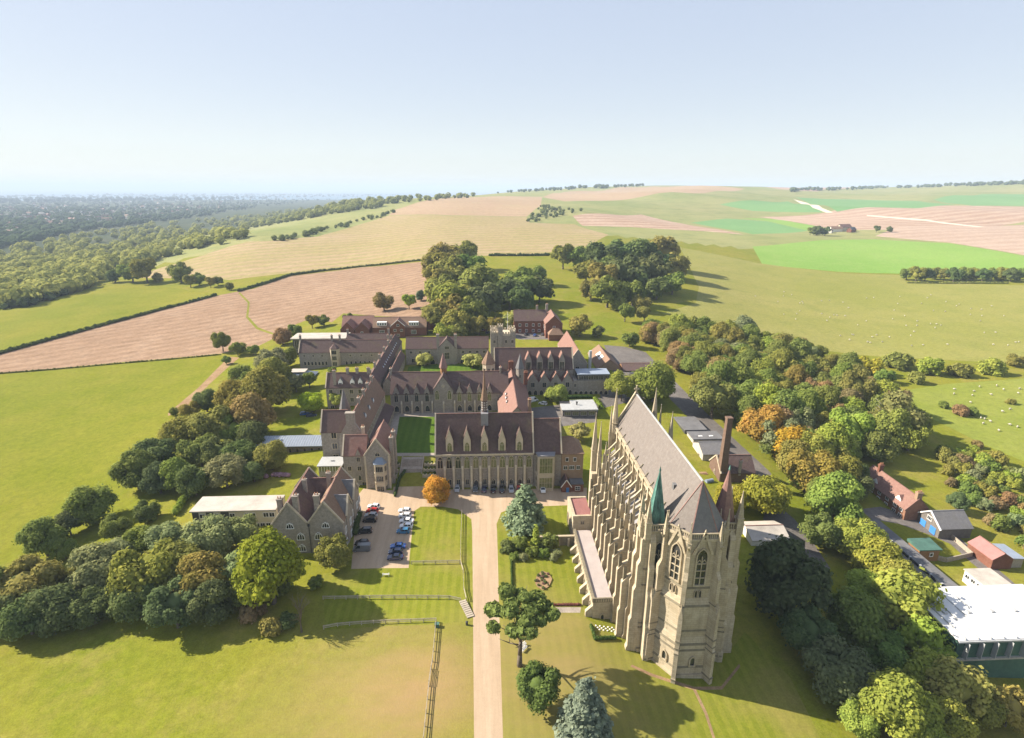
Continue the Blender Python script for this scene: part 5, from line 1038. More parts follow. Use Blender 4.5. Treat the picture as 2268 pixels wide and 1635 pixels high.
def fast_mesh(name, V, Fq, v=None, mat='leaves'):
    me = bpy.data.meshes.new(name); V = np.asarray(V,np.float32); Fq = np.asarray(Fq,np.int32); nf,k = Fq.shape
    me.vertices.add(len(V)); me.vertices.foreach_set('co',V.ravel()); me.loops.add(nf*k); me.loops.foreach_set('vertex_index',Fq.ravel())
    me.polygons.add(nf); me.polygons.foreach_set('loop_start',np.arange(0,nf*k,k,dtype=np.int32)); me.polygons.foreach_set('loop_total',np.full(nf,k,np.int32))
    if v is not None:
        a = me.attributes.new('v','FLOAT','POINT'); a.data.foreach_set('value',np.asarray(v,np.float32))
    me.update(); me.validate(); me.materials.append(MATS[mat]); return me
_ico = None
def ico(sub=1):
    bm = bmesh.new(); bmesh.ops.create_icosphere(bm,subdivisions=sub,radius=1); V = np.array([v.co[:] for v in bm.verts]); Fc = np.array([[v.index for v in f.verts] for f in bm.faces]); bm.free(); return V,Fc
ICO1 = ico(1); ICO2 = ico(2)
def leaf_quads(P_, Nn, size, rs, aspect=1.0):
    k = len(P_); t = rs.normal(size=(k,3)); t -= (t*Nn).sum(1)[:,None]*Nn; t /= np.linalg.norm(t,axis=1)[:,None]+1e-9; b_ = np.cross(Nn,t)
    s = size*(0.6+0.8*rs.random(k))[:,None]; t = t*s*aspect; b_ = b_*s
    V = np.stack([P_-t-b_*0.55,P_+t*0.2-b_,P_+t+b_*0.4,P_-t*0.3+b_],1).reshape(-1,3)
    return V, np.arange(4*k).reshape(-1,4)
def join_tri_quad(parts):
    """parts: list of (V, F, v) with triangles or quads, returned as quads (a triangle repeats nothing: it is split from quads)"""
    Vs,Fs,vs_ = [],[],[]; k = 0
    for V,Fq,v in parts:
        if Fq.shape[1] == 4: Fq = np.concatenate([Fq[:,[0,1,2]],Fq[:,[0,2,3]]])
        Vs.append(V); Fs.append(Fq+k); vs_.append(v); k += len(V)
    return np.concatenate(Vs),np.concatenate(Fs),np.concatenate(vs_)
def lobes_for(rs, shape, nl):
    """lobe centres and radii of a unit crown (radius 1, centre 0)"""
    C,Rd = [],[]
    for i in range(nl):
        while True:
            d = rs.normal(size=3); d /= np.linalg.norm(d)
            if d[2] > -0.8: break
        rad = rs.uniform(0.26,0.42); q = (1-rad)*rs.uniform(0.8,1.08)
        C.append(d*q*np.array(shape)); Rd.append(rad*rs.uniform(0.85,1.1))
    C.append(np.zeros(3)); Rd.append(0.62)
    return np.array(C),np.array(Rd)
def crown_mesh(name, seed, shape=(1,1,0.85), nl=22, leaves=5000, leaf=0.075, spread=0.15):
    rs = np.random.RandomState(seed); C,Rd = lobes_for(rs,shape,nl)
    w = Rd[:-1]**2; pick = rs.choice(len(C)-1,leaves,p=w/w.sum()); d = rs.normal(size=(leaves,3)); d /= np.linalg.norm(d,axis=1)[:,None]
    d[:,2] = np.where(d[:,2] < -0.35,-d[:,2],d[:,2])
    P_ = C[pick]+d*Rd[pick][:,None]*(1.02+rs.normal(size=leaves)*spread)[:,None]
    inside = np.zeros(leaves,bool)
    for c0,r0 in zip(C,Rd): inside |= np.linalg.norm(P_-c0,axis=1) < r0*0.80
    P_,d,pick = P_[~inside],d[~inside],pick[~inside]
    Nn = d+np.array([0,0,0.25])+rs.normal(size=d.shape)*0.35; Nn /= np.linalg.norm(Nn,axis=1)[:,None]
    V,Fq = leaf_quads(P_,Nn,leaf,rs); lv = rs.random(len(C)); vv = np.clip(0.45+(lv[pick]-0.5)*0.5+rs.normal(size=len(pick))*0.16,0,1)
    parts = [(V,Fq,np.repeat(vv,4))]
    for c0,r0,v0 in zip(C,Rd,lv):
        iv,jf = ICO1; dv = iv*(1+rs.normal(size=(len(iv),1))*0.08); parts.append((c0+dv*r0*0.80,jf,np.full(len(iv),0.38+0.2*v0)))
    return fast_mesh(name,*join_tri_quad(parts))
def trunk_mesh(name, seed, h=1.0, r=0.06, limbs=6, mat='bark', zc=1.0, spread=0.6):
    """a unit tree stands from z=0 to crown centre zc; limbs reach into the crown"""
    rs = random.Random(seed); mb = MB(); pts = [(0,0,-0.15)]; x = y = 0
    for i in range(1,5): x += rs.uniform(-0.03,0.03); y += rs.uniform(-0.03,0.03); pts.append((x,y,zc*i/4))
    rad = [r*1.5,r*1.05,r*0.85,r*0.65,r*0.4]
    for a,b_,r0,r1 in zip(pts,pts[1:],rad,rad[1:]): mb.tube(a,b_,r0,r1,7)
    for i in range(limbs):
        t = rs.uniform(0.4,0.95); k = min(3,int(t*4)); p = Vector(pts[k]).lerp(Vector(pts[k+1]),t*4-k); a = rs.uniform(0,6.28); d = Vector((math.cos(a),math.sin(a),rs.uniform(0.3,0.9)))*spread*rs.uniform(0.6,1.0)
        mid = p+d*0.5+Vector((0,0,-0.04)); mb.tube(p,mid,r*0.42,r*0.26,5); mb.tube(mid,p+d,r*0.26,r*0.08,5)
        d2 = Vector((d.y,-d.x,d.z))*0.4; mb.tube(mid,mid+d2,r*0.2,r*0.06,4)
    return mb.mesh(name,mat,True)
# prototypes are unit sized: crown radius 1 centred at height ZC
PROTO = {}
for i in range(6): PROTO['broad%d'%i] = (crown_mesh('crown',10+i,(1,1,[0.95,1.1,0.85,1.0,1.2,0.9][i]),[26,22,30,24,22,34][i],9500,0.042),trunk_mesh('trunk',i,zc=0.95),[0.92,1.02,0.84,0.95,1.12,0.88][i])
for i in range(4): PROTO['far%d'%i] = (crown_mesh('crown',40+i,(1,1,[0.9,1.1,0.8,1.0][i]),[14,12,16,13][i],2600,0.07),trunk_mesh('trunk',20+i,zc=0.9,limbs=3),[0.84,0.98,0.78,0.92][i])
for i in range(3): PROTO['shrub%d'%i] = (crown_mesh('crown',60+i,(1,1,[0.7,0.85,0.6][i]),14,1600,0.085),trunk_mesh('trunk',30+i,zc=0.5,r=0.04,limbs=4),[0.5,0.6,0.42][i])
PROTO['loose0'] = (crown_mesh('crown',80,(1,1,0.75),17,3000,0.06,0.2),trunk_mesh('trunk',50,zc=1.2,r=0.05,limbs=14,mat='bark_pale',spread=0.85),1.2)
PROTO['loose1'] = (crown_mesh('crown',81,(1,1,0.9),15,2600,0.06,0.22),trunk_mesh('trunk',51,zc=1.2,r=0.05,limbs=16,mat='bark_pale',spread=0.9),1.25)
def conifer_mesh(name, seed, h=2.9, tiers=15, per=11, droop=0.25, r0=1.0, leaf=0.085, fill=30, tip=0.06):
    rs = np.random.RandomState(seed); PP,NN = [],[]; parts = []
    for t in range(tiers):
        f = t/(tiers-1); rad = r0*(1-f)**0.8+tip; z = h*(0.10+0.88*f)
        for k in range(max(4,int(per*(1-0.6*f)))):
            a = rs.uniform(0,6.283); ln = rad*rs.uniform(0.7,1.08); q = rs.random(fill)**0.6
            sp2 = rs.normal(size=fill)*0.085*(0.4+q); ca,sa = math.cos(a),math.sin(a)
            x = ca*ln*q-sa*sp2; y = sa*ln*q+ca*sp2; zz = z-droop*ln*q*q+0.10*q+rs.normal(size=fill)*0.035
            PP.append(np.column_stack([x,y,zz])); NN.append(np.column_stack([ca*0.5*np.ones(fill),sa*0.5*np.ones(fill),np.ones(fill)])+rs.normal(size=(fill,3))*0.5)
    P_ = np.concatenate(PP); Nn = np.concatenate(NN); Nn /= np.linalg.norm(Nn,axis=1)[:,None]
    V,Fq = leaf_quads(P_,Nn,leaf,rs,1.25); v = np.clip(0.5+rs.normal(size=len(P_))*0.2+(np.hypot(P_[:,0],P_[:,1])-0.5)*0.2,0,1); parts.append((V,Fq,np.repeat(v,4)))
    iv,jf = ICO2; core = iv.copy(); f = (iv[:,2]+1)/2; core[:,:2] *= (0.78*r0*(1-f)**0.9/np.maximum(0.15,np.sqrt(np.maximum(1-iv[:,2]**2,1e-3))))[:,None]*1.0; core[:,2] = h*(0.12+0.8*f); parts.append((core,jf,np.full(len(iv),0.2)))
    return fast_mesh(name,*join_tri_quad(parts))
PROTO['spruce'] = (conifer_mesh('crown',5,2.7,19,15,0.12,1.0,0.055,60),trunk_mesh('trunk',60,zc=2.3,limbs=0),0)
PROTO['cedar'] = (conifer_mesh('crown',6,2.35,13,15,0.02,1.12,0.06,60,0.16),trunk_mesh('trunk',61,zc=2.2,limbs=4),0)
PROTO['cypress'] = (conifer_mesh('crown',7,3.4,16,12,0.0,0.75,0.075,26,0.08),trunk_mesh('trunk',62,zc=2.0,limbs=0),0)
def clump_mesh(name, seed, cl, leaf=0.06, n_=240):
    rs = np.random.RandomState(seed); parts = []
    for (x,y,z,r_) in cl:
        d = rs.normal(size=(n_,3)); d /= np.linalg.norm(d,axis=1)[:,None]; P_ = np.array([x,y,z])+d*np.array([1,1,0.6])*r_*(0.75+0.4*rs.random(n_))[:,None]; Nn = d+rs.normal(size=d.shape)*0.5; Nn /= np.linalg.norm(Nn,axis=1)[:,None]
        V,Fq = leaf_quads(P_,Nn,leaf,rs); parts.append((V,Fq,np.repeat(np.clip(0.5+rs.normal(size=n_)*0.2,0,1),4)))
        iv,jf = ICO1; parts.append((np.array([x,y,z])+iv*np.array([1,1,0.6])*r_*0.75,jf,np.full(len(iv),0.25)))
    return fast_mesh(name,*join_tri_quad(parts))
rs_ = random.Random(9); cl = []
for i in range(19):
    a = i*2.4+rs_.uniform(-0.3,0.3); q = math.sqrt((i+0.5)/19)*0.98; cl.append((q*math.cos(a),q*math.sin(a),2.2+0.6*(1-q*q)+rs_.uniform(-0.22,0.1),rs_.uniform(0.18,0.29)))
PROTO['pine'] = (clump_mesh('crown',3,cl),trunk_mesh('trunk',63,zc=2.1,r=0.07,limbs=16,spread=0.9),0)
def bare_tree(name, seed):
    rs = random.Random(seed); mb = MB()
    def grow(p,d,ln,r_,lv):
        q = p+d*ln; mb.tube(p,q,r_,r_*0.62,5 if lv < 2 else 3)
        if lv >= 6: return
        for _ in range(3 if lv < 3 else 2):
            nd = (d+Vector((rs.uniform(-1,1),rs.uniform(-1,1),rs.uniform(-0.25,0.6)))*0.5).normalized(); grow(q if _ else p.lerp(q,0.75),nd,ln*rs.uniform(0.62,0.85),r_*0.6,lv+1)
    grow(Vector((0,0,-0.1)),Vector((0,0,1)),0.75,0.06,0); return mb.mesh(name,'bark')
PROTO['bare'] = (None,bare_tree('trunk',4),0)
def TC(cx, cy, dz):
    r = ray(cx,cy); hh = math.hypot(r[0],r[1]); t = 55*np.power(1.01,np.arange(0,560))/hh
    gap = EYE+r[2]*t-zt_arr(r[0]*t,r[1]*t)-dz; w = np.where(gap < 0)[0]; i = max(1,w[0]) if len(w) else len(t)-1
    a = gap[i-1]/(gap[i-1]-gap[i]) if gap[i] < 0 else 1; tt = t[i-1]+(t[i]-t[i-1])*a
    return Vector((r[0]*tt,r[1]*tt,zt(r[0]*tt,r[1]*tt))), tt
trng = random.Random(77)
TREES = 0
def put_tree(proto, loc, s, tint, label, group=None, name='tree', sz=None, cat='tree'):
    cm,tm,zc = PROTO[proto]; sz = sz or s
    root = empty(name,(loc[0],loc[1],loc[2]-0.15*s*0.3),trng.uniform(0,6.28),label,cat,group); root.scale = (s,s,sz)
    link('trunk',tm,root)
    if cm:
        c_ = link('crown',cm,root,(0,0,zc)); c_.color = (*[max(0.004,t*trng.uniform(0.9,1.1)) for t in tint],1)
    return root
def tree(cx, cy, wpx, tint, kind='broad', label='', group=None, hk=1.0, name='tree', cat='tree', k_=0.9):
    """crown centre and crown width as read on the survey print"""
    proto = kind if kind in PROTO else kind+str(trng.randrange({'broad':6,'far':4,'shrub':3,'loose':2}[kind])); zc = PROTO[proto][2] or 1.3
    s = 5.0
    for _ in range(4):
        p,t = TC(cx,cy,zc*s*hk); s = wpx/2/2268*1024/F_PX*t*k_      # t is the depth scale of the sight line
    return put_tree(proto,p,s,tint,label,group,name,s*hk,cat)
OLV,DRK,MID,LIT,LIME,GRY,GLD,ORG,BRN,BLU = (0.185,0.185,0.045),(0.095,0.125,0.045),(0.135,0.172,0.042),(0.205,0.245,0.045),(0.175,0.21,0.022),(0.175,0.205,0.09),(0.28,0.225,0.03),(0.34,0.19,0.03),(0.215,0.165,0.07),(0.16,0.215,0.17)
# single trees that can be told apart
tree(595,1262,172,LIME,'broad1','big lime-green tree standing before the car park house',hk=1.15)
tree(738,1222,88,OLV,'broad3','rounded olive tree at the corner of car park house',hk=1.1)
p = T(668,1400); put_tree('bare',p,5.0,OLV,'leafless grey tree with bare branches beside the lime-green tree',name='bare_tree')
tree(966,1086,72,(0.420,0.225,0.042),'broad5','orange autumn tree on the lawn corner before the great hall',hk=1.1)
p = T(1163,1168); put_tree('cedar',p,6.0,(0.185,0.215,0.135),'blue-green cedar on the lawn before the hall annexe',name='cedar_tree')
p = T(1292,1628); put_tree('spruce',p,5.6,(0.165,0.195,0.145),'blue spruce at the bottom edge of the chapel lawn',name='spruce_tree',sz=4.9)
tree(1193,1516,112,(0.085,0.135,0.036),'broad4','dense dark green evergreen between the pine and the blue spruce',hk=1.12)
p = T(1151,1474); put_tree('pine',p,7.0,(0.128,0.158,0.045),'tall open pine with bare trunk beside the drive',name='pine_tree',sz=6.7)
p = T(1186,1212); put_tree('cypress',p,2.2,(0.240,0.255,0.045),'slim golden cypress above the garden hedge',name='cypress_tree',sz=2.2)
tree(690,890,62,(0.215,0.285,0.03),'broad2','brilliant yellow-green tree left of the west wing')
tree(742,888,42,(0.255,0.255,0.060),'far1','pale olive tree beside the slate spire turret')
tree(1233,872,58,(0.210,0.240,0.053),'broad0','rounded green tree on the lawn before the dining aisle',hk=0.85)
tree(1285,958,52,(0.225,0.255,0.075),'far0','pale bushy tree in the garden below the glazed villa')
tree(940,797,48,(0.285,0.285,0.090),'far2','pale spreading tree in the upper quad, left one',hk=0.85)
tree(1046,799,54,(0.285,0.285,0.090),'far3','pale spreading tree in the upper quad, right one',hk=0.8)
tree(1088,798,16,MID,'shrub0','small clipped bush between two pale trees of the upper quad',name='bush',cat='bush')
tree(1378,850,80,OLV,'broad4','olive tree behind the chapel roof, left of a pair'); tree(1450,848,112,MID,'broad5','broad green tree behind the chapel roof, right of a pair')
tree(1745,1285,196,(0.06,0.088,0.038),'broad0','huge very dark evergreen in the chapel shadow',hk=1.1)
tree(1855,1105,132,(0.150,0.210,0.045),'broad1','tall green tree left of the tile-hung cottages'); tree(1700,1095,118,(0.210,0.240,0.033),'broad2','yellow-green tree right of the copper red spire')
tree(1620,1100,80,(0.225,0.247,0.033),'broad3','yellow-green tree just behind the copper red spire')
tree(1692,945,118,(0.255,0.203,0.042),'broad0','tall orange-tinged tree behind the brick chimney'); tree(1757,985,112,(0.315,0.255,0.030),'broad5','golden tree beyond the workshop yard')
tree(1800,1040,126,(0.240,0.195,0.045),'broad3','brownish gold tree below the golden tree'); tree(1582,872,112,(0.150,0.158,0.048),'broad4','tall olive tree beside the service road bend')
tree(1900,1190,120,(0.195,0.232,0.045),'broad2','light green tree before the long grey roof, upper one'); tree(1945,1240,118,(0.203,0.247,0.039),'broad0','light green tree before the long grey roof, lower one')
tree(2010,1330,165,(0.232,0.255,0.053),'loose0','feathery pale green tree overlapping the sports hall corner'); tree(1900,1370,150,(0.14,0.19,0.045),'broad5','mid green tree above the dark textured tree')
tree(1850,1480,165,(0.095,0.125,0.055),'broad2','dark greyish tree with stiff upright shoots by lawn edge'); tree(2060,1420,130,(0.210,0.247,0.045),'loose1','pale green tree left of the sports hall wall')
tree(1985,1570,175,(0.19,0.215,0.04),'broad1','light yellow-green tree in the bottom right corner'); tree(2120,1520,140,(0.255,0.270,0.075),'loose0','thin pale tree with visible limbs near bottom right')
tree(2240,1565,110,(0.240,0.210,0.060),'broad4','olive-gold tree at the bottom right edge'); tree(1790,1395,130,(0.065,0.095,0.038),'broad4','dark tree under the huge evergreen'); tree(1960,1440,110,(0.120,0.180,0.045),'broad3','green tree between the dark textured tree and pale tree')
tree(1985,920,118,(0.180,0.188,0.060),'loose1','spreading pale tree with showing limbs above the cottages'); tree(2122,1112,50,(0.090,0.135,0.053),'broad1','dark tree right of the white-gabled garage')
tree(490,752,46,(0.150,0.150,0.038),'broad4','lone tree on the ploughed field edge left of college',hk=1.2); tree(850,668,52,(0.165,0.158,0.045),'far0','dark tree behind the red brick boarding house, left'); tree(905,668,40,(0.195,0.255,0.038),'far1','bright green tree behind the red brick boarding house'); tree(932,655,28,(0.075,0.112,0.060),'far2','dark narrow tree right of the bright green one',hk=1.2)
tree(1137,708,52,(0.300,0.330,0.090),'far3','pale lime round tree behind the battlemented tower'); tree(1285,722,62,(0.210,0.188,0.045),'far0','amber tree right of the tall red house'); tree(1326,735,36,(0.120,0.150,0.045),'far2','small green tree right of the amber tree')
# belts of similar trees
tree(1990,1290,112,LIT,'broad1','light green tree at the near end of the long grey roof'); tree(1925,1300,104,LIT,'broad4','light green tree in the middle of lower right cover'); tree(1820,1175,96,MID,'broad3','green tree right of the pale marquee')
tree(2050,1490,120,LIT,'broad5','light green tree under the sports hall wall, left end'); tree(2165,1560,110,OLV,'broad2','olive tree before the sports hall wall'); tree(1910,1590,96,LIT,'broad3','light green tree at the lawn corner near bottom right'); tree(2100,1600,120,LIT,'broad0','light green tree at the bottom edge, right corner')
ORD = 'first second third fourth fifth sixth seventh eighth ninth tenth eleventh twelfth thirteenth fourteenth fifteenth sixteenth seventeenth eighteenth nineteenth twentieth'.split()+['twenty-'+w for w in 'first second third fourth fifth sixth seventh eighth ninth'.split()]
def tword(t): return {OLV:'olive',DRK:'dark green',MID:'green',LIT:'light green',GRY:'grey-green',GLD:'golden',BRN:'brownish',BLU:'blue-green'}.get(t,'green')
def belt(items, kind, what, where, group, name='tree', cat='tree'):
    for i,(cx,cy,w,tint) in enumerate(sorted(items)): tree(cx,cy,w,tint,kind,'%s %s, %s from the left %s'%(tword(tint),what,ORD[i],where),group,name=name,cat=cat,k_=1.02 if 'avenue' in where or 'hillside' in where else 0.9)
belt([(60,1290,150,OLV),(20,1335,130,DRK),(150,1300,110,OLV),(215,1265,140,GRY),(265,1230,100,GRY),(330,1262,165,OLV),(300,1325,120,DRK),(402,1255,130,MID),(455,1195,130,GRY),(380,1190,110,GRY),(448,1285,140,OLV),(512,1262,105,GRY),(470,1335,110,DRK),(385,1335,130,DRK),(205,1345,110,DRK),(115,1350,130,DRK),(535,1175,85,GRY),(320,1190,90,MID),(540,1310,80,MID),(60,1365,120,DRK),(-40,1310,140,MID)],'broad','tree','in the front tree belt','front tree belt')
belt([(95,1192,100,MID),(150,1160,65,DRK),(200,1118,110,MID),(255,1165,70,MID),(325,1130,60,DRK),(140,1215,60,MID)],'broad','small tree','along the left green field edge','trees along the left field edge')
belt([(300,1042,100,MID),(345,1008,105,DRK),(402,962,105,OLV),(442,1000,100,MID),(470,938,120,OLV),(390,1052,85,MID),(500,1045,100,GRY),(430,1065,85,DRK),(556,922,112,BRN),(522,880,100,OLV),(585,868,118,OLV),(605,832,88,OLV),(540,842,80,MID),(560,965,85,DRK),(630,790,62,MID),(600,800,82,GRY),(600,1010,82,OLV),(480,1000,90,DRK),(520,950,90,MID),(455,888,62,DRK),(350,1060,80,DRK),(530,1010,90,DRK),(560,1045,60,DRK),(420,905,50,OLV),(625,745,48,BRN)],'broad','tree','in the gardens left of the college','garden trees left of the college')
belt([(985,572,78,OLV),(1030,565,70,OLV),(990,608,92,OLV),(1040,600,80,MID),(975,645,80,OLV),(1060,632,108,MID),(990,690,86,OLV),(1075,665,88,DRK),(1015,655,80,OLV),(1160,632,88,MID),(1195,640,66,DRK),(1130,650,80,DRK),(1010,715,70,OLV),(985,735,46,LIT),(1062,720,48,OLV),(1098,722,42,OLV),(1015,735,40,MID),(1010,585,70,OLV),(1185,610,50,MID),(968,700,80,OLV),(1000,668,92,OLV),(962,622,70,OLV),(1040,690,76,MID),(1090,640,70,DRK),(1150,665,66,DRK),(970,590,70,OLV)],'far','tree','in the uphill avenue behind college','avenue trees behind the college')
belt([(1330,578,88,DRK),(1372,568,84,DRK),(1422,568,86,DRK),(1470,558,78,OLV),(1492,588,66,OLV),(1382,608,96,DRK),(1440,602,88,DRK),(1490,628,58,MID),(1332,618,78,OLV),(1298,600,56,OLV),(1346,645,78,MID),(1402,648,62,MID),(1280,572,62,MID),(1248,567,58,MID),(1385,692,42,MID),(1310,640,52,OLV),(1455,640,60,DRK),(1350,595,70,MID),(1410,625,70,DRK),(1420,672,44,OLV),(1462,585,66,DRK),(1428,695,36,OLV),(1370,672,40,OLV),(1440,738,56,OLV),(1395,752,40,MID)],'far','tree','in the dark hillside wood','hillside wood')
belt([(2010+i*21,606+(i%3),34+(i*7)%9,(MID,OLV,DRK)[i%3]) for i in range(13)],'far','tree','in the straight far right belt','far right tree belt')
belt([(1930,812,64,GLD),(1992,802,72,OLV),(2062,812,62,LIT),(2130,822,58,OLV),(2200,816,60,LIT),(2250,800,44,OLV),(1880,808,60,OLV),(1960,835,50,MID),(2030,838,44,OLV)],'shrub','bush','along the lower pasture edge','pasture edge bushes','bush','bush')
belt([(2090,897,26,MID),(2128,910,40,BRN),(2152,912,32,MID),(2240,890,24,OLV)],'shrub','bush','out on the right grass field','field bushes','bush','bush')
belt([(290,602,62,MID),(322,598,66,OLV),(398,604,58,MID),(252,612,40,DRK),(440,618,36,MID),(420,622,34,OLV),(465,625,28,OLV),(482,622,26,MID),(508,634,24,MID),(350,615,30,OLV)],'far','tree','in hedgerow above the upper left field','hedgerow trees')
belt([(650,735,40,MID),(690,712,36,OLV),(716,710,32,MID),(770,703,26,MID),(525,772,42,MID),(560,775,30,MID),(500,797,24,MID),(386,911,26,MID),(655,848,52,GRY),(684,842,42,MID),(735,820,22,MID)],'far','small tree','round the left back of college','scattered small trees')
belt([(1810,511,30,DRK),(1828,512,26,DRK),(1942,507,18,DRK),(1970,508,18,DRK),(1795,512,20,MID)],'far','tree','by the distant valley farm','farm trees')
belt([(1122,1212,44,DRK),(1150,1205,46,MID),(1178,1222,34,MID),(1205,1225,34,MID),(1215,1200,52,MID),(1235,1225,30,GRY),(1140,1232,30,MID),(1160,1235,26,GRY),(1225,1235,26,GRY)],'shrub','shrub','in the chapel garden bed','chapel garden shrubs','shrub','shrub')
belt([(560,1352,70,BRN),(600,1388,60,OLV),(620,1300,60,MID),(700,1290,40,MID),(640,1375,50,DRK),(330,1140,50,MID)],'shrub','low scrub','at the lime-green tree foot','scrub by the lime tree','shrub','shrub')
# wooded slope right of the college
def fill(poly, step, tints, kind, label, group, wr=(9,14), seed=1, avoid=(), name='tree', cat='tree'):
    pr = random.Random(seed); W_ = [T(x,y) for x,y in poly]; xs = [p.x for p in W_]; ys = [p.y for p in W_]; pl = [(p.x,p.y) for p in W_]; out = []
    y = min(ys)
    while y < max(ys):
        x = min(xs)
        while x < max(xs):
            a,b_ = x+pr.uniform(-0.4,0.4)*step,y+pr.uniform(-0.4,0.4)*step
            if in_poly(np.array(a),np.array(b_),pl) and not any(q[0] < a < q[1] and q[2] < b_ < q[3] for q in avoid): out.append((a,b_))
            x += step
        y += step
    for a,b_ in out:
        k = kind+str(pr.randrange({'broad':6,'far':4,'shrub':3}[kind])); s = pr.uniform(*wr)/2
        tt = pr.choice(tints); fy = (b_-min(ys))/(max(ys)-min(ys)); fx = (a-min(xs))/(max(xs)-min(xs))
        put_tree(k,(a,b_,zt(a,b_)),s,tt,'%s %s, %s %s part'%(tword(tt),label,('near','middle','far')[min(2,int(fy*3))],('left','central','right')[min(2,int(fx*3))]),group,name,s*pr.uniform(0.9,1.3),cat)
    return len(out)
AV = [(140,172,120,188),(118,135,118,160),(80,102,174,232),(106,142,95,117),(78,96,140,156)]
n1 = fill([(1428,752),(1500,740),(1600,760),(1780,790),(1850,830),(1890,880),(1960,915),(2040,965),(2010,1010),(1905,1030),(1890,1090),(1800,1085),(1730,1062),(1635,968),(1560,890),(1485,815)],9.6,[OLV,MID,MID,MID,OLV,LIT,OLV,BRN,GRY,MID,LIT],'broad','tree in the slope wood right of service road','slope wood right of the road',(12,18.5),3,AV)
n2 = fill([(2085,1000),(2160,985),(2268,1075),(2290,1230),(2180,1180),(2150,1120),(2100,1090)],6.0,[OLV,OLV,BRN,GRY,MID,LIT],'shrub','scrubby bush on the right slope','scrub on the right slope',(4.5,8),5,AV,'bush','bush')
n3 = fill([(1830,1010),(1900,1040),(1905,1125),(1800,1150),(1745,1085)],7.5,[DRK,MID,DRK],'broad','tree beside the tile-hung cottages','dark trees by the cottages',(8,12),7,AV)
n4 = fill([(1960,1560),(2080,1560),(2150,1640),(2300,1700),(2000,1700)],7.5,[OLV,MID,LIT],'broad','tree in bottom right corner below sports hall','bottom corner trees',(7,10),8,AV+[(106,142,85,117)])
print('TREES',n1,n2,n3,n4)
# ------------------------------------------------------------------ far woods and the town on the plain
def mini_tree(seed, lob=5, leaves=70):
    rs = np.random.RandomState(seed); parts = []
    for i in range(lob):
        d = rs.normal(size=3); d /= np.linalg.norm(d); d[2] = abs(d[2])*0.7; c0 = d*0.55*(i > 0); r0 = 0.72 if i == 0 else rs.uniform(0.35,0.5)
        iv,jf = ICO1; parts.append((c0+iv*r0*(1+rs.normal(size=(len(iv),1))*0.10),jf,np.clip(0.4+rs.normal(size=len(iv))*0.12,0,1)))
    d = rs.normal(size=(leaves,3)); d /= np.linalg.norm(d,axis=1)[:,None]; d[:,2] = np.abs(d[:,2]); V,Fq = leaf_quads(d*1.0,d,0.16,rs); parts.append((V,Fq,np.repeat(rs.random(leaves),4)))
    return join_tri_quad(parts)
MINI = [mini_tree(s) for s in range(5)]; MINI0 = [mini_tree(20+s,2,0) for s in range(3)]
def mass(name, pts, tint, sizes, seed, label, minis=MINI):
    rs = np.random.RandomState(seed); Vs,Fs,vs_ = [],[],[]; k = 0
    for p in pts:
        V,Fq,v = minis[rs.randint(len(minis))]; s = rs.uniform(*sizes); a = rs.uniform(0,6.28); ca,sa = math.cos(a),math.sin(a)
        W_ = np.column_stack([V[:,0]*ca-V[:,1]*sa,V[:,0]*sa+V[:,1]*ca,V[:,2]*rs.uniform(0.8,1.15)])*s+np.array([p.x,p.y,p.z+s*0.55])
        Vs.append(W_); Fs.append(Fq+k); vs_.append(np.clip(v+rs.normal()*0.16,0,1)); k += len(V)
    o = link(name,fast_mesh(name,np.concatenate(Vs),np.concatenate(Fs),np.concatenate(vs_))); o.color = (*tint,1); tag(o,label,'trees',kind='stuff'); return o
def scatter_px(poly, count, seed):
    pr = random.Random(seed); xs = [p[0] for p in poly]; ys = [p[1] for p in poly]; out = []
    while len(out) < count:
        x,y = pr.uniform(min(xs),max(xs)),pr.uniform(min(ys),max(ys))
        if in_poly(np.array(x),np.array(y),poly): out.append((x,y))
    return T_many(out)
mass('wood',scatter_px([(-60,590),(-60,690),(60,676),(140,655),(205,640),(225,612),(300,590),(420,558),(545,528),(552,508),(600,500),(560,480),(450,488),(330,500),(180,525),(60,545)],640,1),(0.21,0.225,0.065),(7.5,13),1,'broadleaf wood rolling across the lower left hillside')
mass('wood',scatter_px([(545,512),(640,492),(740,474),(830,462),(870,452),(930,446),(1060,437),(1065,432),(980,434),(860,438),(780,450),(640,468),(540,486)],330,2),(0.17,0.19,0.06),(8,13),2,'long dark wood along the far left ridge')
mass('wood',scatter_px([(1060,431),(1200,424),(1440,412),(1440,409),(1300,410),(1100,423)],190,3),(0.08,0.11,0.05),(8,13),3,'distant wooded hill on the skyline')
mass('wood',scatter_px([(1750,421),(1960,414),(2268,405),(2268,409),(1960,418),(1750,425)],190,4),(0.08,0.11,0.05),(8,13),4,'dark wood strips on the far right skyline')
mass('scrub',scatter_px([(1164,490),(1185,470),(1200,452),(1230,460),(1290,468),(1270,474),(1210,485),(1180,493)],60,5)+scatter_px([(600,534),(700,512),(800,486),(870,468),(876,474),(800,496),(700,520),(610,538)],70,6),(0.10,0.125,0.045),(3,6),5,'dark scrub along the hill field margins')
mass('scrub',scatter_px([(0,690),(60,680),(110,668),(150,655),(150,640),(60,650),(0,660)],90,8),(0.06,0.085,0.035),(3.5,6),9,'dark thicket at the upper left field corner')
mass('plain_trees',scatter_px([(-60,452),(-60,560),(60,540),(200,510),(330,495),(450,480),(600,455),(760,440),(760,432),(500,434),(100,442)],2400,7),(0.065,0.095,0.045),(8,17),6,'trees scattered through the distant town on the plain',MINI0)
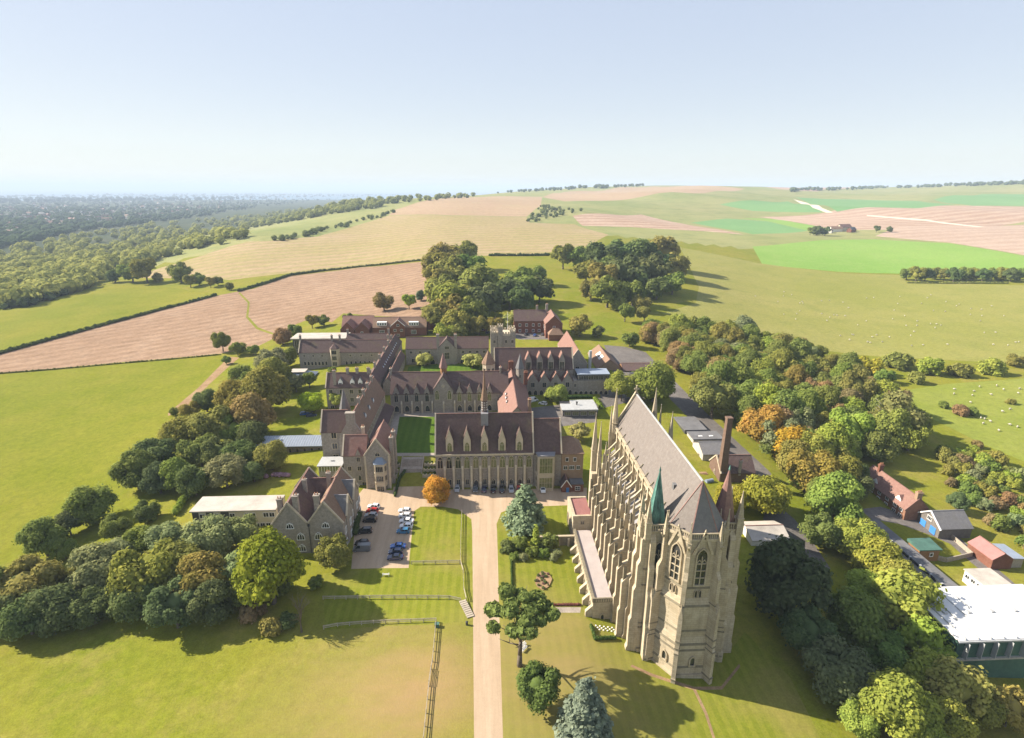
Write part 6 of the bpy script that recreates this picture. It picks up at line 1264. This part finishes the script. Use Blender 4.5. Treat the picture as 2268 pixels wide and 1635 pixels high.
mass('plain_trees',scatter_px([(-60,439),(-60,452),(400,445),(800,437),(900,433),(800,428),(300,430),(0,436)],700,9),(0.05,0.07,0.045),(20,38),7,'hazy tree belts near the coast',MINI0)
hm = []
for wm,rm in (('render_white','roof_red'),('render_cream','roof_brown'),('brick_red','roof_red'),('render_white','felt_grey')):
    mb = MB(); mb.poly([(-4,0),(4,0),(4,5),(0,8.4),(-4,5)],'x',-6,6); mw = mb.mesh('house',wm)
    mb = MB()
    for s_ in (-1,1): q = [(-6.3,s_*4.6,4.6),(6.3,s_*4.6,4.6),(6.3,0,8.5),(-6.3,0,8.5)]; mb.hexa(q,[(p[0],p[1],p[2]+0.3) for p in q])
    hm.append((mw,mb.mesh('roof',rm)))
pr = random.Random(21)
for p in scatter_px([(-40,458),(-40,532),(60,525),(200,500),(330,487),(430,470),(600,448),(700,440),(400,442),(100,448)],280,11):
    mw,mr_ = pr.choice(hm); s = pr.uniform(1.0,2.0)
    o = link('town_house',mw,None,p,pr.uniform(0,3.14),(s*pr.uniform(0.9,1.6),s,s)); tag(o,'small house in the hazy distant town on the coastal plain','house','houses of the distant town'); link('roof',mr_,o)
for i,(x,y,s) in enumerate(((1850,513,1.3),(1868,511,1.6),(1885,514,1.2),(1838,516,1.0))):
    o = link('farm_shed',hm[i%4][0],None,T(x,y),0.3*i,(s*1.6,s,s)); link('roof',hm[(i+1)%4][1],o); tag(o,'%s farm building from the left beside the valley farm trees'%ORD[i],'farm building','valley farm buildings')
# ------------------------------------------------------------------ hedges
def hedge(px, w, h_, tint, label, name='hedge', leaf=0.35, dens=9, wild=0.3, world=None, cat='hedge'):
    pr = np.random.RandomState(len(label)); pts = world or [T(x,y) for x,y in px]; parts = []
    for a,b_ in zip(pts,pts[1:]):
        L = (Vector(b_)-Vector(a)).length; d = (Vector(b_)-Vector(a)).normalized(); nrm = Vector((-d.y,d.x,0)); steps = max(1,int(L/(w*0.55)))
        for i in range(steps+1):
            t = i/steps; c0 = Vector(a).lerp(Vector(b_),t); z = zt(c0.x,c0.y) if world is None else c0.z; k = 1+pr.uniform(-wild,wild); iv,jf = ICO1
            parts.append((np.array([c0.x,c0.y,z+h_*0.42*k])+iv*np.array([w*0.5,w*0.5,h_*0.5*k])*(1+pr.normal(size=(len(iv),1))*0.07),jf,np.clip(0.35+pr.normal(size=len(iv))*0.08,0,1)))
        nl = int(L*dens); t = pr.random_sample(nl); q = pr.normal(size=(nl,3)); q /= np.linalg.norm(q,axis=1)[:,None]; q[:,2] = np.abs(q[:,2])
        A = np.array(a)[None,:]*(1-t[:,None])+np.array(b_)[None,:]*t[:,None]
        A[:,2] = zt_arr(A[:,0],A[:,1]) if world is None else A[:,2]
        A += q*np.array([w*0.55,w*0.55,h_*0.52])*(1+pr.normal(size=(nl,1))*0.12)+np.array([0,0,h_*0.42]); V,Fq = leaf_quads(A,q,leaf,pr); parts.append((V,Fq,np.repeat(pr.random_sample(nl),4)))
    V,Fq,v = join_tri_quad(parts); c0 = Vector(pts[0]); V = V-np.array(c0)
    o = link(name,fast_mesh(name,V,Fq,v),None,c0); o.color = (*tint,1); tag(o,label,cat); return o
hedge([(-60,800),(0,784),(120,751),(240,718),(360,686),(478,655)],3.4,2.6,(0.06,0.085,0.025),'dark field hedge between upper left green field and ploughed field',leaf=0.6,dens=5,wild=0.5)
hedge([(528,646),(600,625),(640,611),(720,600)],3.2,2.8,(0.06,0.085,0.028),'dark hedge at left end of the ploughed field top edge',leaf=0.7,dens=4,wild=0.6)
hedge([(720,600),(800,591),(880,583),(955,576)],3.0,2.2,(0.07,0.09,0.03),'thin hedge along the ploughed field top edge by the avenue',leaf=0.7,dens=4,wild=0.6)
hedge([(1085,567),(1160,567),(1230,566),(1290,573)],4.0,3.2,(0.05,0.075,0.025),'dark hedge between the avenue and the hillside wood',leaf=0.8,dens=4,wild=0.5)
hedge([(0,828),(250,807),(488,786)],1.2,0.9,(0.10,0.11,0.03),'thin scrubby line between green field and ploughed field',leaf=0.4,dens=2,wild=0.8)
hedge([(390,1140),(408,1112),(432,1082)],2.6,2.6,(0.13,0.18,0.03),'bright clipped hedge slanting behind the cream flat-roofed block',wild=0.05,leaf=0.25,dens=30)
hedge([(1134,1205),(1133,1250),(1135,1325)],0.7,0.7,(0.045,0.075,0.02),'low dark hedge line down the chapel garden lawn',wild=0.05,leaf=0.16,dens=20)
hedge([(1309,1388),(1318,1417),(1362,1415)],0.9,1.0,(0.06,0.10,0.025),'L-shaped box hedge round the small plot beside chapel',wild=0.04,leaf=0.16,dens=30)
hedge([(1210,884),(1310,882)],1.6,1.8,(0.05,0.09,0.025),'dark clipped hedge before the arcade of ribbon window block',wild=0.05,leaf=0.3,dens=12)
hedge([(1318,884),(1332,904)],2.6,1.4,(0.14,0.20,0.03),'bright clipped hedge beside the ribbon window block',wild=0.05,leaf=0.3,dens=12)
hedge([(875,1100),(885,1062),(897,1045)],1.0,1.2,(0.05,0.08,0.025),'dark hedge left of the main steps',wild=0.05,leaf=0.2,dens=25)
hedge([(787,1185),(791,1160),(796,1145)],2.2,2.6,(0.06,0.085,0.025),'bushy hedge between car park house and parked cars',wild=0.2,leaf=0.25,dens=25)
hedge([(2010,627),(2100,628),(2230,628)],3.0,2.0,(0.17,0.19,0.05),'pale hedge strip below the far right tree belt',leaf=0.8,dens=3,wild=0.1)
hedge([(560,1056),(590,1058)],2.2,1.5,(0.32,0.20,0.24),'pink flowering border in the garden, left clump',name='flower_border',wild=0.3,leaf=0.22,dens=30,cat='flowers'); hedge([(606,1054),(638,1056)],2.2,1.5,(0.32,0.20,0.24),'pink flowering border in the garden, right clump',name='flower_border',wild=0.3,leaf=0.22,dens=30,cat='flowers')
hedge([(1193,1341),(1284,1340)],0.9,0.45,(0.16,0.07,0.05),'reddish flower border along the chapel garden path',name='flower_border',wild=0.3,leaf=0.14,dens=25,cat='flowers')
# ------------------------------------------------------------------ cars
for nm,c_ in dict(white=(0.78,0.78,0.77),silver=(0.42,0.43,0.45),red=(0.45,0.02,0.02),black=(0.012,0.012,0.014),grey=(0.12,0.125,0.13),blue=(0.02,0.10,0.34),navy=(0.012,0.022,0.07),teal=(0.03,0.16,0.30)).items():
    m,n,l,b = new_mat('paint_'+nm); b.inputs['Base Color'].default_value = (*c_,1); b.inputs['Roughness'].default_value = 0.28; b.inputs['Coat Weight'].default_value = 0.7; b.inputs['Coat Roughness'].default_value = 0.05
plain('rubber',(0.02,0.02,0.02),0.8); plain('wheel_rim',(0.35,0.35,0.36),0.35,0.8); plain('lamp_clear',(0.7,0.7,0.7),0.2); plain('lamp_red',(0.35,0.02,0.015),0.3)
plain('car_glass',(0.02,0.025,0.03),0.08,0,0.1,1,0.6)
_cars = {}
def car_meshes(kind, paint):
    if (kind,paint) in _cars: return _cars[(kind,paint)]
    L,W,H_,hood,boot,belt_ = {'hatch':(4.1,1.78,1.48,1.0,0.15,0.92),'saloon':(4.6,1.82,1.45,1.15,0.85,0.92),'suv':(4.5,1.9,1.75,1.0,0.1,1.05),'van':(5.1,1.95,2.1,0.6,0.0,1.15)}[kind]; x0,x1 = -L/2,L/2
    def loft(secs):   # secs: list of (x, halfwidth, z_low, z_high)
        mb = MB()
        for a,b_ in zip(secs,secs[1:]): mb.hexa([(a[0],-a[1],a[2]),(a[0],a[1],a[2]),(a[0],a[1]*0.94,a[3]),(a[0],-a[1]*0.94,a[3])],[(b_[0],-b_[1],b_[2]),(b_[0],b_[1],b_[2]),(b_[0],b_[1]*0.94,b_[3]),(b_[0],-b_[1]*0.94,b_[3])])
        return mb
    w = W/2; body = loft([(x0,w*0.86,0.35,0.72),(x0+0.18,w*0.97,0.24,belt_-0.06),(x0+L*0.3,w,0.2,belt_),(x1-L*0.3,w,0.2,belt_),(x1-0.35,w*0.96,0.24,belt_-0.2),(x1,w*0.82,0.34,0.62)]).mesh('body','paint_'+paint)
    gx0,gx1 = x0+boot+0.12,x1-hood-0.15; cab = MB(); cab.hexa([(gx0,-w*0.9,belt_-0.03),(gx1,-w*0.9,belt_-0.03),(gx1,w*0.9,belt_-0.03),(gx0,w*0.9,belt_-0.03)],[(gx0+0.35,-w*0.74,H_-0.05),(gx1-0.75,-w*0.74,H_-0.05),(gx1-0.75,w*0.74,H_-0.05),(gx0+0.35,w*0.74,H_-0.05)]); glass = cab.mesh('windows','car_glass')
    rf = MB(); rf.hexa([(gx0+0.28,-w*0.77,H_-0.06),(gx1-0.68,-w*0.77,H_-0.06),(gx1-0.68,w*0.77,H_-0.06),(gx0+0.28,w*0.77,H_-0.06)],[(gx0+0.4,-w*0.70,H_),(gx1-0.85,-w*0.70,H_),(gx1-0.85,w*0.70,H_),(gx0+0.4,w*0.70,H_)])
    for s_ in (-1,1):
        rf.bar((gx1,s_*w*0.89,belt_-0.02),(gx1-0.75,s_*w*0.755,H_-0.03),0.09); rf.bar((gx0,s_*w*0.89,belt_-0.02),(gx0+0.35,s_*w*0.755,H_-0.03),0.14); rf.bar(((gx0+gx1)/2-0.1,s_*w*0.895,belt_-0.02),((gx0+gx1)/2-0.15,s_*w*0.755,H_-0.03),0.09)
    roof = rf.mesh('roof','paint_'+paint)
    if kind == 'van':
        pn = MB(); pn.box(x0+0.06,x0+L*0.55,-w*0.93,w*0.93,belt_-0.05,H_-0.1); roof2 = pn.mesh('load_body','paint_'+paint)
    else: roof2 = None
    wh = MB(); wh.tube((0,-0.11,0),(0,0.11,0),0.33,0.33,14); wheel = wh.mesh('wheel','rubber'); rm_ = MB(); rm_.tube((0,-0.125,0),(0,0.125,0),0.2,0.2,10); rim = rm_.mesh('rim','wheel_rim')
    hl = MB(); hl.box(-0.05,0.06,-0.2,0.2,-0.08,0.08); head = hl.mesh('headlight','lamp_clear'); tail = MB().box(-0.05,0.05,-0.16,0.16,-0.12,0.12).mesh('tail_light','lamp_red'); mir = MB().box(-0.08,0.08,-0.1,0.1,-0.07,0.07).mesh('mirror','paint_'+paint)
    plate = MB().box(-0.02,0.02,-0.26,0.26,-0.055,0.055).mesh('number_plate','white_paint')
    _cars[(kind,paint)] = (L,w,belt_,gx1,body,glass,roof,roof2,wheel,rim,head,tail,mir,plate); return _cars[(kind,paint)]
def car(x, y, z, rot, kind, paint, label, group=None):
    L,w,belt_,gx1,body,glass,roof,roof2,wheel,rim,head,tail,mir,plate = car_meshes(kind,paint); r_ = empty('car' if kind != 'van' else 'van',(x,y,z),rot,label,'car' if kind != 'van' else 'van',group)
    link('body',body,r_); link('windows',glass,r_); link('roof',roof,r_)
    if roof2: link('load_body',roof2,r_)
    for sx_ in (-1,1):
        for sy_ in (-1,1):
            wo = link('wheel',wheel,r_,(sx_*(L/2-0.85),sy_*(w-0.1),0.33)); link('rim',rim,wo)
    for sy_ in (-1,1): link('headlight',head,r_,(L/2-0.1,sy_*w*0.6,0.6)); link('tail_light',tail,r_,(-L/2+0.07,sy_*w*0.66,0.72)); link('mirror',mir,r_,(gx1-0.25,sy_*(w+0.06),belt_+0.05))
    link('number_plate',plate,r_,(-L/2-0.005,0,0.55)); return r_
def src(x, y): return (x/1.12875,y/1.12875)
def carp(zx, zy, reg, sc, z=0.0):
    d = src(reg[0]+zx/sc,reg[1]+zy/sc); p = Pz(*d,z+0.6); return p.x,p.y
CA = ((1070,1000),5.5317); CB = ((400,1150),2.835)
for zx,paint,kind,lab in ((405,'silver','hatch','silver hatchback parked at the left end before great hall'),(655,'grey','hatch','grey car second in the row before great hall'),(775,'navy','hatch','navy car third in the row before great hall'),(900,'black','saloon','black saloon fourth in the row before great hall'),(1020,'black','suv','black car fifth in the row before great hall'),(1150,'silver','hatch','pale silver car left of the blue-green cedar'),(1260,'red','hatch','dark red car half hidden behind the cedar'),(1585,'white','hatch','white car parked before the tall oriel')):
    x,y = carp(zx,1240,*CA); y -= 0.7; car(x,y,zt(x,y),math.pi/2 if kind == 'saloon' or paint in ('navy','black') else -math.pi/2,kind,paint,lab,'cars before the great hall')
for zx,zy,paint,kind,rot,lab in ((1515,332,'white','hatch',0.2,'white car topmost of the left car park column'),(1505,364,'red','hatch',0.15,'red car below the topmost white one, left column'),(1496,394,'silver','hatch',0.12,'silver car third down the left column'),(1488,428,'black','suv',0.1,'black car fourth down the left column'),(1452,505,'black','suv',-0.05,'black pickup-like car beside the hedge'),(1430,585,'black','hatch',0.05,'black car just above the grey van'),(1430,626,'grey','van',0.0,'grey van at the lower left of the car park'),
    (1735,362,'white','hatch',0.12,'white car topmost of the right car park column'),(1737,397,'white','hatch',0.1,'white car second down the right column'),(1748,434,'white','saloon',0.1,'white saloon third down the right column'),(1745,470,'white','hatch',0.08,'white car fourth down the right column, above blue'),(1724,506,'teal','hatch',0.05,'mid-blue car fifth down the right column'),(1688,612,'blue','saloon',0.0,'bright blue saloon in the lower right car park'),(1670,652,'navy','hatch',0.0,'navy car between two blue ones'),(1668,690,'navy','saloon',0.0,'dark blue saloon lowest in the car park')):
    x,y = carp(zx,zy,*CB); car(x,y,zt(x,y),math.pi-rot,kind,paint,lab,'cars in the left car park')
for x,y,z,rot,kind,paint,lab in ((23.2,245.5,None,0.4,'van','white','white van before the dining aisle arcade'),(20.5,243.0,None,0.5,'hatch','silver','silver car beside the white van'),(27.5,241.5,None,2.6,'hatch','white','white car between white van and the garage'),(-78,240,None,0.1,'saloon','navy','dark blue car in the garden by the bright tree'),(-82,243,None,0.2,'hatch','blue','blue car behind the dark one in the garden')):
    car(x,y,zt(x,y),rot,kind,paint,lab)
for dx,dy,paint,lab in ((1165,742,'black','black car left before the tall red house'),(1185,744,'blue','blue car in the middle before the tall red house'),(1202,742,'grey','grey car right before the tall red house'),(2078,1168,'silver','silver car parked beside the white-gabled garage'),(2104,1172,'grey','grey car at the lane edge by the garage'),(1372,870,'grey','grey car half hidden under the olive tree'),(885,735,'grey','grey car parked behind the upper quad, left'),(1080,738,'navy','navy car parked behind the upper quad')):
    p = T(dx,dy); car(p.x,p.y,p.z,0.4 if dx > 2000 else 1.2,'hatch',paint,lab)
# ------------------------------------------------------------------ fences, steps and garden things
plain('fence_wood',(0.36,0.31,0.24),0.9,var=0.25,s=1.0)
def fence(px, label, gap=3.0, h_=1.15, rails=(0.45,0.85,1.1), mat='fence_wood'):
    pts = [T(x,y) for x,y in px]; o = empty('fence',pts[0],0,label,'fence'); base = pts[0]; post = MB().box(-0.08,0.08,-0.08,0.08,-0.3,h_).mesh('post',mat)
    for a,b_ in zip(pts,pts[1:]):
        L = (b_-a).length; k = max(1,round(L/gap)); P_ = [a.lerp(b_,i/k) for i in range(k+1)]
        for p in P_: p.z = zt(p.x,p.y)
        for p in P_[:-1]: link('post',post,o,p-base)
        for p,q in zip(P_,P_[1:]):
            for rz in rails: mb = MB(); mb.bar(p-base+Vector((0,0,rz)),q-base+Vector((0,0,rz)),0.06,0.13); mb.build('rail',mat,o)
    link('post',post,o,pts[-1]-base); return o
fence([(1023,1136),(1021,1190),(1020,1247),(1026,1268),(1027,1306),(1033,1331)],'pale post and rail fence between left lawn and drive')
fence([(911,1250),(1018,1248)],'short rail fence crossing the left lawn below car park'); fence([(716,1328),(792,1327),(900,1326),(995,1327),(1021,1333)],'long rail fence along the top of the grass bank')
fence([(717,1394),(748,1388),(854,1381),(966,1377)],'rail fence along the foot of the grass bank'); fence([(966,1379),(958,1466),(955,1482)],'rail fence running down from the bank to field gate'); fence([(950,1520),(944,1580),(938,1640),(934,1690)],'rail fence running from the field gate to bottom edge')
a,b_ = T(955,1483),T(950,1519); g = empty('field_gate',a,math.atan2((b_-a).y,(b_-a).x),'five-bar wooden field gate in the meadow fence','gate'); L = (b_-a).length
for z in (0.25,0.5,0.75,1.0,1.25): MB().box(0.1,L-0.1,-0.03,0.03,z-0.05,z+0.05).build('bar','fence_wood',g)
for x in (0.1,L-0.2): MB().box(x,x+0.1,-0.05,0.05,0.1,1.4).build('upright','fence_wood',g)
MB().bar((0.2,0,0.25),(L/2,0,1.25),0.06,0.08).build('brace','fence_wood',g)
# main steps up to the quad
st = empty('main_steps',(-26.6,177.6,0),0,'broad stone steps in three flights rising to the quad','steps')
z = 0; y = 0; ZQ = 4.3
for fl_ in range(3):
    nst = 9
    for i in range(nst):
        z += ZQ/27; MB().box(-3.7,3.7,y,14.5,max(-1,z-1.0),z).build('step','paving',st); y += 0.33
    if fl_ < 2: y += 1.9
for sg in (-1,1): mb = MB(); mb.hexa([(sg*3.72,-0.3,-1),(sg*4.1,-0.3,-1),(sg*4.1,14.4,-1),(sg*3.72,14.4,-1)],[(sg*3.72,-0.3,0.5),(sg*4.1,-0.3,0.5),(sg*4.1,14.4,ZQ+0.5),(sg*3.72,14.4,ZQ+0.5)]); mb.build('side_wall','paving',st)
for sg,side in ((-1,'left'),(1,'right')):
    for i in range(3):
        x0 = -26.6+sg*7.1; y0 = 180.5+i*3.6; z0 = zt(x0,y0)
        t_ = empty('garden_terrace',(x0,y0,z0),0,'%s stone-edged garden terrace %s of the main steps'%(('lowest','middle','top')[i],side),'terrace','terraces beside the main steps')
        MB().box(-2.6,2.6,-0.25,0.25,-1.5,0.9).build('retaining_wall','dressed_stone',t_)
        for k2 in range(5): MB().box(-2.5+k2*1.2,-2.2+k2*1.2,-0.35,0.35,0.9,1.25).build('coping_block','dressed_stone',t_)
        for k2 in range(3): c_ = link('shrub',PROTO['shrub0'][0],t_,(-1.7+k2*1.7,1.5,0.9),k2,(0.7,0.7,0.6)); c_.color = (0.08,0.11,0.03,1)
# bank steps beside the drive
p,q = T(1025,1336),T(1042,1366); sb = empty('bank_steps',p,math.atan2((q-p).y,(q-p).x),'narrow wooden steps down the bank to the drive','steps'); L = (q-p).length
for i in range(9): t = i/8; MB().box(L*t-0.3,L*t+0.25,-0.9,0.9,(q.z-p.z)*t+0.02+0.5*(1-t),(q.z-p.z)*t+0.22+0.5*(1-t)).build('step','fence_wood',sb)
# retaining wall between the garden and the annexe lawn
w0,w1 = T(1196,1206),T(1258,1206); gw = empty('garden_wall',w0,0,'old stone wall closing the top of the chapel garden','wall'); L = (w1-w0).length
MB().box(0,L+2.5,-0.3,0.3,-1,2.6).build('wall','chapel_dark',gw); MB().box(-0.1,L+2.5,-0.4,0.4,2.6,2.85).build('coping','chapel_stone',gw)
for i in range(4): MB().box(i*L/3-0.3,i*L/3+0.3,-0.75,-0.3,-1,2.2).build('pier','chapel_stone',gw)
# rose bed, benches, stones
pb = [T(x,y) for x,y in ((1183,1287),(1190,1273),(1201,1264),(1216,1271),(1223,1284),(1216,1300),(1203,1308),(1190,1300))]; c0 = sum((Vector(p) for p in pb),Vector())/8
rb = empty('rose_bed',c0,0,'lozenge-shaped rose bed in the striped chapel garden lawn','flower bed'); mb = MB(); mb.hexa([(p.x-c0.x,p.y-c0.y,-0.2) for p in pb],[(p.x-c0.x,p.y-c0.y,0.12) for p in pb]); mb.build('soil','bare_soil',rb)
pr = random.Random(4)
for i in range(26):
    a = pr.uniform(0,6.28); q_ = math.sqrt(pr.random())*0.85; k = pb[int(a/6.283*8)%8]; x,y = (k.x-c0.x)*q_,(k.y-c0.y)*q_; s = pr.uniform(0.3,0.55); o = link('rose_bush',PROTO['shrub%d'%(i%3)][0],rb,(x,y,0.3),a,(s,s,s*0.9)); o.color = (*pr.choice(((0.07,0.10,0.03),(0.11,0.13,0.05),(0.20,0.12,0.10))),1)
def bench(p, rot, label):
    o = empty('bench',p,rot,label,'bench')
    for i in range(4): MB().box(-0.9,0.9,-0.25+i*0.13,-0.16+i*0.13,0.43,0.47).build('seat_slat','white_paint',o)
    for i in range(3): MB().box(-0.9,0.9,0.26,0.30,0.58+i*0.14,0.66+i*0.14).build('back_slat','white_paint',o)
    for x in (-0.8,0.8): MB().box(x-0.04,x+0.04,-0.25,-0.17,-0.1,0.65).build('leg','white_paint',o); MB().box(x-0.04,x+0.04,0.24,0.32,-0.1,0.95).build('leg','white_paint',o); MB().box(x-0.05,x+0.05,-0.28,0.3,0.63,0.68).build('armrest','white_paint',o)
bench(T(855,1275),math.pi,'pale bench on the shaded grass below the car park'); bench(T(1158,1432),0.6,'white garden seat beside the pine trunk, upper one'); bench(T(1161,1440),0.9,'white garden seat beside the pine trunk, lower one')
stone = MB().poly([(-0.2,-0.1),(0.2,-0.1),(0.2,0.12),(0.1,0.2),(-0.1,0.2),(-0.2,0.12)],'y',-0.15,0.15).mesh('memorial_stone','render_white')
i = 0
for r_ in range(3):
    for c_ in range(5 if r_ < 2 else 4):
        p = T(1320+c_*9+r_*4,1386+r_*4.5+c_*1.2); o = link('memorial_stone',stone,None,p,0.2); tag(o,'small white memorial stone, %s row, %s from the left, beside chapel'%(ORD[r_],ORD[c_]),'stone','memorial stones beside the chapel'); i += 1
p = T(968,1388); bn = empty('storage_box',p,0,'small green box at the fence corner','box'); MB().box(-0.5,0.5,-0.4,0.4,0,0.9).build('bin_body','green_sheet',bn); MB().box(-0.55,0.55,-0.45,0.45,0.9,1.0).build('lid','green_sheet',bn)
p = T(1034,1384); bo = empty('litter_bin',p,0,'black litter bin at the drive edge below the bank steps','bin'); mb = MB(); mb.cone((0,0),0.28,0.3,0,0.9,10); mb.build('bin_body','iron',bo); mb = MB(); mb.cone((0,0),0.34,0.1,0.9,1.15,10); mb.build('hood','iron',bo)
p = T(2045,1215); yw = [T(x,y) for x,y in ((2070,1165),(2110,1195),(2152,1232),(2095,1245),(2055,1235))]
yo = empty('yard_wall',yw[0],0,'low pale wall round the small yard behind the chalet','wall')
for a,b_ in zip(yw,yw[1:]): MB().bar(a-yw[0]+Vector((0,0,0.7)),b_-yw[0]+Vector((0,0,0.7)),0.3,1.6).build('wall_length','wood_grey',yo)
# workshop yard clutter
for i,(dx,dy,paint,lab) in enumerate(((1555,1055,'sheet_red','red skip in the workshop yard beside the chapel'),(1570,1072,'lead_blue','blue tank in the workshop yard beside the chapel'),(1545,1030,'wood_brown','heap of brown timber in the workshop yard'))):
    p = Pz(dx,dy,-2); o = empty(('skip','oil_tank','timber_stack')[i],p,0.3*i,lab,('skip','tank','timber')[i]); mb = MB()
    if i == 0: mb.hexa([(-1.2,-0.8,0),(1.2,-0.8,0),(1.2,0.8,0),(-1.2,0.8,0)],[(-1.7,-0.95,1.4),(1.7,-0.95,1.4),(1.7,0.95,1.4),(-1.7,0.95,1.4)]); mb.build('skip_body',paint,o); MB().box(-1.3,1.3,-0.7,0.7,1.42,1.6).build('rubble','bare_soil',o)
    elif i == 1: mb.tube((-1.5,0,1.2),(1.5,0,1.2),0.8,0.8,12); mb.build('tank_body',paint,o); MB().box(-1.2,-0.9,-0.6,0.6,0,0.6).build('cradle','concrete',o); MB().box(0.9,1.2,-0.6,0.6,0,0.6).build('cradle','concrete',o)
    else:
        for k2 in range(8): MB().box(-2,2,-0.9+k2*0.22,-0.72+k2*0.22,0.1*(k2%3),0.1*(k2%3)+0.25).build('plank',paint,o)
# ------------------------------------------------------------------ sheep
plain('fleece',(0.42,0.39,0.32),1.0); plain('sheep_face',(0.10,0.09,0.08),0.9)
bm = bmesh.new(); bmesh.ops.create_icosphere(bm,subdivisions=2,radius=0.5)
for v in bm.verts: v.co = Vector((v.co.x*1.35,v.co.y*0.8,v.co.z*0.85+0.68))*1.0+Vector((0,0,0.05*math.sin(v.co.x*9)))
for sx_ in (-0.38,0.36):
    for sy_ in (-0.16,0.16):
        r_ = bmesh.ops.create_cone(bm,segments=6,radius1=0.06,radius2=0.08,depth=0.5,cap_ends=True)
        for v in r_['verts']: v.co += Vector((sx_,sy_,0.25))
r_ = bmesh.ops.create_icosphere(bm,subdivisions=1,radius=0.17)
for v in r_['verts']: v.co = Vector((v.co.x*1.5,v.co.y*0.9,v.co.z))+Vector((0.78,0,0.72))
sm = bpy.data.meshes.new('sheep'); bm.to_mesh(sm); bm.free(); sm.materials.append(MATS['fleece']); sm.shade_smooth()
pr = random.Random(31)
sp_pts = [p for p in scatter_px([(1650,640),(1800,650),(2000,650),(2250,660),(2260,790),(2100,780),(1900,760),(1760,720)],75,31)]+scatter_px([(2100,860),(2260,850),(2262,960),(2180,960),(2110,900)],20,32)
for i,p in enumerate(sp_pts):
    near = i >= 75; o = link('sheep',sm,None,p,pr.uniform(0,6.28),(0.95,)*3); tag(o,'white sheep grazing on the %s'%('right-hand grass field' if near else 'wide pale pasture'),'sheep','sheep on the right field' if near else 'sheep on the pasture')
# ------------------------------------------------------------------ air
m = bpy.data.materials.new('haze_air'); m.use_nodes = True; n = m.node_tree.nodes; l = m.node_tree.links
n.remove(n['Principled BSDF']); pv = n.new('ShaderNodeVolumePrincipled'); pv.inputs['Color'].default_value = (0.66,0.81,1,1); pv.inputs['Density'].default_value = HAZE_DENSITY; pv.inputs['Anisotropy'].default_value = 0.0
l.new(pv.outputs[0], n['Material Output'].inputs['Volume']); MATS['haze_air'] = m
mb = MB(); mb.box(-72000,72000,-72000,72000,-62,260)
o = mb.build('haze','haze_air'); o["kind"] = "stuff"
